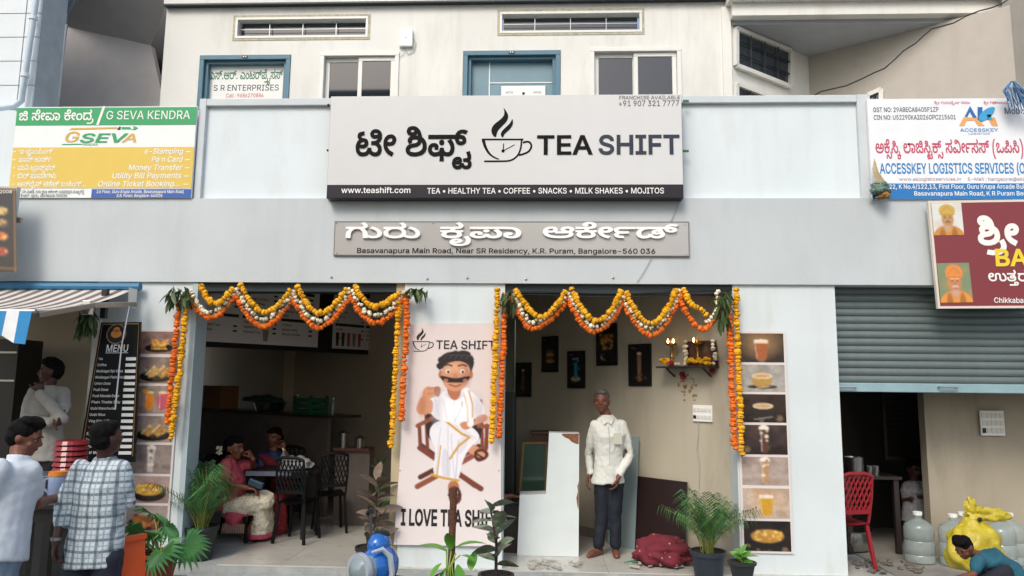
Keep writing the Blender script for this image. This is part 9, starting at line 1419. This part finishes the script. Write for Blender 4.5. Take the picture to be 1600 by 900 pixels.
# hanging price boards
HP = V((*(P(300, 500, 1.2)).xy, 0)); HZ = 37
def hb_(x, y): return Q(x, y, HP, HZ)
t = thing('ceiling_header', 'black header hanging from the ceiling of the left room', 'header', hb_(460, 560)); hv = [hb_(296, 440), hb_(622, 450), hb_(622, 560), hb_(296, 540)]; hv[0].z = hv[1].z = 3.1; hv[2].z = hv[3].z = (hb_(300, 536).z + hb_(612, 560).z) / 2; part('panel', MB().use(M_black).slab(hv, (.05, -.03, 0)), t)
hn = V((math.cos(rad(HZ)), -math.sin(rad(HZ)), 0)); M_mp = mat('price_board', '#dcd9dc', .4, var=.04)
def price(label, x0, x1, cols, seed, cups=0):
    zb, ztt = hv[2].z + .06, hv[2].z + .78; a, b = hb_(x0, 500), hb_(x1, 500); uu_ = (b - a); W_ = uu_.xy.length; uu_ = V((uu_.x, uu_.y, 0)) / W_
    t = thing('price_board', label, 'menu board', V((a.x, a.y, zb))); o_ = V((a.x, a.y, 0)) + hn * .06
    part('panel', MB().use(M_mp).slab([o_ + V((0, 0, zb)), o_ + uu_ * W_ + V((0, 0, zb)), o_ + uu_ * W_ + V((0, 0, ztt)), o_ + V((0, 0, ztt))], hn * .01), t)
    m = MB().use(M_ink); g = random.Random(seed); q = lambda u, v: o_ + hn * .013 + uu_ * (u * W_) + V((0, 0, zb + (ztt - zb) * v))
    def rc(u0, v0, u1, v1): m.add([q(u0, v0), q(u1, v0), q(u1, v1), q(u0, v1)], [(0, 1, 2, 3)])
    names = ['Coffee', 'Black Coffee', 'Strong Coffee', 'Special Coffee', 'Tea', 'Lemon Tea', 'Masala Tea', 'Milk', 'Badam Milk', 'Hot Milk', 'Ginger Tea']
    for c_ in range(cols):
        u0 = .03 + c_ * .95 / cols; u1 = u0 + .95 / cols - .03
        for hv_ in (.9, .42): rc(u0, hv_, u1, hv_ + .05)
        for v in (.82, .74, .66, .58, .5, .34, .26, .18):
            if g.random() < .12: continue
            s = g.choice(names); letters(m, s, q(u0 + .01, v), W_ * .0135 * len(s), .028, U=uu_, V=(0, 0, 1), N=hn, bold=10); rc(u1 - .04, v, u1 - .01, v + .03)
    part('lettering', m, t)
    for k in range(cups): cc = [('#3a2620', '#7a4a3c'), ('#4a4640', '#8a8478'), ('#b0505c', '#c07a80'), ('#8a8478', '#a09a88'), ('#b08a3a', '#c8a050')][(k + (3 if cups == 1 else 0)) % 5]; u = (.05 + k * .085) if cups > 1 else .52; part('cup_print', MB().use(mat('cup_print_' + cc[0][1:3], cc[0], .5)).add([q(u, .05), q(u + .035, .05), q(u + .045, .3), q(u - .01, .3)], [(0, 1, 2, 3)]), t)
price('long grey price board hanging behind the left marigold swags', 301, 493, 3, 1, 1); price('shorter grey price board with a row of pictured drinks, right of the long one', 516, 613, 2, 2, 5)
# ---- left stall
tz0 = P(60, 776, -2.0).z; a, b = P(-60, 776, -2.2), P(107, 782, -2.2); t = thing('stall_table', 'high black table with a jug where the two customers stand', 'table', ((a.x + b.x) / 2, -2, 0))
part('top', MB().use(M_black).box((a.x, -2.3, tz0 - .035), (b.x, -1.6, tz0)), t, bevel=.004); part('apron', MB().use(M_black).box((a.x + .04, -2.26, tz0 - .12), (b.x - .03, -1.64, tz0 - .036)), t)
for x in (b.x - .08, a.x + .1):
    for y_ in (-2.25, -1.66): part('leg', MB().use(M_black).bar((x, y_, 0), (x, y_, tz0 - .12), .05), t)
p = V((P(88, 775, -2.05).x, -2.05, tz0)); t = thing('water_jug', 'translucent plastic jug with an orange lid on the black stall table', 'jug', p); part('body', MB().use(mat('jug_plastic', '#8e9fc0', .2, alpha=.8, var=.1)).lathe([(.045, 0), (.052, .01), (.056, .14), (.05, .15), (.001, .15)], p, 18), t, smooth=50); part('lid', MB().use(mat('orange_lid', '#d9822e', .4)).lathe([(.058, .148), (.058, .175), (.02, .18), (.001, .18)], p, 18), t, smooth=50); part('handle', MB().use(mat('jug_plastic', '#fff')).tube([p + V((-.05, 0, .13)), p + V((-.085, 0, .12)), p + V((-.09, 0, .06)), p + V((-.052, 0, .03))], .008, 8), t, smooth=True)
y_ = -.6; p = V((P(110, 720, y_).x, y_, P(110, 735, y_).z)); zt2 = P(110, 686, y_).z; t = thing('crate_stack', 'stack of red plastic stools behind the jug at the left stall', 'stools', p)
z = P(110, 735, y_).z
while z < zt2: part('stool', MB().use(mat('red_clear_plastic', '#8f2328', .25, alpha=.85)).lathe([(.14, 0), (.125, .03), (.11, .035), (.001, .04)], V((p.x, p.y, z)), 20), t); z += .045
a, b = P(-80, 738, -.6), P(145, 737, -.6); t = thing('stall_counter', 'dark serving counter of the left stall in front of the standing man', 'counter', ((a.x + b.x) / 2, -.6, 0)); part('top', MB().use(mat('grey_top', '#5c6268', .3)).box((a.x, -.75, a.z - .03), (b.x, -.4, a.z)), t, bevel=.004); part('front', MB().use(M_black).box((a.x, -.7, .06), (b.x - .22, -.45, a.z - .031)), t)
a, b = P(-40, 600, .9), P(30, 530, .9); t = thing('dark_rack', 'dark glass fronted rack at the far left edge of the stall', 'rack', (a.x, .9, 0)); part('body', MB().use(M_black).box((a.x - .3, .9, .06), (b.x, 1.3, b.z)), t); [part('rail', MB().use(M_alu).box((a.x - .3, .88, P(0, yy, .9).z), (b.x, .899, P(0, yy, .9).z + .02)), t) for yy in (552, 596)]
# awning
wa = P(213, 452, -.06); fb = P(50, 486, -1.25); m = mat('stripe_canvas_shaded', '#c9c2ba', .85, var=.06); n = m.node_tree; bs = n.nodes['Principled BSDF']; src = bs.inputs['Base Color'].links[0].from_socket  # canvas stripes coloured grey: underside shade painted over the blue and white
tc = n.nodes.new('ShaderNodeTexCoord'); sp = n.nodes.new('ShaderNodeSeparateXYZ'); n.links.new(tc.outputs['Object'], sp.inputs[0]); ma = n.nodes.new('ShaderNodeMath'); ma.operation = 'MULTIPLY_ADD'; ma.inputs[1].default_value = 1 / .13; ma.inputs[2].default_value = 50; n.links.new(sp.outputs['X'], ma.inputs[0]); fr = n.nodes.new('ShaderNodeMath'); fr.operation = 'FRACT'; n.links.new(ma.outputs[0], fr.inputs[0]); ls = n.nodes.new('ShaderNodeMath'); ls.operation = 'LESS_THAN'; ls.inputs[1].default_value = .5; n.links.new(fr.outputs[0], ls.inputs[0]); mx = n.nodes.new('ShaderNodeMix'); mx.data_type = 'RGBA'; n.links.new(ls.outputs[0], mx.inputs[0]); n.links.new(src, mx.inputs[6]); mx.inputs[7].default_value = (*C('#6a625e'), 1); n.links.new(mx.outputs[2], bs.inputs['Base Color'])
t = thing('awning', 'blue and white striped awning folding out at the upper left', 'awning', fb); part('canvas', MB().use(m).grid(lambda u, v: (wa.lerp(fb, v) + V((-3 * u, 0, -.05 * math.sin(math.pi * v)))), 12, 8), t, smooth=True)
for k in range(12):
    x0 = fb.x - .105 * k; part('valance_stripe', MB().use(mat('valance_blue', '#2f83b8', .85) if k % 2 == 0 else mat('valance_white', '#dfe2e2', .85)).slab([V((x0, fb.y, fb.z)), V((x0 - .105, fb.y, fb.z)), V((x0 - .105, fb.y - .03, fb.z - (.2 if k % 2 else .26))), V((x0, fb.y - .03, fb.z - (.26 if k % 2 else .2)) if k else V((x0 - .01, fb.y - .03, fb.z - .27)))], (0, .004, 0)), t)
part('front_bar', MB().use(M_alu).tube([fb + V((.02, .02, 0)), fb + V((-3, .02, 0))], .02, 8), t); part('wall_roller', MB().use(mat('roller_blue', '#2e6f94', .5)).tube([wa + V((.05, -.02, .02)), wa + V((-3, -.02, .02))], .04, 10), t)
e0, e1, e2 = P(212, 476, -.2), P(146, 477, -.6), P(60, 492, -1.2); part('arm', MB().use(M_alu).bar(e0, e1, .04, .05), t, bevel=.004); part('arm', MB().use(M_alu).bar(e1, e2, .035, .045), t, bevel=.004); part('knuckle', MB().use(M_silver).box(P(200, 480, -.26), P(214, 452, -.12)), t, bevel=.01); part('knuckle', MB().use(M_silver).box(P(126, 492, -.62), P(148, 470, -.56)), t, bevel=.008); part('crank_rod', MB().use(M_alu).tube([P(202, 478, -.28), P(190, 540, -.4), P(180, 640, -.55)], .007, 6), t)
part('lamp_box', MB().use(M_black).box(P(155, 497, -.3), P(172, 452, -.25)), t, bevel=.004)
# ---- right shop: rolling shutter
t = thing('rolling_shutter', 'grey green rolling shutter half lowered over the right shop', 'shutter', (xC1, .15, 1.76)); M_sh = mat('shutter_grey', '#657171', .5, metal=.2, var=.1, dirt='#55605f', dirt_s=3)
zr = P(1320, 612, .14).z; zr1 = P(1320, 598, .14).z; sm = MB().use(M_sh); L_ = 6 - xC1; sm.add([(x, yy, zz) for x in (0, L_) for yy, zz in ((0, 0), (-.012, .012), (-.014, .04), (-.004, .062), (.004, .07))], [(i, i + 5, i + 6, i + 1) for i in range(4)]); sme2 = sm.mesh('slat', smooth=60)
z = zr1
while z < ZB - .01: inst('slat', sme2, (xC1 + .002, .15, z), None, t); z += .0705
part('bottom_rail', MB().use(mat('rail_blue', '#8aa7ae', .5)).box((xC1 + .002, .12, zr), (6, .17, zr1)), t, bevel=.006); part('gap_shadow_backing', MB().use(M_sh).box((xC1 + .002, .16, zr1), (6, .165, ZB)), t)
for px in (1480, 1322): p = P(px, 605, .11); part('handle', MB().use(M_alu).tube([p + V((-.08, .01, 0)), p + V((-.08, -.03, 0)), p + V((.08, -.03, 0)), p + V((.08, .01, 0))], .009, 8), t)
switchboard(P(1549, 661, .815), V((1, .02, 0)), V((0, -1, 0)), .24, .25, 'large white switchboard on the right shop wall', 3)
M_jar = mat('jar_plastic', '#a9b6b2', .12, var=.1, alpha=.5, spec=.8)
def jar(label, p):
    t = thing('water_jar', label, 'water jar', p, 'large clear plastic water jars'); pr = [(.12, 0), (.135, .01), (.135, .07), (.128, .08), (.135, .09), (.135, .2), (.128, .21), (.135, .22), (.135, .32), (.12, .36), (.06, .4), (.035, .41), (.035, .46)]; part('body', MB().use(M_jar).lathe(pr, p, 26), t, smooth=True); part('neck_ring', MB().use(M_wht).lathe([(.038, .44), (.042, .45), (.042, .475), (.03, .476), (.001, .476)], p, 16), t)
jar('clear water jar standing alone by the dark inner doorway', ground(1438, 878)); yb = .5
for k, (px, lb) in enumerate(((1492, 'clear water jar just behind the left side of the yellow bag'), (1518, 'clear water jar directly behind the knot of the yellow bag'), (1564, 'clear water jar to the right of the yellow bag'), (1592, 'clear water jar cut off by the right edge of the view'))): jar(lb, V((P(px, 860, yb).x, yb + .12 * (k % 2), FL)))
p = ground(1348, 868); t = thing('cooking_pot', 'big steel cooking pot behind the legs of the red chair', 'pot', p); part('bowl', MB().use(M_silver).lathe([(.12, 0), (.16, .02), (.18, .1), (.175, .2), (.19, .21), (.001, .2)], p + V((0, .25, 0)), 26), t, smooth=50); part('rim', MB().use(M_silver).lathe([(.192, .2), (.2, .208), (.192, .216)], p + V((0, .25, 0)), 26), t)
a, b = P(1320, 742, 1.0), P(1402, 742, 1.0); t = thing('shop_table', 'dark table with steel tumblers in the gloom behind the red chair', 'table', ((a.x + b.x) / 2, 1.1, FL)); part('top', MB().use(M_dark).box((a.x - .1, .9, a.z - .03), (b.x, 1.4, a.z)), t)
for x in (a.x, b.x - .05): part('leg', MB().use(M_dark).bar((x, .95, FL), (x, .95, a.z - .03), .05), t)
for px, r_, h_, lb in ((1338, .1, .18, 'steel pot on the dark table behind the red chair'), (1362, .035, .09, 'left steel tumbler on the dark table'), (1372, .035, .09, 'right steel tumbler on the dark table')): p = V((P(px, 740, 1.0).x, 1.05, a.z + .001)); solo('vessel', MB().use(M_silver).lathe([(r_ * .9, 0), (r_, h_), (r_ * .93, h_), (r_ * .8, .01), (.001, .01)], p, 16), lb, 'vessel', smooth=30)
# yellow bag
M_yb = mat('yellow_bag', '#b9a72a', .4, var=.2, scale=9, bump=1., bscale=22); y_ = -.62; p = P(1526, 896, y_); t = thing('plastic_bag', 'big knotted yellow plastic bag behind the crouching child', 'bag', (p.x, y_, p.z))
part('sack', lump(P(1524, 862, y_), (.215, .18, .25), 12, M_yb, 60, 44, amp=.13), t, smooth=80); k_ = P(1527, 823, y_); part('knot', lump(k_ + V((0, 0, -.01)), (.06, .05, .045), 2, M_yb), t, smooth=80)
part('tail', lump(P(1541, 806, y_), (.16, .05, .07), 7, M_yb, 40, 26, amp=.3), t, smooth=80); part('ear', lump(P(1517, 795, y_), (.045, .03, .09), 21, M_yb, amp=.3), t, smooth=80); part('print', MB().use(M_ink).ell(P(1531, 812, y_ - .07), (.02, .004, .02), 10, 6), t)
g = random.Random(4); mb = MB().use(mat('scrap_dark', '#6a655c', .8, var=.4))
for k in range(40): q = ground(1335 + g.random() * 110, 876 + g.random() * 20); mb.ell(q + V((0, 0, .01)), (g.uniform(.01, .05), g.uniform(.01, .04), .008 + .0003 * k), 7, 4)
solo('floor_litter', mb, 'small scraps and litter on the floor of the right shop', 'debris', kind='stuff')
# hanging bundles
c = P(1375, 296, -.12); t = thing('hanging_bundle', 'mesh wrapped bundle hanging at the left corner of the logistics board', 'bundle', c + V((0, 0, -.1))); part('mesh_ball', lump(c, (.085, .07, .075), 6, wov('blue_green_mesh', '#2c5a58', '#8a9a84', 60), amp=.3), t, smooth=80); part('dry_leaves', lump(c + V((.02, -.02, -.07)), (.05, .05, .04), 9, mat('dry_leaf', '#8a6a34', .8, var=.4), amp=.4), t, smooth=80)
for k in range(9): part('string', MB().use(mat('jute', '#b5a888', .9)).tube([c + V((-.05 + .01 * k, -.05, .05)), c + V((-.07 + .006 * k, -.03, .16)), c + V((-.06 + .003 * k, 0, .2 + .012 * k))], .004, 4), t)
c = P(1582, 128, -.2); t = thing('blue_tassel', 'bunch of blue and white plastic strands over the logistics board corner', 'tassel', c)
for k in range(60): a_ = random.uniform(-1, 1); part('strand', MB().use(mat('strand_blue', '#4f7ba8', .6, rndv=.3) if k % 3 else mat('strand_pale', '#9fb3c6', .6)).tube([c + V((a_ * .02, random.uniform(-.02, .02), 0)), c + V((a_ * .08, random.uniform(-.04, .04), -.07)), c + V((a_ * .1 + .05, random.uniform(-.04, .04), random.uniform(-.3, -.12)))], .005, 4), t)

# ================================================================ PLANTS
def pot(t, p, r, h, m, rim=.012):
    part('pot', MB().use(m).lathe([(r * .72, 0), (r, h * .88), (r + rim, h * .88), (r + rim, h), (r - .004, h), (r - .01, h * .9), (.001, h * .9)], p, 24), t, smooth=40); part('soil', MB().use(mat('soil', '#2c2118', .95, var=.3)).lathe([(r * .95, h * .93), (.001, h * .94)], p, 16), t)
M_pg = mat('palm_green', '#447238', .45, var=.3, scale=6, rndv=.45, spec=.4); M_pp = mat('palm_bright', '#4f8a4c', .45, var=.25, scale=6, rndv=.25); M_st = mat('palm_stem', '#7f8a3c', .5, var=.2); M_potb = mat('black_pot', '#26282b', .5, var=.1); M_terra = mat('terracotta', '#96452f', .7, var=.12)
def frond(seed, L_=.6, n=15, m=M_pg):
    g = random.Random(seed); q = MB(); q.use(M_st); pts = [V((L_ * math.sin(1.2 * t_) * (.1 + t_ * .42), 0, L_ * (1.35 * t_ - .45 * t_ * t_))) for t_ in np.linspace(0, 1, 9)]; q.tube(pts, [.006 * (1 - .8 * i / 8) + .001 for i in range(9)], 5); q.use(m)
    for i in range(n):
        t_ = .3 + .7 * i / (n - 1); k = t_ * 8; a_ = pts[int(min(k, 7))].lerp(pts[int(min(k, 7)) + 1], k - int(min(k, 7))); d = (pts[int(min(k, 7)) + 1] - pts[int(min(k, 7))]).normalized()
        for sg in (-1, 1):
            l = (.2 + .07 * math.sin(math.pi * min(1, t_))) * g.uniform(.8, 1.15) * L_ / .6; o_ = (d * .55 + V((0, sg * .8, .1))).normalized(); w_ = d.cross(o_).normalized().cross(o_) * .006; tip = a_ + o_ * l + V((0, 0, -.6 * l)); md = a_ + o_ * l * .5 + V((0, 0, .02 * l)); q.add([a_, md + w_, tip, md - w_], [(0, 1, 3), (1, 2, 3)])
    return q.mesh('frond')
FR = [frond(i, .6, 13, M_pp if i == 3 else M_pg) for i in range(4)]
def areca(label, p, r, h, n, hh, pm=M_potb):
    t = thing('potted_palm', label, 'plant', p); pot(t, p, r, h, pm)
    for k in range(n): a_ = random.uniform(0, 6.28); q = p + V((math.cos(a_) * r * .4 * random.random(), math.sin(a_) * r * .4, h * .9)); inst('frond', FR[k % 4], q, Matrix.Rotation(a_, 3, 'Z') @ Matrix.Rotation(random.uniform(-.4, .3), 3, 'Y'), t, scale=hh * random.uniform(.6, 1.08))
    return t
areca('areca palm in a square black pot at the left corner of the left doorway', V((P(309, 874, .12).x, .16, FL)), .15, .3, 48, .9)
areca('areca palm in a dark blue pot beside the maroon bundle', V((P(1108, 893, -.18).x, -.16, FL - .07)), .15, .3, 40, .82, mat('blue_pot', '#27303a', .45))
def fanleaf(seed):
    g = random.Random(seed); q = MB().use(M_pp); n = 20
    for i in range(n):
        a_ = rad(-125 + 250 * i / (n - 1)); l = .24 * (1 - .12 * abs(a_) / 2.2) * g.uniform(.93, 1.05); d = V((math.cos(a_), math.sin(a_), 0)); s_ = V((-d.y, d.x, 0)); dr_ = -.06 * g.uniform(.5, 1.6)
        q.add([V((0, 0, 0)), d * l * .6 + s_ * .02 + V((0, 0, .01)), d * l * .6 + V((0, 0, -.006)), d * l * .6 - s_ * .02 + V((0, 0, .01)), d * l + V((0, 0, dr_))], [(0, 3, 2), (0, 2, 1), (1, 2, 4), (2, 3, 4)])
    return q.mesh('leaf')
FN = [fanleaf(i) for i in range(2)]
y_ = -1.5; p = V((P(246, 895, y_).x, y_, .36)); t = thing('fan_palm', 'young fan palm with pleated leaves in a terracotta pot', 'plant', p); pot(t, p, .14, .2, M_terra, .02)
part('stand', MB().use(M_conc).box((p.x - .15, y_ - .15, .06), (p.x + .15, y_ + .15, .36)), t)
for px, py, dy, az, ti in ((258, 822, .05, 60, 50), (288, 850, -.12, -20, 60), (226, 830, -.1, 150, 45), (208, 852, -.05, 190, 55), (252, 862, -.2, -80, 70), (240, 806, .1, 110, 25)):
    h_ = P(px, py, y_ + dy); s0 = p + V((0, 0, .18)); part('stalk', MB().use(M_st).tube([s0, s0.lerp(h_, .5) + V((0, 0, .05)), h_], .005, 5), t); inst('leaf', FN[px % 2], h_, Matrix.Rotation(rad(az), 3, 'Z') @ Matrix.Rotation(rad(ti * .55), 3, 'Y') @ Matrix.Rotation(rad(35), 3, 'X'), t, scale=.82)
def leafy(label, p, top, n, mesh_, scale, stemm, potr=None, poth=.25, pm=M_potb, name='potted_plant', lean=.02, tilt=(10, 70)):
    t = thing(name, label, 'plant', p)
    if potr: pot(t, p, potr, poth, pm)
    s0 = p + V((0, 0, poth * .9 if potr else 0)); s1 = V((top.x, top.y, top.z)); part('stem', MB().use(stemm).tube([s0, s0.lerp(s1, .5) + V((lean, 0, 0)), s1], [.011, .009, .005], 7), t)
    for k in range(n): u = .18 + .82 * k / (n - 1); q = s0.lerp(s1, u) + V((lean * math.sin(math.pi * u), 0, 0)); inst('leaf', mesh_, q, Matrix.Rotation(k * 2.4 + random.uniform(-.3, .3), 3, 'Z') @ Matrix.Rotation(-rad(random.uniform(*tilt)) * (.3 + .7 * u), 3, 'Y') @ Matrix.Rotation(random.uniform(-1, 1), 3, 'X'), t, scale=scale * random.uniform(.75, 1.1))
    return t
M_brz = mat('bronze_leaf', '#7a6a5c', .4, var=.4, scale=9, rndv=.3, dirt='#a08c70', dirt_s=9); M_var = mat('variegated_leaf', '#6f7f66', .4, var=.2, rndv=.2, dirt='#d8d0bc', dirt_s=16); M_pth = mat('bright_leaf', '#5f9a34', .4, var=.15, rndv=.2); M_brown = mat('stem_brown', '#3c2c26', .7)
lf1 = leafmesh('leaf', .19, .075, M_brz, 6, .3); lf2 = leafmesh('leaf', .15, .075, M_var, 6, .2); lf3 = leafmesh('leaf', .16, .075, M_pth, 6, .35)
y_ = -.12; leafy('bronze leaved rubber plant in a black pot left of the pink banner', V((P(578, 895, y_).x, y_, FL - .06)), P(590, 752, y_), 20, lf1, 1.2, M_brown, .13, .26)
leafy('dim thin leaved plant behind the bronze rubber plant', V((P(588, 860, .5).x, .5, FL)), P(590, 720, .5), 16, mleaf, 1.1, M_dg, .11, .2)
y_ = -2.3; leafy('variegated pink and cream rubber plant in front of the right doorway', V((P(775, 900, y_).x, y_, .45)), P(766, 792, y_), 17, lf2, 1.1, M_brown, .1, .2, name='variegated_plant')
part('stand', MB().use(M_conc).box((P(775, 900, y_).x - .12, y_ - .12, .06), (P(775, 900, y_).x + .12, y_ + .12, .45)), bpy.data.objects['variegated_plant'])
y_ = -2.5; pp_ = V((P(704, 900, y_).x, y_, .42)); t = thing('climbing_plant', 'bright green climber on a brown moss pole in front of the banner', 'plant', pp_); pot(t, pp_, .13, .2, M_potb); part('stand', MB().use(M_conc).box((pp_.x - .13, y_ - .13, .06), (pp_.x + .13, y_ + .13, .42)), t)
part('moss_pole', MB().use(mat('moss_pole', '#5e3c2a', .95, var=.35, scale=30, bump=1., bscale=60)).tube([pp_ + V((0, 0, .15)), P(709, 762, y_)], .021, 12), t)
for px, py, az, ti, s_ in ((704, 860, -95, -70, .9), (712, 856, 10, -25, 1.1), (698, 862, 165, -25, 1.15), (715, 882, -60, 55, .95), (700, 885, 200, 50, .95), (694, 894, 150, 20, .8), (735, 892, 80, -60, .8), (720, 868, -30, -10, .6), (690, 880, 215, 30, .7)): inst('leaf', lf3, P(px, py, y_ - .03), Matrix.Rotation(rad(az), 3, 'Z') @ Matrix.Rotation(rad(ti), 3, 'Y'), t, scale=s_)
for k in range(4): part('vine', MB().use(mat('vine', '#8aa24a', .5)).tube([pp_ + V((-.03 + .02 * k, -.03, .18)), pp_ + V((.01 * (k - 2), -.035, .28 + .02 * k)), P(698 + 7 * k, 858 + 3 * k, y_ - .02)], .005, 5), t)
y_ = -1.6; leafy('small dark leafy plant beside the orange chair', V((P(196, 905, y_).x, y_, .3)), P(192, 868, y_), 16, lf1 if 0 else leafmesh('leaf', .15, .05, mat('dark_green_leaf', '#24401f', .4, var=.3), 6, .3), .85, M_dg, .1, .16); leafy('small yellow green plant in front of the right palm', V((P(1160, 905, -.9).x, -.9, .3)), P(1156, 868, -.9), 9, lf3, .7, M_dg, .1, .14)
# ---- orange chair back and scooter
M_orc = mat('orange_plastic', '#d9591f', .35, var=.05); p = V((P(222, 870, -2.5).x, -2.5, 0)); t = thing('orange_chair', 'orange plastic chair seen edge on in front of the fan palm', 'chair', p)
bm_ = MB().use(M_orc); bm_.grid(lambda u, v: V((-.2 + .4 * u, .2 + .05 * v + .03 * math.cos(3.14 * (u - .5)), .44 + .44 * v)), 8, 6); bm_.grid(lambda u, v: V((.2 - .4 * u, .185 + .05 * v + .03 * math.cos(3.14 * (u - .5)), .44 + .44 * v)), 8, 6); bm_.bar((-.2, .24, .88), (.2, .24, .88), .05, .03)
for ch in (part('backrest', bm_, t), part('seat', MB().use(M_orc).obox((0, 0, .43), (.42, .42, .025)), t, bevel=.01), *[part('leg', MB().use(M_orc).bar((x * .18, y_ * .18, .42), (x * .22, y_ * .22, 0), .04), t) for x in (-1, 1) for y_ in (-1, 1)]):
    ch.data.transform(Matrix.Translation(p))
t.rotation_euler = (0, 0, rad(63)); zc_ = P(220, 845, -2.5).z; t.scale = (.8, .9, zc_ / .9)
c = P(588, 882, -3.3); f = V((-.3, -.95, 0)).normalized(); s_ = V((-f.y, f.x, 0)); RS = Matrix((s_, -f, V((0, 0, 1)))).transposed(); W = lambda x, y_, z: V((c.x, c.y, 0)) + s_ * x - f * y_ + V((0, 0, z)); hz = c.z
t = thing('scooter', 'blue scooter with a round headlamp parked at the bottom centre', 'scooter', (c.x, c.y, 0)); M_sb = mat('scooter_blue', '#1560b0', .2, var=.03, coat=.7); M_chr = mat('silver_paint', '#b4bcc2', .3, metal=.3, var=0); M_lens = mat('lamp_lens', '#7f8d90', .05, var=.1, spec=1.)
part('cowl', MB().use(M_sb).ell(W(0, .03, hz - .01), (.088, .12, .1), 26, 18, RS).ell(W(-.01, .04, hz + .085), (.055, .07, .06), 16, 10, RS), t, smooth=True); part('headlamp', MB().use(M_lens).lathe([(.001, .03), (.04, .024), (.066, .0), (.066, -.06)], W(-.035, -.11, hz - .01), 24, ax=f+s_*-.35), t, smooth=True); part('lamp_ring', MB().use(M_chr).lathe([(.068, -.04), (.084, -.02), (.08, .004), (.066, .004)], W(-.035, -.11, hz - .01), 28, ax=f+s_*-.35), t, smooth=60)
part('trim', MB().use(M_chr).tube([W(.02, -.085, hz + .075), W(.055, -.04, hz + .085), W(.085, -.02, hz + .05), W(.1, -.02, hz - .03), W(.085, -.04, hz - .09)], [.006, .012, .015, .014, .01], 8), t, smooth=True); part('dash', MB().use(M_black).ell(W(-.01, .06, hz + .13), (.04, .05, .025), 16, 10, RS), t, smooth=True)
part('handlebar', MB().use(M_black).tube([W(-.1, .12, hz - .09), W(.1, .12, hz - .09)], .017, 10), t, smooth=True)
m0 = P(590, 862, -3.22); part('mirror_stalk', MB().use(mat('stalk_grey', '#3c4248', .35)).tube([m0, P(585, 850, -3.22), P(580, 838, -3.22), P(579, 802, -3.22)], [.012, .008, .007, .007], 8), t, smooth=True); part('mirror', MB().use(M_black).ell(P(579, 800, -3.2), (.008, .045, .018), 14, 8, RS), t, smooth=True)
part('front_apron', MB().use(M_sb).slab([W(-.1, .06, hz - .1), W(.1, .06, hz - .1), W(.17, .1, .5), W(.12, .14, .3), W(-.12, .14, .3), W(-.17, .1, .5)], f * -.04), t, bevel=.012); part('mudguard', MB().use(M_sb).ell(W(0, .0, .36), (.07, .2, .1), 16, 10, RS), t, smooth=True)
for yy in (.0, 1.2): wh = part('wheel', MB().use(M_black).lathe([(.15, -.045), (.21, -.04), (.225, 0), (.21, .04), (.15, .045)], W(0, yy, .225), 26, ax=s_), t, smooth=50); part('rim', MB().use(M_alu).lathe([(.15, -.035), (.06, -.02), (.001, -.03)], W(0, yy, .225), 20, ax=s_).lathe([(.15, .035), (.06, .02), (.001, .03)], W(0, yy, .225), 20, ax=s_), wh)
part('floorboard', MB().use(M_black).obox(W(0, .38, .3), (.3, .5, .06), s_, -f), t, bevel=.01); part('rear_body', MB().use(M_sb).ell(W(0, .95, .42), (.15, .4, .17), 20, 12, RS), t, smooth=True); part('saddle', MB().use(M_black).ell(W(0, .9, .58), (.12, .34, .05), 20, 10, RS), t, smooth=True)
